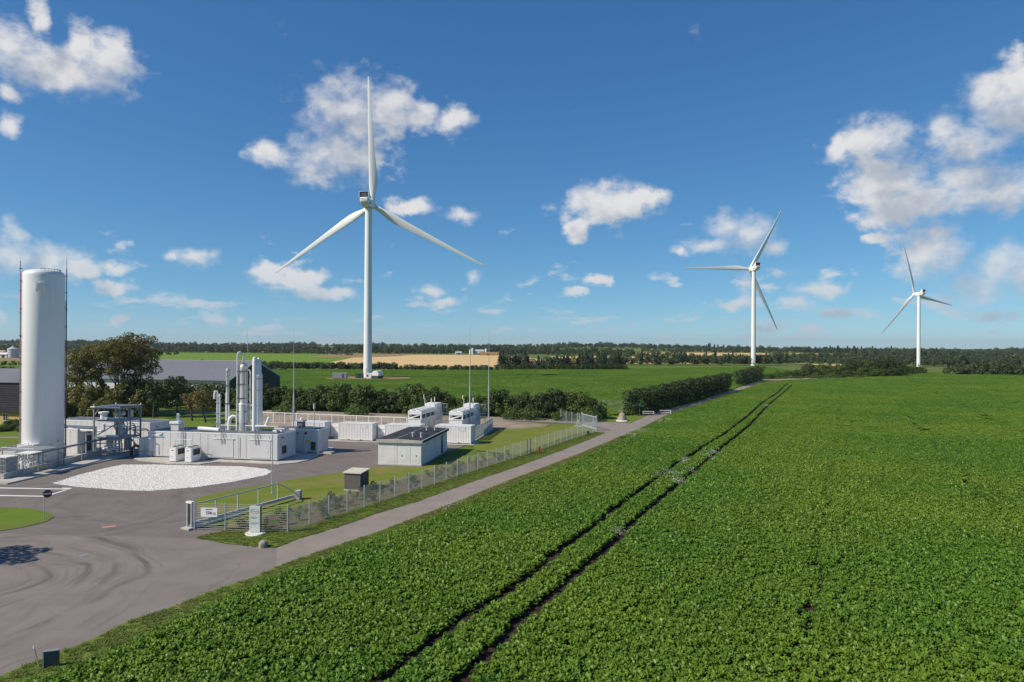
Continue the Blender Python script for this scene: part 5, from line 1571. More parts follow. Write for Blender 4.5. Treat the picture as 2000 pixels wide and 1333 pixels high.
def text_mesh(s, size, mat):
    cu = bpy.data.curves.new('lettering', 'FONT')
    cu.body = s; cu.size = size; cu.extrude = 0.01; cu.align_x = 'CENTER'
    ob = bpy.data.objects.new('lettering', cu)
    COL.objects.link(ob)
    dg = bpy.context.evaluated_depsgraph_get()
    me = bpy.data.meshes.new_from_object(ob.evaluated_get(dg))
    bpy.data.objects.remove(ob, do_unlink=True)
    me.materials.clear(); me.materials.append(mat)
    return me


NAME = text_mesh('Vestas', 0.75, M['print'])


def turbine(loc, az, th0, label):
    t = thing('wind_turbine', label, 'wind turbine', loc, -R(az), 'white wind turbines')
    prof = [(2.3, 0), (2.3, 0.25), (2.05, 0.26)]
    for z in (20.0, 44.0, 66.0):
        r = 2.05 - 0.45 * z / 85
        prof += [(r, z - 0.12), (r + 0.025, z - 0.1), (r + 0.025, z + 0.1), (r, z + 0.12)]
    prof += [(1.62, HUB - 2.6), (1.75, HUB - 2.5), (1.75, HUB - 1.9)]
    tw = MB().lathe(prof, 0, 0, 48).build('tower', M['tower'], t, True, angle=50)
    a = R(az) + math.atan2(-loc[1], -loc[0]) - R(6)
    dl = (math.cos(a) * 2.04, math.sin(a) * 2.04, 0)
    MB().box(-0.5, 0.5, -0.08, 0.1, 2.6, 4.9).build('door', M['steel'], tw, loc=dl, rz=a + R(90))
    MB().box(-0.9, 0.9, -1.4, 0.0, 2.45, 2.55).beam((0.9, -0.9, 2.45), (3.6, -0.9, 0.1), 0.9, 0.08).beam((0.9, -1.35, 3.5), (3.6, -1.35, 1.1), 0.06).tube((-0.9, -1.35, 2.5), (-0.9, -1.35, 3.5), 0.04).tube((0.9, -1.35, 2.5), (0.9, -1.35, 3.5), 0.04).tube((-0.9, -1.35, 3.5), (0.9, -1.35, 3.5), 0.04).build('steps', M['galv'], tw, loc=dl, rz=a + R(90))
    # nacelle: +y is the rotor side
    na = empty('nacelle', (0, 0, HUB), 0, None)
    na.parent = t
    pr = [(-7.0, 1.75), (-7.0, 0.3), (-6.7, -0.5), (-4.6, -1.75), (-2.0, -1.95), (3.4, -1.95), (4.1, -1.2), (4.1, 1.5), (3.4, 1.95), (-6.6, 1.95)]
    body = MB().extr_x(pr, -1.95, 1.95)
    me = body.mesh('housing', M['tower'])
    ho = link('housing', me, na)
    bv = ho.modifiers.new('edge_rounding', 'BEVEL'); bv.width = 0.35; bv.segments = 3; bv.limit_method = 'ANGLE'; bv.angle_limit = R(30)
    me.shade_smooth()
    # cooler top: rounded frame round dark radiators
    co = MB()
    co.box(-2.4, -2.2, -6.9, -5.2, 1.7, 4.75).box(2.2, 2.4, -6.9, -5.2, 1.7, 4.75).box(-2.199, 2.199, -6.9, -5.2, 4.55, 4.75)
    cf = co.build('cooler_frame', M['tower'], na)
    for k in range(4):
        box('radiator', M['darkgrey'] if k % 3 else M['dark'], na, -2.18 + k * 1.1, -1.14 + k * 1.1, -6.6, -6.4, 1.98, 4.54)
    for s in (-1, 1):
        MB().extr_x([(-5.2, 1.96), (-2.2, 1.96), (-5.2, 3.9)], s * 2.25 - 0.1, s * 2.25 + 0.1).build('cooler_fin', M['tower'], na)
    o = link('lettering', NAME, na, (-0.75, -7.02, 0.95)); o.rotation_euler = (R(90), 0, 0)
    box('side_vent', M['dark'], na, 1.93, 1.97, -4.4, -2.6, -0.6, 0.2)
    box('side_vent', M['dark'], na, -1.97, -1.93, -4.4, -2.6, -0.6, 0.2)
    MB().lathe([(0.9, -2.2), (1.9, -2.1), (1.75, -1.7)], 0, 0, 24).build('yaw_collar', M['steel'], na, True)
    MB().tube((-0.8, -5.0, 4.35), (-0.8, -5.0, 5.5), 0.05).tube((0.8, -5.0, 4.35), (0.8, -5.0, 5.3), 0.05).build('wind_sensor', M['darkgrey'], na)
    # rotor
    tilt = Matrix.Rotation(R(5), 4, 'X')
    base = Matrix.Translation((0, 6.3, HUB + 0.45)) @ tilt
    hub = MB().lathe([(1.5, -2.2), (1.75, -1.6), (1.8, -0.4), (1.75, 0.6), (1.45, 1.5), (0.9, 2.1), (0.3, 2.35), (0.02, 2.38)], 0, 0, 32).build('hub', M['tower'], t, True)
    hub.matrix_local = base @ Matrix.Rotation(R(-90), 4, 'X')
    for k in range(3):
        b = link('blade', BLADE, t)
        b.matrix_local = base @ Matrix.Rotation(R(th0 + 120 * k), 4, 'Y')
    return t


turbine((-69.9, 331.0, 0.0), 7, -1.5, 'nearest and largest white wind turbine, seen from behind with one blade straight up')
turbine((210.4, 595.0, 0.0), -12, 29, 'middle white wind turbine behind the lane hedge, one blade pointing level left')
turbine((470.0, 789.0, -6.0), -17, -19, 'farthest and smallest white wind turbine at the right beyond the beet field')

# equipment on the pad of the nearest turbine
def pad_item(name, label, cat, loc, rz, parts):
    t = thing(name, label, cat, (*loc, 0.3), rz)
    for nm, mat, b in parts:
        box(nm, M[mat], t, *b)
    return t


pad_item('equipment_container', 'grey equipment container on the earth pad left of the nearest turbine foot', 'container', (-84.0, 319.5), R(-4),
         [('body', 'frame', (0, 6.5, 0, 2.5, 0.15, 2.4)), ('roof', 'galv', (-0.1, 6.6, -0.1, 2.6, 2.4, 2.55)), ('base', 'darkgrey', (0, 6.5, 0, 2.5, 0, 0.149)), ('door', 'darkgrey', (4.6, 5.6, -0.04, -0.003, 0.3, 2.2))])
pad_item('transformer_kiosk', 'dark green transformer kiosk in front of the nearest turbine foot', 'kiosk', (-73.5, 320.5), R(-4),
         [('body', 'green_paint', (0, 3.4, 0, 2.2, 0.1, 2.2)), ('roof', 'darkgrey', (-0.1, 3.5, -0.1, 2.3, 2.2, 2.35)), ('plinth', 'concrete', (0, 3.4, 0, 2.2, 0, 0.099)), ('door', 'dark', (1.5, 2.6, -0.04, -0.003, 0.2, 2.0))])
pad_item('white_cabinet', 'white cabinet right of the nearest turbine foot', 'cabinet', (-68.6, 320.5), R(-4),
         [('body', 'white', (0, 2.6, 0, 1.8, 0.1, 2.5)), ('base', 'darkgrey', (0, 2.6, 0, 1.8, 0, 0.099)), ('grille', 'dark', (0.4, 1.2, -0.04, -0.003, 0.9, 1.8))])
tt = thing('slurry_tanker', 'green and white round tanker parked right of the nearest turbine foot', 'tanker', (-63.4, 322.0, 0.3), R(75))
MB().tube((-2.6, 0, 2.0), (2.6, 0, 2.0), 1.75, n=26).build('drum', M['white'], tt, True)
box('chassis', M['green_paint'], tt, -3.0, 3.4, -1.5, 1.5, 0.4, 1.4)
for x in (-1.2, 1.2):
    for y in (-1.75, 1.75):
        w = MB().tube((x, y - 0.25, 0.62), (x, y + 0.25, 0.62), 0.62, n=16).build('wheel', M['dark'], tt)
box('ladder', M['galv'], tt, 2.62, 2.72, -0.3, 0.3, 0.8, 3.6)


# ------------------------------------------------------------------ barn, house and far farms
BR = (-84.0, 203.0)
BW, BL, BE, BRI = 27.0, 66.0, 5.4, 10.7
barn = thing('barn', 'big barn with a long grey metal roof and dark gable behind the columns', 'barn', off(BR, -BL, 0), ROT)
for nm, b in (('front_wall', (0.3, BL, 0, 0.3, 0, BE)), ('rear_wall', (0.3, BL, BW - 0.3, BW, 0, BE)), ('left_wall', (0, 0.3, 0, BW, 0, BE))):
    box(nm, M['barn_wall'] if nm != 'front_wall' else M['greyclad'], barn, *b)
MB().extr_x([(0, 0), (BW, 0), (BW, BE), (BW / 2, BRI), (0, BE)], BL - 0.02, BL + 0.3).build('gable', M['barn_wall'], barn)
me = None
nsh = 33; wsh = BL / nsh
for side in (0, 1):
    y0, y1 = (-0.8, BW / 2) if side == 0 else (BW + 0.8, BW / 2)
    z0 = BE - 0.3
    sh = MB(); a_ = Vector((0, y0, z0)); b_ = Vector((0, y1, BRI))
    nr = (Vector((1, 0, 0)).cross(b_ - a_)).normalized() * (0.12 if side == 0 else -0.12)
    vs = []
    for x in (0.01, wsh - 0.05):
        vs += [(x, *(a_.yz)), (x, *(b_.yz)), (x, b_.y + nr.y, b_.z + nr.z), (x, a_.y + nr.y, a_.z + nr.z)]
    sh.add(vs, [(0, 1, 2, 3), (7, 6, 5, 4), (0, 4, 5, 1), (1, 5, 6, 2), (2, 6, 7, 3), (3, 7, 4, 0)])
    vs = []
    for x in (wsh - 0.05, wsh + 0.01):
        vs += [(x, *(a_.yz)), (x, *(b_.yz)), (x, b_.y + nr.y * 1.12, b_.z + nr.z * 1.12), (x, a_.y + nr.y * 1.12, a_.z + nr.z * 1.12)]
    sh.add(vs, [(0, 1, 2, 3), (7, 6, 5, 4), (0, 4, 5, 1), (1, 5, 6, 2), (2, 6, 7, 3), (3, 7, 4, 0)])
    me = sh.mesh('roof_sheet', M['barn_roof'])
    for i in range(nsh):
        link('roof_sheet', me, barn, (i * wsh, 0, 0))
MB().beam((0, BW / 2, BRI + 0.12), (BL + 0.3, BW / 2, BRI + 0.12), 0.7, 0.1).build('ridge', M['steel'], barn)
MB().beam((BL + 0.32, -0.9, BE - 0.3), (BL + 0.32, BW / 2, BRI + 0.1), 0.12, 0.3).beam((BL + 0.32, BW + 0.9, BE - 0.3), (BL + 0.32, BW / 2, BRI + 0.1), 0.12, 0.3).build('barge_board', M['steel'], barn)
box('sliding_door', M['white2'], barn, 46, 50, -0.08, -0.01, 0.0, 4.2)
box('sliding_door', M['darkgrey'], barn, 41, 45.5, -0.08, -0.01, 0.0, 4.4)

# yellow house with a dark roof at the left edge
HL = (-118.0, 139.0)
ho = thing('house', 'low ochre yellow house with a dark tiled roof left of the tall tank', 'house', (HL[0], HL[1], 0.05), R(-14))
L_, W_, E_, RG = 24.6, 9.0, 2.75, 7.4
box('wall', M['ochre'], ho, 0, L_, 0, W_, 0, E_)
MB().extr_x([(0, E_), (W_, E_), (W_ / 2, RG - 0.3)], 0.01, L_ - 0.01).build('gable', M['ochre'], ho)
for k, (s0, s1) in enumerate(((-0.6, W_ / 2), (W_ + 0.6, W_ / 2))):
    rows = 12
    for i in range(rows):
        ya = s0 + (s1 - s0) * i / rows; yb = s0 + (s1 - s0) * (i + 1.12) / rows
        za = E_ - 0.35 + (RG - E_ + 0.35) * i / rows; zb = E_ - 0.35 + (RG - E_ + 0.35) * (i + 1.0) / rows
        MB().extr_x([(ya, za), (yb, zb), (yb, zb + 0.06), (ya, za + 0.16)], -0.4, L_ + 0.4).build('tile_course', M['house_roof'], ho)
for (x, w, z0, z1) in ((3.0, 1.3, 0.7, 2.1), (8.0, 1.3, 0.7, 2.1), (13.6, 1.3, 0.7, 2.1), (18.3, 1.3, 0.7, 2.1), (22.6, 0.9, 1.7, 2.3)):
    wd = box('window', M['sign_white'], ho, x, x + w, -0.06, -0.002, z0, z1)
    if w > 1:
        box('pane', M['glass'], wd, x + 0.08, x + w / 2 - 0.04, -0.075, -0.061, z0 + 0.08, z1 - 0.08)
        box('pane', M['glass'], wd, x + w / 2 + 0.04, x + w - 0.08, -0.075, -0.061, z0 + 0.08, z1 - 0.08)
    else:
        box('pane', M['glass'], wd, x + 0.08, x + w - 0.08, -0.075, -0.061, z0 + 0.08, z1 - 0.08)
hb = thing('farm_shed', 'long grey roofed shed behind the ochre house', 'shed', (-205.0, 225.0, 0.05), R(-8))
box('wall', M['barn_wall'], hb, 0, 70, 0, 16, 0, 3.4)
for s0 in (-0.6, 16.6):
    MB().extr_x([(s0, 3.3), (8, 7.4), (8, 7.55), (s0, 3.5)], -0.5, 70.5).build('roof', M['barn_roof'], hb)

# silo and pink roofed farm beyond
sl_ = thing('grain_silo', 'round galvanised grain silo with a cone roof left of the tall tank', 'silo', (-548.0, 750.0, 0))
MB().lathe([(5.4, 0), (5.4, 9.8), (5.5, 9.85), (5.4, 9.9), (0.6, 12.6), (0.5, 12.8), (0.02, 12.85)], 0, 0, 28).build('bin', M['galv'], sl_, True)
for z in (2.4, 4.8, 7.2):
    MB().lathe([(5.42, z), (5.48, z + 0.1), (5.42, z + 0.2)], 0, 0, 28, False).build('hoop', M['steel'], sl_)
MB().lathe([(0.5, 12.7), (0.5, 13.4), (0.02, 13.6)], 0, 0, 10).build('roof_cap', M['steel'], sl_)


def simple_house(name, label, cat, loc, rz, L_, W_, E_, RG, wall, roof):
    t = thing(name, label, cat, loc, rz)
    box('wall', M[wall], t, 0, L_, 0, W_, 0, E_)
    MB().extr_x([(0, E_), (W_, E_), (W_ / 2, RG - 0.1)], 0, L_).build('gable', M[wall], t)
    for s0 in (-0.5, W_ + 0.5):
        MB().extr_x([(s0, E_ - 0.2), (W_ / 2, RG), (W_ / 2, RG + 0.2), (s0, E_ + 0.05)], -0.4, L_ + 0.4).build('roof', M[roof], t)
    box('door', M['dark'], t, L_ * 0.4, L_ * 0.4 + 3, -0.06, -0.002, 0, 3.0)
    return t


simple_house('farmhouse', 'pink roofed farm building at the far left edge', 'farmhouse', (-600, 748, 0), R(5), 38, 14, 4, 8.0, 'white', 'brick_pink')
simple_house('white_shed', 'white shed beside the grain silo', 'shed', (-560, 744, 0), R(5), 9, 9, 4, 5.5, 'white', 'white')
simple_house('far_hall', 'pale roofed farm hall on the wooded horizon', 'hall', (-100, 1210, 0), R(10), 11, 8, 3, 5.5, 'greyclad', 'galv')
simple_house('far_farm', 'white farm block with tall stores among far trees', 'farm', (-66, 1215, 0), R(-8), 16, 10, 6, 9, 'white2', 'galv')
simple_house('far_farm', 'low brown roofed farm at the right end of the wheat field', 'farm', (-52, 1110, 0), R(3), 30, 10, 3.2, 5.6, 'ochre', 'stubble')
for i, (x, h_) in enumerate(((-74, 8), (-70, 11), (-46, 10))):
    s_ = thing('far_silo', ('short white silo left of the far farm', 'tall white silo beside the far farm', 'white silo right of the far farm')[i], 'silo', (x, 1212, 0))
    MB().lathe([(1.8, 0), (1.8, h_), (1.2, h_ + 0.6), (0.02, h_ + 0.8)], 0, 0, 14).build('bin', M['white'], s_, True)


# ------------------------------------------------------------------ trees, shrubs, hedges
M['leaf_green'] = leaf_mat('hedge_leaves', (0.040, 0.072, 0.014), (0.105, 0.155, 0.03), (0.15, 0.155, 0.045))
M['leaf_dark'] = leaf_mat('dark_leaves', (0.026, 0.048, 0.014), (0.072, 0.105, 0.025), (0.10, 0.105, 0.032))
M['leaf_olive'] = leaf_mat('olive_autumn_leaves', (0.085, 0.09, 0.02), (0.20, 0.19, 0.04), (0.26, 0.155, 0.05), trans=0.32)
M['leaf_brown'] = leaf_mat('browning_leaves', (0.10, 0.08, 0.02), (0.21, 0.16, 0.04), (0.28, 0.15, 0.055), trans=0.3)
M['leaf_pine'] = leaf_mat('pine_needles', (0.018, 0.034, 0.016), (0.042, 0.066, 0.026), (0.06, 0.075, 0.03), trans=0.1)
M['leaf_far'] = leaf_mat('far_wood_leaves', (0.032, 0.054, 0.02), (0.075, 0.105, 0.034), (0.10, 0.11, 0.04), trans=0.15)  # lightened a little: some haze is put into the leaf colour
M['leaf_fresh'] = leaf_mat('fresh_bush_leaves', (0.045, 0.085, 0.018), (0.10, 0.165, 0.03), (0.14, 0.17, 0.045))


def quads_mesh(name, C, Nn, S, tint, mat, rng, asp=0.75):
    """many small leaf-clump faces: centres, normals, sizes"""
    n = len(C)
    Nn = Nn / np.maximum(1e-6, np.linalg.norm(Nn, axis=1))[:, None]
    rnd = rng.normal(size=(n, 3))
    A_ = np.cross(Nn, rnd); A_ /= np.maximum(1e-6, np.linalg.norm(A_, axis=1))[:, None]
    B_ = np.cross(Nn, A_)
    a = A_ * (S * 0.5)[:, None]; b = B_ * (S * 0.5 * asp)[:, None]
    up = Nn * (S * 0.14)[:, None]
    V = np.stack([C - a, C - b + up * 0, C + a, C + b], axis=1)      # a leaf-like rhomb
    V[:, 1] += up; V[:, 3] += up
    V = V.reshape(-1, 3)
    me = bpy.data.meshes.new(name)
    me.vertices.add(4 * n); me.loops.add(4 * n); me.polygons.add(n)
    me.vertices.foreach_set('co', V.astype(np.float32).ravel())
    me.loops.foreach_set('vertex_index', np.arange(4 * n, dtype=np.int32))
    me.polygons.foreach_set('loop_start', np.arange(0, 4 * n, 4, dtype=np.int32))
    at = me.attributes.new('tint', 'FLOAT', 'FACE')
    at.data.foreach_set('value', np.clip(tint, 0, 1).astype(np.float32))
    me.materials.append(mat)
    me.update(calc_edges=True)
    me.validate()
    return me


def puff_leaves(puffs, n, size, rng, up=0.35, inner=0.72):
    """leaf centres over the outside of a heap of ellipsoid puffs"""
    P = np.array(puffs, float)
    area = (P[:, 3] * P[:, 4] + P[:, 3] * P[:, 5] + P[:, 4] * P[:, 5])
    k = rng.choice(len(P), size=int(n * 1.5), p=area / area.sum())
    d = rng.normal(size=(len(k), 3)); d[:, 2] += 0.25
    d /= np.linalg.norm(d, axis=1)[:, None]
    rad = rng.uniform(0.72, 1.08, len(k)) ** 1.0
    C = P[k, :3] + d * P[k, 3:6] * rad[:, None]
    keep = np.ones(len(k), bool)
    for i in range(0, len(P)):
        q = (C - P[i, :3]) / P[i, 3:6]
        ins = (np.einsum('ij,ij->i', q, q) < inner ** 2) & (k != i)
        keep &= ~ins
    C, d, k = C[keep][:n], d[keep][:n], k[keep][:n]
    Nn = d + np.array([0, 0, up]) + rng.normal(size=d.shape) * 0.45
    pt = rng.uniform(0.15, 0.75, len(P))
    tint = pt[k] * 0.55 + rng.uniform(0, 0.6, len(k)) * 0.6 + 0.02
    S = size * rng.uniform(0.6, 1.35, len(k))
    return C, Nn, S, tint


def crown_mesh(name, puffs, n, size, mat, seed, up=0.35):
    rng = np.random.default_rng(seed)
    C, Nn, S, t = puff_leaves(puffs, n, size, rng, up)
    return quads_mesh(name, C, Nn, S, t, mat, rng)


def limb(mb, rng, p, d, length, r, depth, tips, bend=0.25, split=(2, 3), up=0.15):
    """a tapering, bending limb that forks; records branch ends"""
    pts = [p]; rs = [r]
    k = 4
    for i in range(k):
        d = (d + Vector((rng.uniform(-bend, bend), rng.uniform(-bend, bend), rng.uniform(-bend * 0.5, bend * 0.5) + up * 0.3))).normalized()
        p = p + d * (length / k)
        pts.append(p); rs.append(r * (1 - 0.45 * (i + 1) / k))
    mb.path(pts, rs, 6 if depth > 1 else 5)
    if depth == 0:
        tips.append(p)
        return
    if depth <= 2:
        tips.append(pts[-2])
    for _ in range(rng.randint(*split)):
        nd = (d + Vector((rng.uniform(-0.8, 0.8), rng.uniform(-0.8, 0.8), rng.uniform(-0.15, 0.5)))).normalized()
        limb(mb, rng, p, nd, length * rng.uniform(0.6, 0.82), rs[-1] * 0.8, depth - 1, tips, bend, split, up)


# --- shrubs of the hedge (five kinds, copied) -----------------------------------------------
def shrub_proto(seed, w, h, mat, n=3300, size=0.36):
    rng = random.Random(seed)
    pf = []
    for i in range(44):
        a = rng.random() * 6.28; r = w * 0.5 * math.sqrt(rng.random()) * 0.95
        zt = h * (0.98 - 0.45 * (r / (w * 0.5)) ** 2) * rng.uniform(0.55, 1.0)
        q = rng.uniform(0.38, 1.0)
        pf.append((r * math.cos(a), r * math.sin(a), max(0.6, zt - q * 0.8), q * 1.1, q * 1.1, q))
    for i in range(10):
        a = i / 10 * 6.28; pf.append((w * 0.42 * math.cos(a), w * 0.42 * math.sin(a), rng.uniform(0.6, h * 0.4), 0.9, 0.9, 0.85))
    cr = crown_mesh('crown', pf, n, size, mat, seed)
    mb = MB()
    for i in range(5):
        a = rng.random() * 6.28
        limb(mb, rng, Vector((0.3 * math.cos(a), 0.3 * math.sin(a), 0)), Vector((math.cos(a) * 0.35, math.sin(a) * 0.35, 1)).normalized(), h * 0.45, 0.09, 1, [], 0.2)
    tr = mb.mesh('stems', M['bark'])
    return cr, tr


SHRUBS = [shrub_proto(11, 5.6, 6.4, M['leaf_green']), shrub_proto(12, 6.0, 7.0, M['leaf_dark']), shrub_proto(13, 5.0, 5.6, M['leaf_olive']), shrub_proto(14, 6.4, 6.2, M['leaf_green']), shrub_proto(15, 5.2, 7.2, M['leaf_dark']), shrub_proto(16, 4.6, 3.2, M['leaf_fresh'], 1500, 0.36)]


def place_shrub(k, x, y, s, sz, rz, label, group, name='hedge_shrub', cat='shrub', z=0.0):
    cr, tr = SHRUBS[k]
    t = thing(name, label, cat, (x, y, z), rz, group)
    t.scale = (s, s, s * sz)
    link('crown', cr, t); link('stems', tr, t)
    return t


rng = random.Random(21)
HT = [(525, 740), (545, 747), (575, 744), (600, 750), (625, 746), (645, 750), (665, 739), (690, 748), (712, 747), (732, 755), (750, 760), (778, 752), (807, 745), (830, 752), (850, 751), (872, 764), (892, 770), (915, 765), (937, 760), (958, 760), (977, 756), (1003, 764), (1027, 760), (1050, 760), (1072, 755), (1092, 758), (1110, 752), (1130, 760), (1147, 766), (1160, 773)]
HL_ = [(515, 168.6), (700, 162.2), (900, 156.3), (1090, 150.7), (1165, 149.0)]
for i, (px, py_) in enumerate(HT):
    for a_, b_ in zip(HL_[:-1], HL_[1:]):
        if a_[0] <= px <= b_[0]:
            Y = a_[1] + (b_[1] - a_[1]) * (px - a_[0]) / (b_[0] - a_[0]) + 2.0 + rng.uniform(-0.8, 1.2)
    yh = 676 + 0.00524 * (px - 1000)
    top = 16 - (py_ - yh) * Y / 1333.3
    k = rng.choice((0, 1, 3, 4, 0, 1, 3))
    hh = (6.4, 7.0, 5.6, 6.2, 7.2, 3.2)[k]
    place_shrub(k, (px - 1000) / 1333.3 * Y, Y, 0.95 + rng.uniform(-0.08, 0.12), top / hh / 0.98, rng.random() * 6.28, 'leafy green shrub in the tall hedge row behind the back fence', 'shrubs of the hedge behind the plant')
for px in (560, 700, 820, 910, 1002, 1035, 1098, 1150):
    Y = 158 - (px - 600) * 0.02
    place_shrub(5, (px - 1000) / 1333.3 * Y, Y - 1.0, 0.8 + rng.random() * 0.3, 0.8 + rng.random() * 0.3, rng.random() * 6, 'low fresh green bush at the foot of the tall hedge row', 'low bushes along the hedge foot', 'low_bush', 'bush')
# dense shrubs between the big tree and the barn
for px, Y, tp in ((285, 172, 742), (310, 176, 735), (335, 170, 741), (360, 182, 738), (385, 178, 741), (405, 176, 738), (425, 174, 740), (445, 178, 741), (465, 172, 748), (487, 170, 742), (508, 169, 748)):
    top = 16 - (tp - 673.0) * Y / 1333.3
    k = rng.choice((0, 1, 3, 4))
    place_shrub(k, (px - 1000) / 1333.3 * Y, Y, 1.0, top / (6.4, 7.0, 5.6, 6.2, 7.2)[k], rng.random() * 6.28, 'dense green shrub in the belt between the lawn trees and the barn', 'shrubs in front of the barn')
for px, Y, tp in ((140, 150, 752), (165, 148, 745), (190, 151, 735), (235, 150, 745), (262, 152, 738), (280, 150, 755), (150, 143, 775), (180, 141, 778), (212, 143, 772), (120, 152, 745), (95, 153, 750)):
    top = 16 - (tp - 672.0) * Y / 1333.3
    place_shrub(2 if px != 262 else 1, (px - 1000) / 1333.3 * Y, Y, 1.05, top / 5.6, rng.random() * 6.28, 'olive brown shrub crowding the foot of the big multi stemmed tree', 'shrubs under the big tree')
for px, Y, hgt in ((-30, 125, 1.3), (5, 124, 1.2), (22, 125.5, 1.4), (50, 124, 1.3), (28, 130, 1.9), (40, 130, 2.0)):
    place_shrub(0, (px - 1000) / 1333.3 * Y, Y, 0.55, hgt / 6.4 / 0.55, rng.random() * 6, 'clipped green garden bush in front of the ochre house', 'garden bushes by the house', 'garden_bush', 'bush')

# --- the big multi-stemmed tree ---------------------------------------------------------------
def big_tree():
    rng = random.Random(7)
    Y = 156.0
    x0 = (232 - 1000) / 1333.3 * Y
    t = thing('broad_tree', 'big spreading multi stemmed tree with browning leaves behind the pipe tower', 'tree', (x0, Y, 0))
    mb = MB(); tips = []
    for i in range(13):
        f = i / 12
        a = rng.uniform(-0.5, 0.5)
        lean = -0.95 + 1.35 * f
        limb(mb, rng, Vector((-0.8 + 1.8 * f, rng.uniform(-1, 1), 0)), Vector((lean, a, 1.15)).normalized(), rng.uniform(6.6, 8.0), rng.uniform(0.2, 0.3), 2, tips, 0.14, (2, 3), 0.35)
    mb.build('trunk', M['bark'], t, True)
    pf = []
    nr = np.random.default_rng(3)
    for p in tips:
        q = rng.uniform(0.75, 1.35)
        pf.append((p.x, p.y, p.z, q * 1.15, q * 1.15, q * 0.85))
    # outer crown: arched outline higher in the middle, trailing down on the left
    for i in range(170):
        u = rng.uniform(-1, 1)
        zt = 17.9 - 2.6 * (u - 0.12) ** 2 - (8.2 * max(0, -u - 0.25) ** 1.5) - 5 * max(0, u - 0.6)
        x = -1.6 + u * 9.4
        y = rng.uniform(-5.0, 5.0) * math.sqrt(max(0.05, 1 - u * u))
        z = zt - rng.uniform(0.3, 3.6) - abs(y) * 0.28
        q = rng.uniform(0.9, 1.7)
        pf.append((x, y, z - q, q * 1.2, q * 1.2, q * 0.8))
    left = [p for p in pf if p[0] < 2.5]; right = [p for p in pf if p[0] >= 2.5]
    link('crown', crown_mesh('crown', left, 34000, 0.34, M['leaf_olive'], 31), t)
    link('crown', crown_mesh('crown', right, 9000, 0.33, M['leaf_brown'], 32), t)
    return t


big_tree()


def lawn_tree(px, base_y, top_y, w, label, mat, seed, dens=2400, lean=0.0):
    yh = 676 + 0.00524 * (px - 1000)
    Y = 16 * 1333.3 / (base_y - yh)
    H = 16 - (top_y - yh) * Y / 1333.3
    rng = random.Random(seed)
    t = thing('lawn_tree', label, 'tree', ((px - 1000) / 1333.3 * Y, Y, 0.05), 0, 'small trees on the lawn')
    mb = MB(); tips = []
    limb(mb, rng, Vector((0, 0, 0)), Vector((lean, 0, 1)).normalized(), H * 0.36, 0.24, 3, tips, 0.12, (2, 3), 0.3)
    mb.build('trunk', M['bark'], t, True)
    zs = max(p.z for p in tips)
    pf = []
    for i in range(34):
        a = rng.random() * 6.28; r = w / 2 * math.sqrt(rng.random())
        z = H * (0.42 + 0.5 * rng.random()) - (r / w) * H * 0.18
        q = rng.uniform(0.5, 0.95)
        pf.append((r * math.cos(a), r * math.sin(a), z, q * 1.1, q * 1.1, q * 0.8))
    for p in tips:
        if p.z < H:
            pf.append((p.x, p.y, p.z, 0.6, 0.6, 0.5))
    link('crown', crown_mesh('crown', pf, dens, 0.34, mat, seed), t)


lawn_tree(301, 817, 738, 5.0, 'dark green lawn tree right behind the pipe tower', M['leaf_dark'], 41)
lawn_tree(284, 806, 745, 4.5, 'bushy green lawn tree beside the big multi stemmed tree', M['leaf_green'], 45)
lawn_tree(347, 816, 733, 5.6, 'tall green lawn tree behind the rooftop fan house', M['leaf_dark'], 42)
lawn_tree(376, 823, 762, 2.6, 'thin sparse brownish lawn tree with a straight trunk', M['leaf_brown'], 43, 900)
lawn_tree(402, 826, 760, 3.8, 'leaning brown tinged lawn tree left of the short column', M['leaf_brown'], 44, 1500, -0.15)

# --- clipped hedges along the lane ---------------------------------------------------------------
def hedge(pts, w, hs, label, n, seed):
    """hedge body along a line; hs = height at each point"""
    rng = random.Random(seed)
    p0 = pts[0]
    t = thing('lane_hedge', label, 'hedge', (p0[0], p0[1], 0))
    pf = []
    mb = MB()
    for i in range(len(pts) - 1):
        a, b = Vector((*pts[i], 0)), Vector((*pts[i + 1], 0))
        L = (b - a).length; d = (b - a).normalized(); nrm = Vector((-d.y, d.x, 0))
        k = int(L / 0.9)
        for j in range(k):
            f = j / k
            h = hs[i] + (hs[i + 1] - hs[i]) * f
            c = a + d * (L * f)
            for r_ in range(5):
                q = rng.uniform(0.7, 1.15)
                s = rng.uniform(-0.5, 0.5) * w
                z = rng.choice((0.18, 0.4, 0.62, 0.84, 0.9)) * h * rng.uniform(0.92, 1.06)
                pf.append((c.x + nrm.x * s - p0[0], c.y + nrm.y * s - p0[1], z, q, q, q * 1.05))
            if j % 2 == 0:
                x, y = c.x - p0[0] + rng.uniform(-0.4, 0.4), c.y - p0[1] + rng.uniform(-0.4, 0.4)
                mb.tube((x, y, 0), (x + rng.uniform(-0.3, 0.3), y, h * 0.7), 0.07, 0.04, n=5)
    link('foliage', crown_mesh('foliage', pf, n, 0.42, M['leaf_dark'], seed), t)
    mb.build('stems', M['bark'], t)
    return t


hedge([(27.8, 157.5), (39.5, 178), (58, 212), (79.5, 251)], 3.4, [5.2, 5.8, 6.0, 6.0], 'long dark clipped hedge beside the lane behind the barriers', 30000, 51)
hedge([(92.5, 281), (106, 306), (121, 332)], 3.4, [5.4, 6.2, 6.6], 'short dark hedge at the far end of the lane', 11000, 52)


# ------------------------------------------------------------------ instanced masses (far woods, crop, grass)
PROTO = {}


def proto_collection(name, meshes):
    c = bpy.data.collections.new(name)
    for i, me in enumerate(meshes):
        o = bpy.data.objects.new('%s_%02d' % (name, i), me)
        c.objects.link(o)
    return c


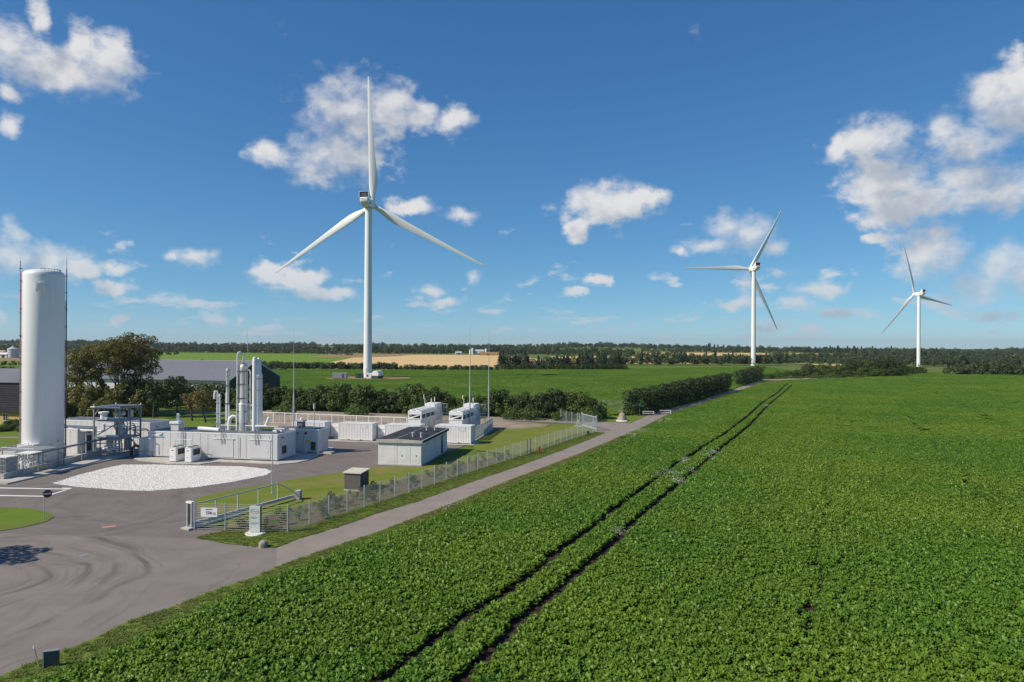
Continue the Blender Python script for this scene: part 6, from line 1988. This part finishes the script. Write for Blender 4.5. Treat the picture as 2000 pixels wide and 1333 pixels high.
def scatter(name, P, rot, scl, idx, coll, label, cat, sz=None):
    """one object that places copies of small meshes on given points (geometry nodes)"""
    n = len(P)
    me = bpy.data.meshes.new(name)
    me.vertices.add(n)
    me.vertices.foreach_set('co', np.asarray(P, np.float32).ravel())
    a = me.attributes.new('rot', 'FLOAT_VECTOR', 'POINT'); a.data.foreach_set('vector', np.asarray(rot, np.float32).ravel())
    s3 = np.stack([scl, scl, scl if sz is None else sz], 1)
    a = me.attributes.new('scl', 'FLOAT_VECTOR', 'POINT'); a.data.foreach_set('vector', s3.astype(np.float32).ravel())
    a = me.attributes.new('idx', 'INT', 'POINT'); a.data.foreach_set('value', np.asarray(idx, np.int32))
    ob = link(name, me)
    ng = bpy.data.node_groups.new(name + '_scatter', 'GeometryNodeTree')
    ng.interface.new_socket('Geometry', in_out='INPUT', socket_type='NodeSocketGeometry')
    ng.interface.new_socket('Geometry', in_out='OUTPUT', socket_type='NodeSocketGeometry')
    N, L = ng.nodes.new, ng.links.new
    gi, go = N('NodeGroupInput'), N('NodeGroupOutput')
    ip = N('GeometryNodeInstanceOnPoints')
    ci = N('GeometryNodeCollectionInfo')
    ci.inputs['Collection'].default_value = coll
    ci.inputs['Separate Children'].default_value = True
    ci.inputs['Reset Children'].default_value = True

    def attr(nm, ty):
        q = N('GeometryNodeInputNamedAttribute'); q.data_type = ty; q.inputs['Name'].default_value = nm
        return q.outputs['Attribute']
    L(gi.outputs[0], ip.inputs['Points'])
    L(ci.outputs[0], ip.inputs['Instance'])
    ip.inputs['Pick Instance'].default_value = True
    L(attr('idx', 'INT'), ip.inputs['Instance Index'])
    L(attr('rot', 'FLOAT_VECTOR'), ip.inputs['Rotation'])
    L(attr('scl', 'FLOAT_VECTOR'), ip.inputs['Scale'])
    L(ip.outputs[0], go.inputs[0])
    md = ob.modifiers.new('scatter', 'NODES'); md.node_group = ng
    tag(ob, label, cat, kind='stuff')
    return ob


def inside(P, poly):
    x, y = P[:, 0], P[:, 1]
    r = np.zeros(len(P), bool)
    n = len(poly)
    for i in range(n):
        x0, y0 = poly[i]; x1, y1 = poly[(i + 1) % n]
        c = ((y0 > y) != (y1 > y))
        with np.errstate(divide='ignore', invalid='ignore'):
            xi = (x1 - x0) * (y - y0) / (y1 - y0 + 1e-12) + x0
        r ^= c & (x < xi)
    return r


# --- far trees ------------------------------------------------------------------------------
def round_tree(seed, h, w, n, size, mat):
    rng = random.Random(seed); pf = []
    for i in range(16):
        a = rng.random() * 6.28; r = w * 0.36 * math.sqrt(rng.random())
        q = rng.uniform(0.14, 0.24) * h
        pf.append((r * math.cos(a), r * math.sin(a), rng.uniform(0.28, 0.82) * h, q, q, q * 0.85))
    return crown_mesh('far_crown', pf, n, size, mat, seed)


def pine_mesh(seed, h, w, n, size, mat, bare=0.15):
    rng = np.random.default_rng(seed)
    u = rng.uniform(0, 1, n) ** 0.8
    z = h * (bare + (1 - bare) * u)
    layer = 0.75 + 0.25 * np.sin(z / h * 40 + rng.uniform(0, 6))
    r = w * 0.5 * np.minimum(1.0, 1.5 * (1 - u)) ** 0.7 * layer * rng.uniform(0.5, 1.05, n) + 0.08
    a = rng.uniform(0, 6.283, n)
    C = np.stack([r * np.cos(a), r * np.sin(a), z], 1)
    Nn = np.stack([np.cos(a), np.sin(a), np.full(n, 0.9)], 1) + rng.normal(size=(n, 3)) * 0.35
    return quads_mesh('pine_crown', C, Nn, size * rng.uniform(0.6, 1.3, n), rng.uniform(0.1, 0.9, n), mat, rng)


FAR = proto_collection('far_tree_kinds', [round_tree(61, 13, 10, 420, 1.5, M['leaf_far']), round_tree(62, 15, 11, 460, 1.6, M['leaf_far']), round_tree(63, 11, 11, 400, 1.5, M['leaf_far']), pine_mesh(64, 16, 6.5, 320, 1.5, M['leaf_pine']), pine_mesh(65, 14, 6, 300, 1.4, M['leaf_pine']), round_tree(66, 12, 9, 400, 1.4, M['leaf_dark'])])
rng_ = np.random.default_rng(77)


def wood(name, label, rows, kinds, smin=0.8, smax=1.2):
    """rows: (x0, x1, y0 at x0, y1 at x1, spacing, scale)"""
    P, S, K = [], [], []
    for (x0, x1, ya, yb, sp, sc) in rows:
        n = max(2, int(abs(x1 - x0) / sp))
        for i in range(n):
            x = x0 + (x1 - x0) * (i + rng_.uniform(-0.4, 0.4)) / n
            y = ya + (yb - ya) * (x - x0) / (x1 - x0) + rng_.uniform(-0.5, 0.5) * sp
            P.append((x, y, ht(x, y) - 0.3)); S.append(sc * rng_.uniform(smin, smax)); K.append(rng_.choice(kinds))
    n = len(P)
    rot = np.zeros((n, 3)); rot[:, 2] = rng_.uniform(0, 6.28, n)
    return scatter(name, P, rot, np.array(S), K, FAR, label, 'wood')


def value_noise(x, y, sc, seed):
    g_ = np.random.default_rng(seed).uniform(0, 1, (64, 64))
    u, v = x / sc + 400.5, y / sc + 400.5
    i, j = np.floor(u).astype(int), np.floor(v).astype(int)
    a_, b_ = u - i, v - j
    a_ = a_ * a_ * (3 - 2 * a_); b_ = b_ * b_ * (3 - 2 * b_)
    q = lambda ii, jj: g_[ii % 64, jj % 64]
    return (q(i, j) * (1 - a_) + q(i + 1, j) * a_) * (1 - b_) + (q(i, j + 1) * (1 - a_) + q(i + 1, j + 1) * a_) * b_


# woods in clumps over the far slope, with fields left open between them
n = 9000
yy = 1270 / (1 - rng_.uniform(0, 1, n) * (1 - 1270 / 2600)); tt_ = rng_.uniform(-1.0, 1.0, n)
xx = tt_ * yy
den = 0.6 * value_noise(xx, yy, 190, 3) + 0.4 * value_noise(xx, yy, 80, 4)
k = (den > 0.40) | (yy > 2150) | (yy < 1330)
Pf = np.stack([xx, yy], 1)
for _, q in FAR_FIELDS:
    cx = sum(p[0] for p in q) / 4
    # keep a gap in front of a field so that it shows above the nearer trees
    qq_ = [(p[0] * (0.93 if j < 2 else 1), p[1] * (0.93 if j < 2 else 1)) for j, p in enumerate(q)]
    k &= ~inside(Pf, qq_)
k &= ~inside(Pf, [(-112, 1195), (-30, 1195), (-30, 1275), (-112, 1275)])
xx, yy = xx[k], yy[k]; n = len(xx)
hgt = 0.4 + 0.8 * value_noise(xx, yy, 130, 8)
Pz = np.array([ht(x, y) - 0.3 for x, y in zip(xx, yy)])
rot = np.zeros((n, 3)); rot[:, 2] = rng_.uniform(0, 6.28, n)
kinds = np.where(value_noise(xx, yy, 220, 9) > 0.86, rng_.choice([3, 4, 0], n), rng_.choice([0, 1, 2, 5], n))
scatter('far_woods', np.c_[xx, yy, Pz], rot, hgt * rng_.uniform(0.8, 1.2, n), kinds, FAR, 'dark broken woods over the far slope along the whole horizon', 'wood')
wood('middle_woods', 'dark belt of woodland behind the wheat and green fields', [(-900, -330, 1270, 1260, 8, 0.6), (-420, -190, 1240, 1200, 8, 0.6), (-380, -230, 1225, 1000, 8, 0.5), (-190, -110, 1215, 1225, 8, 0.7), (-30, 330, 1230, 1240, 7.5, 0.6), (60, 330, 1130, 1180, 8, 0.6)], [0, 1, 2, 5])
wood('right_woods', 'broad dark woodland behind the farthest turbine', [(455, 1100, 815, 800, 6.5, 0.62), (500, 1100, 830, 820, 7, 0.75), (520, 1100, 850, 840, 7, 0.85), (390, 460, 770, 800, 6, 0.4), (380, 470, 840, 830, 7, 0.6), (330, 1400, 900, 1010, 7.5, 0.75), (340, 1400, 925, 1040, 8, 0.85), (420, 1500, 960, 1090, 8, 0.9), (480, 1600, 1010, 1150, 8, 0.9), (330, 900, 1180, 1240, 8, 0.8)], [0, 1, 2, 5, 0, 2, 3], 0.7, 1.2)
wood('spruce_tops', 'spiky spruce wood on the right horizon', [(640, 860, 1500, 1560, 7, 1.0), (680, 850, 1480, 1500, 8, 1.05)], [3, 4], 0.7, 1.25)
wood('shelter_belt', 'dense dark shelter belt of small trees behind the nearest turbine', [(-150, -74, 437, 439, 2.2, 0.40), (-150, -74, 441, 443, 2.4, 0.42), (-74, -8, 439, 441, 2.2, 0.29), (-74, -8, 443, 445, 2.4, 0.30), (-300, -150, 470, 437, 2.6, 0.42), (-320, -150, 478, 445, 2.6, 0.45)], [0, 2, 5], 0.85, 1.15)
wood('lower_hedges', 'low dark hedge lines across the left fields', [(-640, -300, 478, 478, 3, 0.3), (-600, -310, 385, 390, 3, 0.3), (-330, -200, 330, 350, 3, 0.36), (-860, -480, 990, 985, 4, 0.5), (-1200, -700, 1010, 1040, 5, 0.8)], [0, 2, 5], 0.6, 1.3)
wood('field_edge_belt', 'dark belt of trees between the pine row and the middle turbine', [(70, 240, 585, 600, 4.6, 0.62), (66, 250, 592, 610, 5, 0.7), (150, 262, 640, 655, 5, 0.7)], [0, 1, 2, 5, 3], 0.75, 1.2)
wood('right_hedge', 'dark hedge along the far right edge of the beet field', [(262, 460, 409, 388, 4, 0.52), (268, 460, 414, 393, 4, 0.56), (275, 470, 420, 400, 4.4, 0.58)], [0, 2, 5], 0.8, 1.15)

# --- pine row: single trees ------------------------------------------------------------------
PINES = [pine_mesh(71, 12, 5.6, 900, 0.9, M['leaf_pine'], 0.12), pine_mesh(72, 13.5, 5.0, 900, 0.85, M['leaf_pine'], 0.2), pine_mesh(73, 10.5, 6.4, 900, 0.95, M['leaf_pine'], 0.1)]
PINES += [round_tree(74, 11, 8, 900, 0.8, M['leaf_dark']), round_tree(75, 12, 7, 900, 0.8, M['leaf_pine'])]
PTR = MB().tube((0, 0, 0), (0, 0, 10.5), 0.22, 0.05, n=7).mesh('trunk', M['bark'])
rng = random.Random(33)
for i in range(50):
    f = i / 49
    x = -8 + f * 86; y = 462 + f * 8 + (i % 2) * 4.5 + rng.uniform(-1.5, 1.5)
    t = thing('pine_tree', 'dark pine in the row at the far edge of the green field', 'tree', (x, y, 0), rng.random() * 6.28, 'pines of the far row')
    s = rng.uniform(0.5, 1.0)
    t.scale = (s, s, s)
    link('crown', PINES[i % 5], t); link('trunk', PTR, t)
for i in range(26):
    x = -6 + i * 3.3
    place_shrub(rng.choice((0, 1, 4)), x, 457.5 + i * 0.25, 0.75, 0.75 + rng.random() * 0.3, rng.random() * 6, 'dark undergrowth bush in front of the far pine row', 'bushes in front of the pine row', 'undergrowth_bush', 'bush')

# --- copse of bushes and trees at the right --------------------------------------------------
COPSE = [(1500, 352, 728, 0), (1520, 356, 724, 5), (1545, 360, 722, 3), (1565, 364, 718, 0), (1580, 372, 708, 4), (1598, 370, 716, 3), (1612, 376, 706, 0), (1630, 372, 714, 3), (1645, 380, 705, 0), (1662, 378, 702, 4), (1680, 384, 700, 1), (1698, 384, 697, 0), (1715, 388, 694, 1), (1732, 390, 692, 4), (1748, 392, 697, 1), (1757, 388, 705, 4), (1690, 372, 715, 3), (1660, 365, 722, 0), (1625, 360, 727, 5), (1590, 354, 730, 5), (1555, 350, 734, 5), (1525, 348, 735, 5), (1715, 376, 718, 3), (1740, 382, 714, 1), (1775, 415, 712, 0), (1795, 425, 714, 3), (1640, 350, 735, 5), (1610, 348, 737, 5), (1675, 356, 732, 5)]
for i, (px, Y, tp, k) in enumerate(COPSE):
    yh = 676 + 0.00524 * (px - 1000)
    top = 16 - (tp - yh) * Y / 1333.3
    hh = (6.4, 7.0, 5.6, 6.2, 7.2, 3.2)[k]
    place_shrub(k, (px - 1000) / 1333.3 * Y, Y, 1.15 + 0.05 * top, top / hh / (1.15 + 0.05 * top), i * 1.3, 'rounded green bush in the copse at the right end of the lane', 'bushes of the right copse', 'copse_bush', 'bush')
# tree outside the picture on the left whose shadow falls on the yard
rng = random.Random(90)
yt = thing('yard_tree', 'tree beyond the left picture edge whose shadow falls on the yard', 'tree', (-46.6, 47.5, 0))
mb = MB(); tips = []
limb(mb, rng, Vector((0, 0, 0)), Vector((0, 0, 1)), 3.0, 0.22, 3, tips, 0.15)
mb.build('trunk', M['bark'], yt, True)
pf = [(rng.uniform(-2.2, 2.2), rng.uniform(-2.6, 2.6), rng.uniform(4.2, 8.0), 0.9, 0.9, 0.8) for _ in range(40)]
link('crown', crown_mesh('crown', pf, 5000, 0.3, M['leaf_green'], 91), yt)


# ------------------------------------------------------------------ beet crop, grass, gravel stones
M['beet'] = leaf_mat('beet_leaves', (0.062, 0.150, 0.013), (0.166, 0.302, 0.027), (0.30, 0.39, 0.06), rough=0.42, trans=0.36, patch=0.62, patch_col=(0.23, 0.315, 0.028), patch_scale=0.035)  # last ramp colour is a pale highlight put into the leaf colour at random
M['grass'] = leaf_mat('grass_blades', (0.13, 0.21, 0.028), (0.20, 0.27, 0.045), (0.30, 0.27, 0.09), rough=0.6, trans=0.4, patch=0.55, patch_col=(0.17, 0.15, 0.055), patch_scale=0.25)
M['dry_grass'] = leaf_mat('dry_grass_blades', (0.12, 0.115, 0.035), (0.24, 0.185, 0.075), (0.34, 0.25, 0.11), rough=0.7, trans=0.2)
M['blossom'] = leaf_mat('white_weed_flowers', (0.10, 0.14, 0.04), (0.62, 0.62, 0.55), (0.72, 0.72, 0.66), rough=0.7, trans=0.2)


def plant_mesh(seed, leaves, spread, hgt, blade, n_seg=3, count=1, area=0.0):
    """rosettes of arching leaves; count > 1 makes a patch"""
    rng = random.Random(seed)
    vs, fs, tint = [], [], []
    for c in range(count):
        ox, oy = (rng.uniform(-area / 2, area / 2), rng.uniform(-area / 2, area / 2)) if count > 1 else (0, 0)
        for i in range(leaves):
            a = 6.283 * (i + rng.uniform(-0.3, 0.3)) / leaves * 1.618 * 2
            inner = i / leaves
            out = spread * (1.0 - 0.55 * inner) * rng.uniform(0.75, 1.15)
            top = hgt * (0.62 + 0.38 * inner) * rng.uniform(0.8, 1.15)
            bl = blade * rng.uniform(0.8, 1.2)
            ca, sa = math.cos(a), math.sin(a)
            # leaf spine: stalk rises, blade arches out
            sp = [(0.35, 0.45), (0.62, 0.92), (0.86, 1.0), (1.0, 0.78 + 0.12 * rng.random())]
            wd = [0.05, 0.36, 0.40, 0.06]
            roll = rng.uniform(-0.4, 0.4)
            b0 = len(vs)
            for (r_, z_), w_ in zip(sp, wd):
                r = out * r_ + bl * (r_ - 0.35) * 0.4; z = top * z_
                for s, dip in ((-1, 0.0), (0, -0.12), (1, 0.0)):
                    x = r * ca - s * w_ * bl * sa; y = r * sa + s * w_ * bl * ca
                    vs.append((ox + x, oy + y, z + dip * w_ * bl + s * roll * w_ * bl))
            t = min(1, max(0, rng.gauss(0.42, 0.2)))
            for j in range(len(sp) - 1):
                for s in range(2):
                    q = b0 + j * 3 + s
                    fs.append((q, q + 1, q + 4, q + 3)); tint.append(t)
    me = bpy.data.meshes.new('beet_leaves')
    me.from_pydata(vs, [], fs)
    at = me.attributes.new('tint', 'FLOAT', 'FACE'); at.data.foreach_set('value', np.array(tint, np.float32))
    me.materials.append(M['beet'])
    me.shade_smooth()
    me.update()
    return me


NEAR = proto_collection('beet_kinds', [plant_mesh(100 + i, 14, 0.26, 0.47, 0.205) for i in range(6)])
PATCH = proto_collection('beet_patch_kinds', [plant_mesh(120 + i, 9, 0.28, 0.46, 0.26, count=24, area=1.6) for i in range(5)])
DX, DY = 0.442, 0.897            # direction of the rows
TRAM_L = [(-9.2, 25.2), (-5.52, 33.22), (-3.16, 38.33), (-0.34, 43.44), (2.92, 50.36), (9.93, 65.65), (21.93, 91.04), (38.28, 122.73), (54.21, 156.2), (72.69, 196.76), (92.25, 236.31), (117.48, 291.49)]
TRAM_R = [(-5.6, 25.2), (-1.98, 33.1), (0.43, 38.37), (2.93, 43.67), (5.66, 49.59), (8.33, 54.99), (13.6, 66.75), (22.29, 84.6), (32.58, 105.69), (46.7, 134.53), (68.82, 183.31), (93.04, 233.86), (116.57, 283.93)]


def dist_line(P, line):
    d = np.full(len(P), 1e9)
    for (x0, y0), (x1, y1) in zip(line[:-1], line[1:]):
        vx, vy = x1 - x0, y1 - y0
        L2 = vx * vx + vy * vy
        t = np.clip(((P[:, 0] - x0) * vx + (P[:, 1] - y0) * vy) / L2, 0, 1)
        d = np.minimum(d, np.hypot(P[:, 0] - x0 - t * vx, P[:, 1] - y0 - t * vy))
    return d


def rows_grid(y0, y1, sp_row, sp_in, poly, rng, jit=0.06):
    s = np.arange(-320, 320, sp_row); t = np.arange(0, 620, sp_in)
    S, T = np.meshgrid(s, t)
    S = S.ravel(); T = T.ravel()
    S = S + rng.normal(size=len(S)) * jit; T = T + rng.uniform(-0.5, 0.5, len(T)) * sp_in
    X = S * DY + T * DX; Y = -S * DX + T * DY
    k = (Y > y0) & (Y <= y1) & (np.abs(X) < 0.86 * Y + 14)
    P = np.stack([X[k], Y[k]], 1); S = S[k]
    m = inside(P, poly)
    return P[m], S[m]


rg_ = np.random.default_rng(5)
SPLIT = 118.0


def thin(P, S, width, w2=0.3, gain=1.0):
    keep = (dist_line(P, TRAM_L) > width) & (dist_line(P, TRAM_R) > width)
    u = rg_.uniform(0, 1, len(P))
    wob = 0.25 * np.sin(P[:, 1] * 0.31) + 0.18 * np.sin(P[:, 1] * 0.83 + 1)
    for s0, pr in ((-2.0, 0.58), (-0.2, 0.42), (12.8, 0.7), (14.6, 0.45), (27.6, 0.8), (29.3, 0.6), (42.5, 0.8), (44.2, 0.6), (58, 0.7), (59.7, 0.7), (73, 0.7), (74.7, 0.7), (88, 0.7), (103, 0.7)):
        keep &= ~((np.abs(S - s0 - wob) < w2) & (u < pr * gain))
    return keep


P, S = rows_grid(25, 300, 0.445, 0.195, FIELD_R, rg_, 0.09)
k = thin(P, S, 0.46) & ((P[:, 1] < SPLIT) | (np.minimum(dist_line(P, TRAM_L), dist_line(P, TRAM_R)) < 4.0))
P = P[k]; n = len(P)
big = 0.5 + 0.5 * np.sin(P[:, 0] * 0.11 + 1.3 * np.sin(P[:, 1] * 0.07)) * np.sin(P[:, 1] * 0.09 + 0.5)
rot = np.stack([rg_.normal(size=n) * 0.12, rg_.normal(size=n) * 0.12, rg_.uniform(0, 6.28, n)], 1)
edge = np.clip(dist_line(P, CROP_EDGE) / 1.5, 0.55, 1.0)
scatter('beet_crop', np.c_[P, np.full(n, 0.04)], rot, rg_.uniform(0.75, 1.25, n) * (0.88 + 0.22 * big) * edge, rg_.integers(0, 6, n), NEAR, 'dense leafy beet crop in the near part of the field', 'crop', rg_.uniform(0.65, 1.35, n) * (0.9 + 0.2 * big) * edge)
P, S = rows_grid(SPLIT - 0.2, 470, 1.2, 1.2, FIELD_R, rg_, 0.2)
k = thin(P, S, 0.6, 0.55, 0.9) & (np.minimum(dist_line(P, TRAM_L), dist_line(P, TRAM_R)) > 3.6)
P = P[k]; n = len(P)
rot = np.zeros((n, 3)); rot[:, 2] = rg_.uniform(0, 6.28, n)
scatter('far_beet_crop', np.c_[P, np.full(n, 0.04)], rot, rg_.uniform(0.85, 1.15, n), rg_.integers(0, 5, n), PATCH, 'even green beet crop in the far part of the field', 'crop')
TB = [[(-2, 300), (10, 440)], [(4, 300), (16, 440)], [(28, 260), (6, 470)], [(58, 230), (34, 470)]]
P, S = rows_grid(150, 600, 1.25, 1.25, FIELD_B, rg_, 0.2)
k = np.ones(len(P), bool)
for ln in TB:
    k &= dist_line(P, ln) > 0.8
k &= ~((np.abs(P[:, 0] + 68) < 20) & (np.abs(P[:, 1] - 327) < 14))
P = P[k]; n = len(P)
rot = np.zeros((n, 3)); rot[:, 2] = rg_.uniform(0, 6.28, n)
scatter('back_crop', np.c_[P, np.full(n, 0.02)], rot, rg_.uniform(0.85, 1.2, n), rg_.integers(0, 5, n), PATCH, 'green crop in the field behind the tall hedge', 'crop')


def tuft_mesh(seed, h, w, n, mat, tl=0.5):
    rng = random.Random(seed); vs, fs, tint = [], [], []
    for i in range(n):
        a = rng.random() * 6.283; r = w * rng.random(); l = h * rng.uniform(0.5, 1.1); b = rng.random() * 6.283
        x, y = r * math.cos(a), r * math.sin(a)
        dx, dy = math.cos(b) * 0.03, math.sin(b) * 0.03
        q = len(vs)
        vs += [(x - dx, y - dy, 0), (x + dx, y + dy, 0), (x + math.cos(b + 1.57) * l * 1.1, y + math.sin(b + 1.57) * l * 1.1, l * 0.55)]
        fs.append((q, q + 1, q + 2)); tint.append(rng.random() * tl * 2)
    me = bpy.data.meshes.new('tuft'); me.from_pydata(vs, [], fs)
    at = me.attributes.new('tint', 'FLOAT', 'FACE'); at.data.foreach_set('value', np.array(tint, np.float32))
    me.materials.append(mat)
    return me


TUFT = proto_collection('tuft_kinds', [tuft_mesh(140, 0.06, 0.18, 26, M['grass']), tuft_mesh(141, 0.09, 0.2, 26, M['grass']), tuft_mesh(142, 0.26, 0.16, 24, M['dry_grass']), tuft_mesh(143, 0.15, 0.2, 26, M['grass'])])


def poly_points(poly, dens, rng, ymax=1e9):
    a = np.array(poly); lo, hi = a.min(0), a.max(0)
    n = int((hi[0] - lo[0]) * (hi[1] - lo[1]) * dens)
    P = np.stack([rng.uniform(lo[0], hi[0], n), rng.uniform(lo[1], hi[1], n)], 1)
    P = P[inside(P, poly)]
    return P[P[:, 1] < ymax]


def poly_of(name):
    me = bpy.data.objects[name].data
    return [tuple(me.vertices[i].co[:2]) for i in me.polygons[0].vertices]


for nm, src_, dens, kinds, z, lab in (('verge_grass', 'lane_verge', 24, [0, 0, 1, 1, 3], 0.016, 'rough grass tufts between the lane and the crop'), ('fence_grass', 'fence_verge', 20, [0, 0, 1, 3], 0.036, 'grass tufts along the outside of the wire fence')):
    P = poly_points(poly_of(src_), dens, rg_, 190)
    P = P[np.abs(P[:, 0]) < 0.9 * P[:, 1] + 6]
    if src_ == 'lane_verge':
        P = P[dist_line(P, YARD_R + LANE_R) > 0.15]
    n = len(P)
    rot = np.zeros((n, 3)); rot[:, 2] = rg_.uniform(0, 6.28, n)
    scatter(nm, np.c_[P, np.full(n, z)], rot, rg_.uniform(0.7, 1.4, n), rg_.choice(kinds, n), TUFT, lab, 'grass')
# dry grass along the crop edge near the far lane
P = poly_points([(c[0] - 0.8, c[1] + 0.3) for c in CROP_EDGE[8:]] + [(c[0] + 0.4, c[1] - 0.2) for c in CROP_EDGE[8:][::-1]], 10, rg_)
n = len(P); rot = np.zeros((n, 3)); rot[:, 2] = rg_.uniform(0, 6.28, n)
scatter('dry_edge_grass', np.c_[P, np.full(n, 0.02)], rot, rg_.uniform(0.6, 1.4, n), rg_.choice([2, 2, 3], n), TUFT, 'tall dry grass lining the far crop edge', 'grass')

# white flowering weeds
WEED = []
for i in range(3):
    nr = np.random.default_rng(150 + i); m = 60
    C = np.stack([nr.normal(size=m) * 0.3, nr.normal(size=m) * 0.3, nr.uniform(0.25, 0.75, m)], 1)
    WEED.append(quads_mesh('weed', C, nr.normal(size=(m, 3)) * 0.4 + np.array([0, 0, 1]), nr.uniform(0.05, 0.12, m), np.where(nr.uniform(0, 1, m) < 0.6, 0.85, 0.1), M['blossom'], nr))
WD = proto_collection('weed_kinds', WEED)
pts = []
for (px_, n_, sp_) in (((23.67, 93.88), 10, 1.5), ((19.9, 83.87), 8, 1.0), ((18.37, 81.29), 8, 1.2), ((29.52, 100.65), 8, 1.0), ((22.74, 86.31), 6, 2.0), ((19.32, 78.93), 10, 0.8), ((27.47, 96.09), 5, 1.0), ((67.54, 181.7), 8, 1.6), ((8.83, 56.9), 5, 0.6), ((18.89, 78.34), 5, 0.6), ((23.66, 125.72), 24, 2.2), ((20.72, 120.66), 20, 1.6), ((31.55, 144.65), 18, 2.4), ((14.94, 108.82), 4, 0.8), ((-5.87, 66.12), 5, 0.8)):
    for _ in range(n_):
        pts.append((px_[0] + rg_.normal() * sp_ * 0.45, px_[1] + rg_.normal() * sp_, 0.15))
for _ in range(260):
    pts.append((rg_.uniform(14, 32), rg_.uniform(160, 196), 0.25))
for _ in range(300):
    pts.append((rg_.uniform(-60, 40), rg_.uniform(190, 330), 0.3))
n = len(pts); rot = np.zeros((n, 3)); rot[:, 2] = rg_.uniform(0, 6.28, n)
scatter('white_weeds', pts, rot, rg_.uniform(0.5, 1.1, n), rg_.integers(0, 3, n), WD, 'white flowering weeds scattered in the crop', 'weeds')

# gravel stones on the white bed
STN = []
for i in range(4):
    bm = bmesh.new(); bmesh.ops.create_icosphere(bm, subdivisions=1, radius=0.07)
    rr = random.Random(160 + i)
    for v in bm.verts:
        v.co *= rr.uniform(0.7, 1.25); v.co.z *= 0.7
    me = bpy.data.meshes.new('pebble'); bm.to_mesh(me); bm.free(); me.materials.append(M['white_gravel']); STN.append(me)
SN = proto_collection('pebble_kinds', STN)
P = poly_points(GRAVEL, 70, rg_)
gc = np.array(GRAVEL).mean(0)
P2 = poly_points([tuple(gc + (np.array(c) - gc) * 1.04) for c in GRAVEL], 3.0, rg_)
P = np.concatenate([P, P2])
n = len(P); rot = rg_.uniform(0, 6.28, (n, 3))
scatter('white_gravel_stones', np.c_[P, np.where(inside(P, GRAVEL), 0.055, 0.03)], rot, rg_.uniform(0.3, 1.0, n), rg_.integers(0, 4, n), SN, 'loose white stones covering the gravel bed', 'gravel')

# saplings in the bed behind the fence
sap = []
for i in range(3):
    pf = [(random.Random(170 + i * 9 + j).uniform(-0.3, 0.3), random.Random(190 + i * 9 + j).uniform(-0.3, 0.3), 0.35 + 0.13 * j, 0.26, 0.26, 0.22) for j in range(6)]
    sap.append(crown_mesh('sapling_crown', pf, 150, 0.16, (M['leaf_green'], M['leaf_fresh'], M['leaf_dark'])[i], 180 + i))
stem = MB().tube((0, 0, 0), (0, 0, 0.9), 0.02, 0.01, n=5).mesh('stem', M['bark'])
P = poly_points(poly_of('mulch_bed'), 0.55, rg_)[:110]
for i, p in enumerate(P):
    t = thing('sapling', 'knee high sapling in the brown bed behind the wire fence', 'sapling', (p[0], p[1], 0.044), rg_.uniform(0, 6.28), 'saplings in the bed along the fence')
    s = float(rg_.uniform(0.35, 0.85)); t.scale = (s, s, s)
    link('crown', sap[i % 3], t); link('stem', stem, t)


# ------------------------------------------------------------------ thin summer haze round the whole scene
hz = bpy.data.materials.new('haze'); hz.use_nodes = True
nt = hz.node_tree; nt.nodes.clear()
ov = nt.nodes.new('ShaderNodeOutputMaterial'); pv = nt.nodes.new('ShaderNodeVolumePrincipled')
pv.inputs['Color'].default_value = (0.80, 0.88, 1.0, 1)
pv.inputs['Density'].default_value = 0.00005
pv.inputs['Anisotropy'].default_value = 0.3
nt.links.new(pv.outputs[0], ov.inputs['Volume'])
tag(MB().box(-9500, 9500, -650, 12500, -9, 156).build('haze', hz), 'faint pale haze in the air over the land', 'haze', kind='stuff')
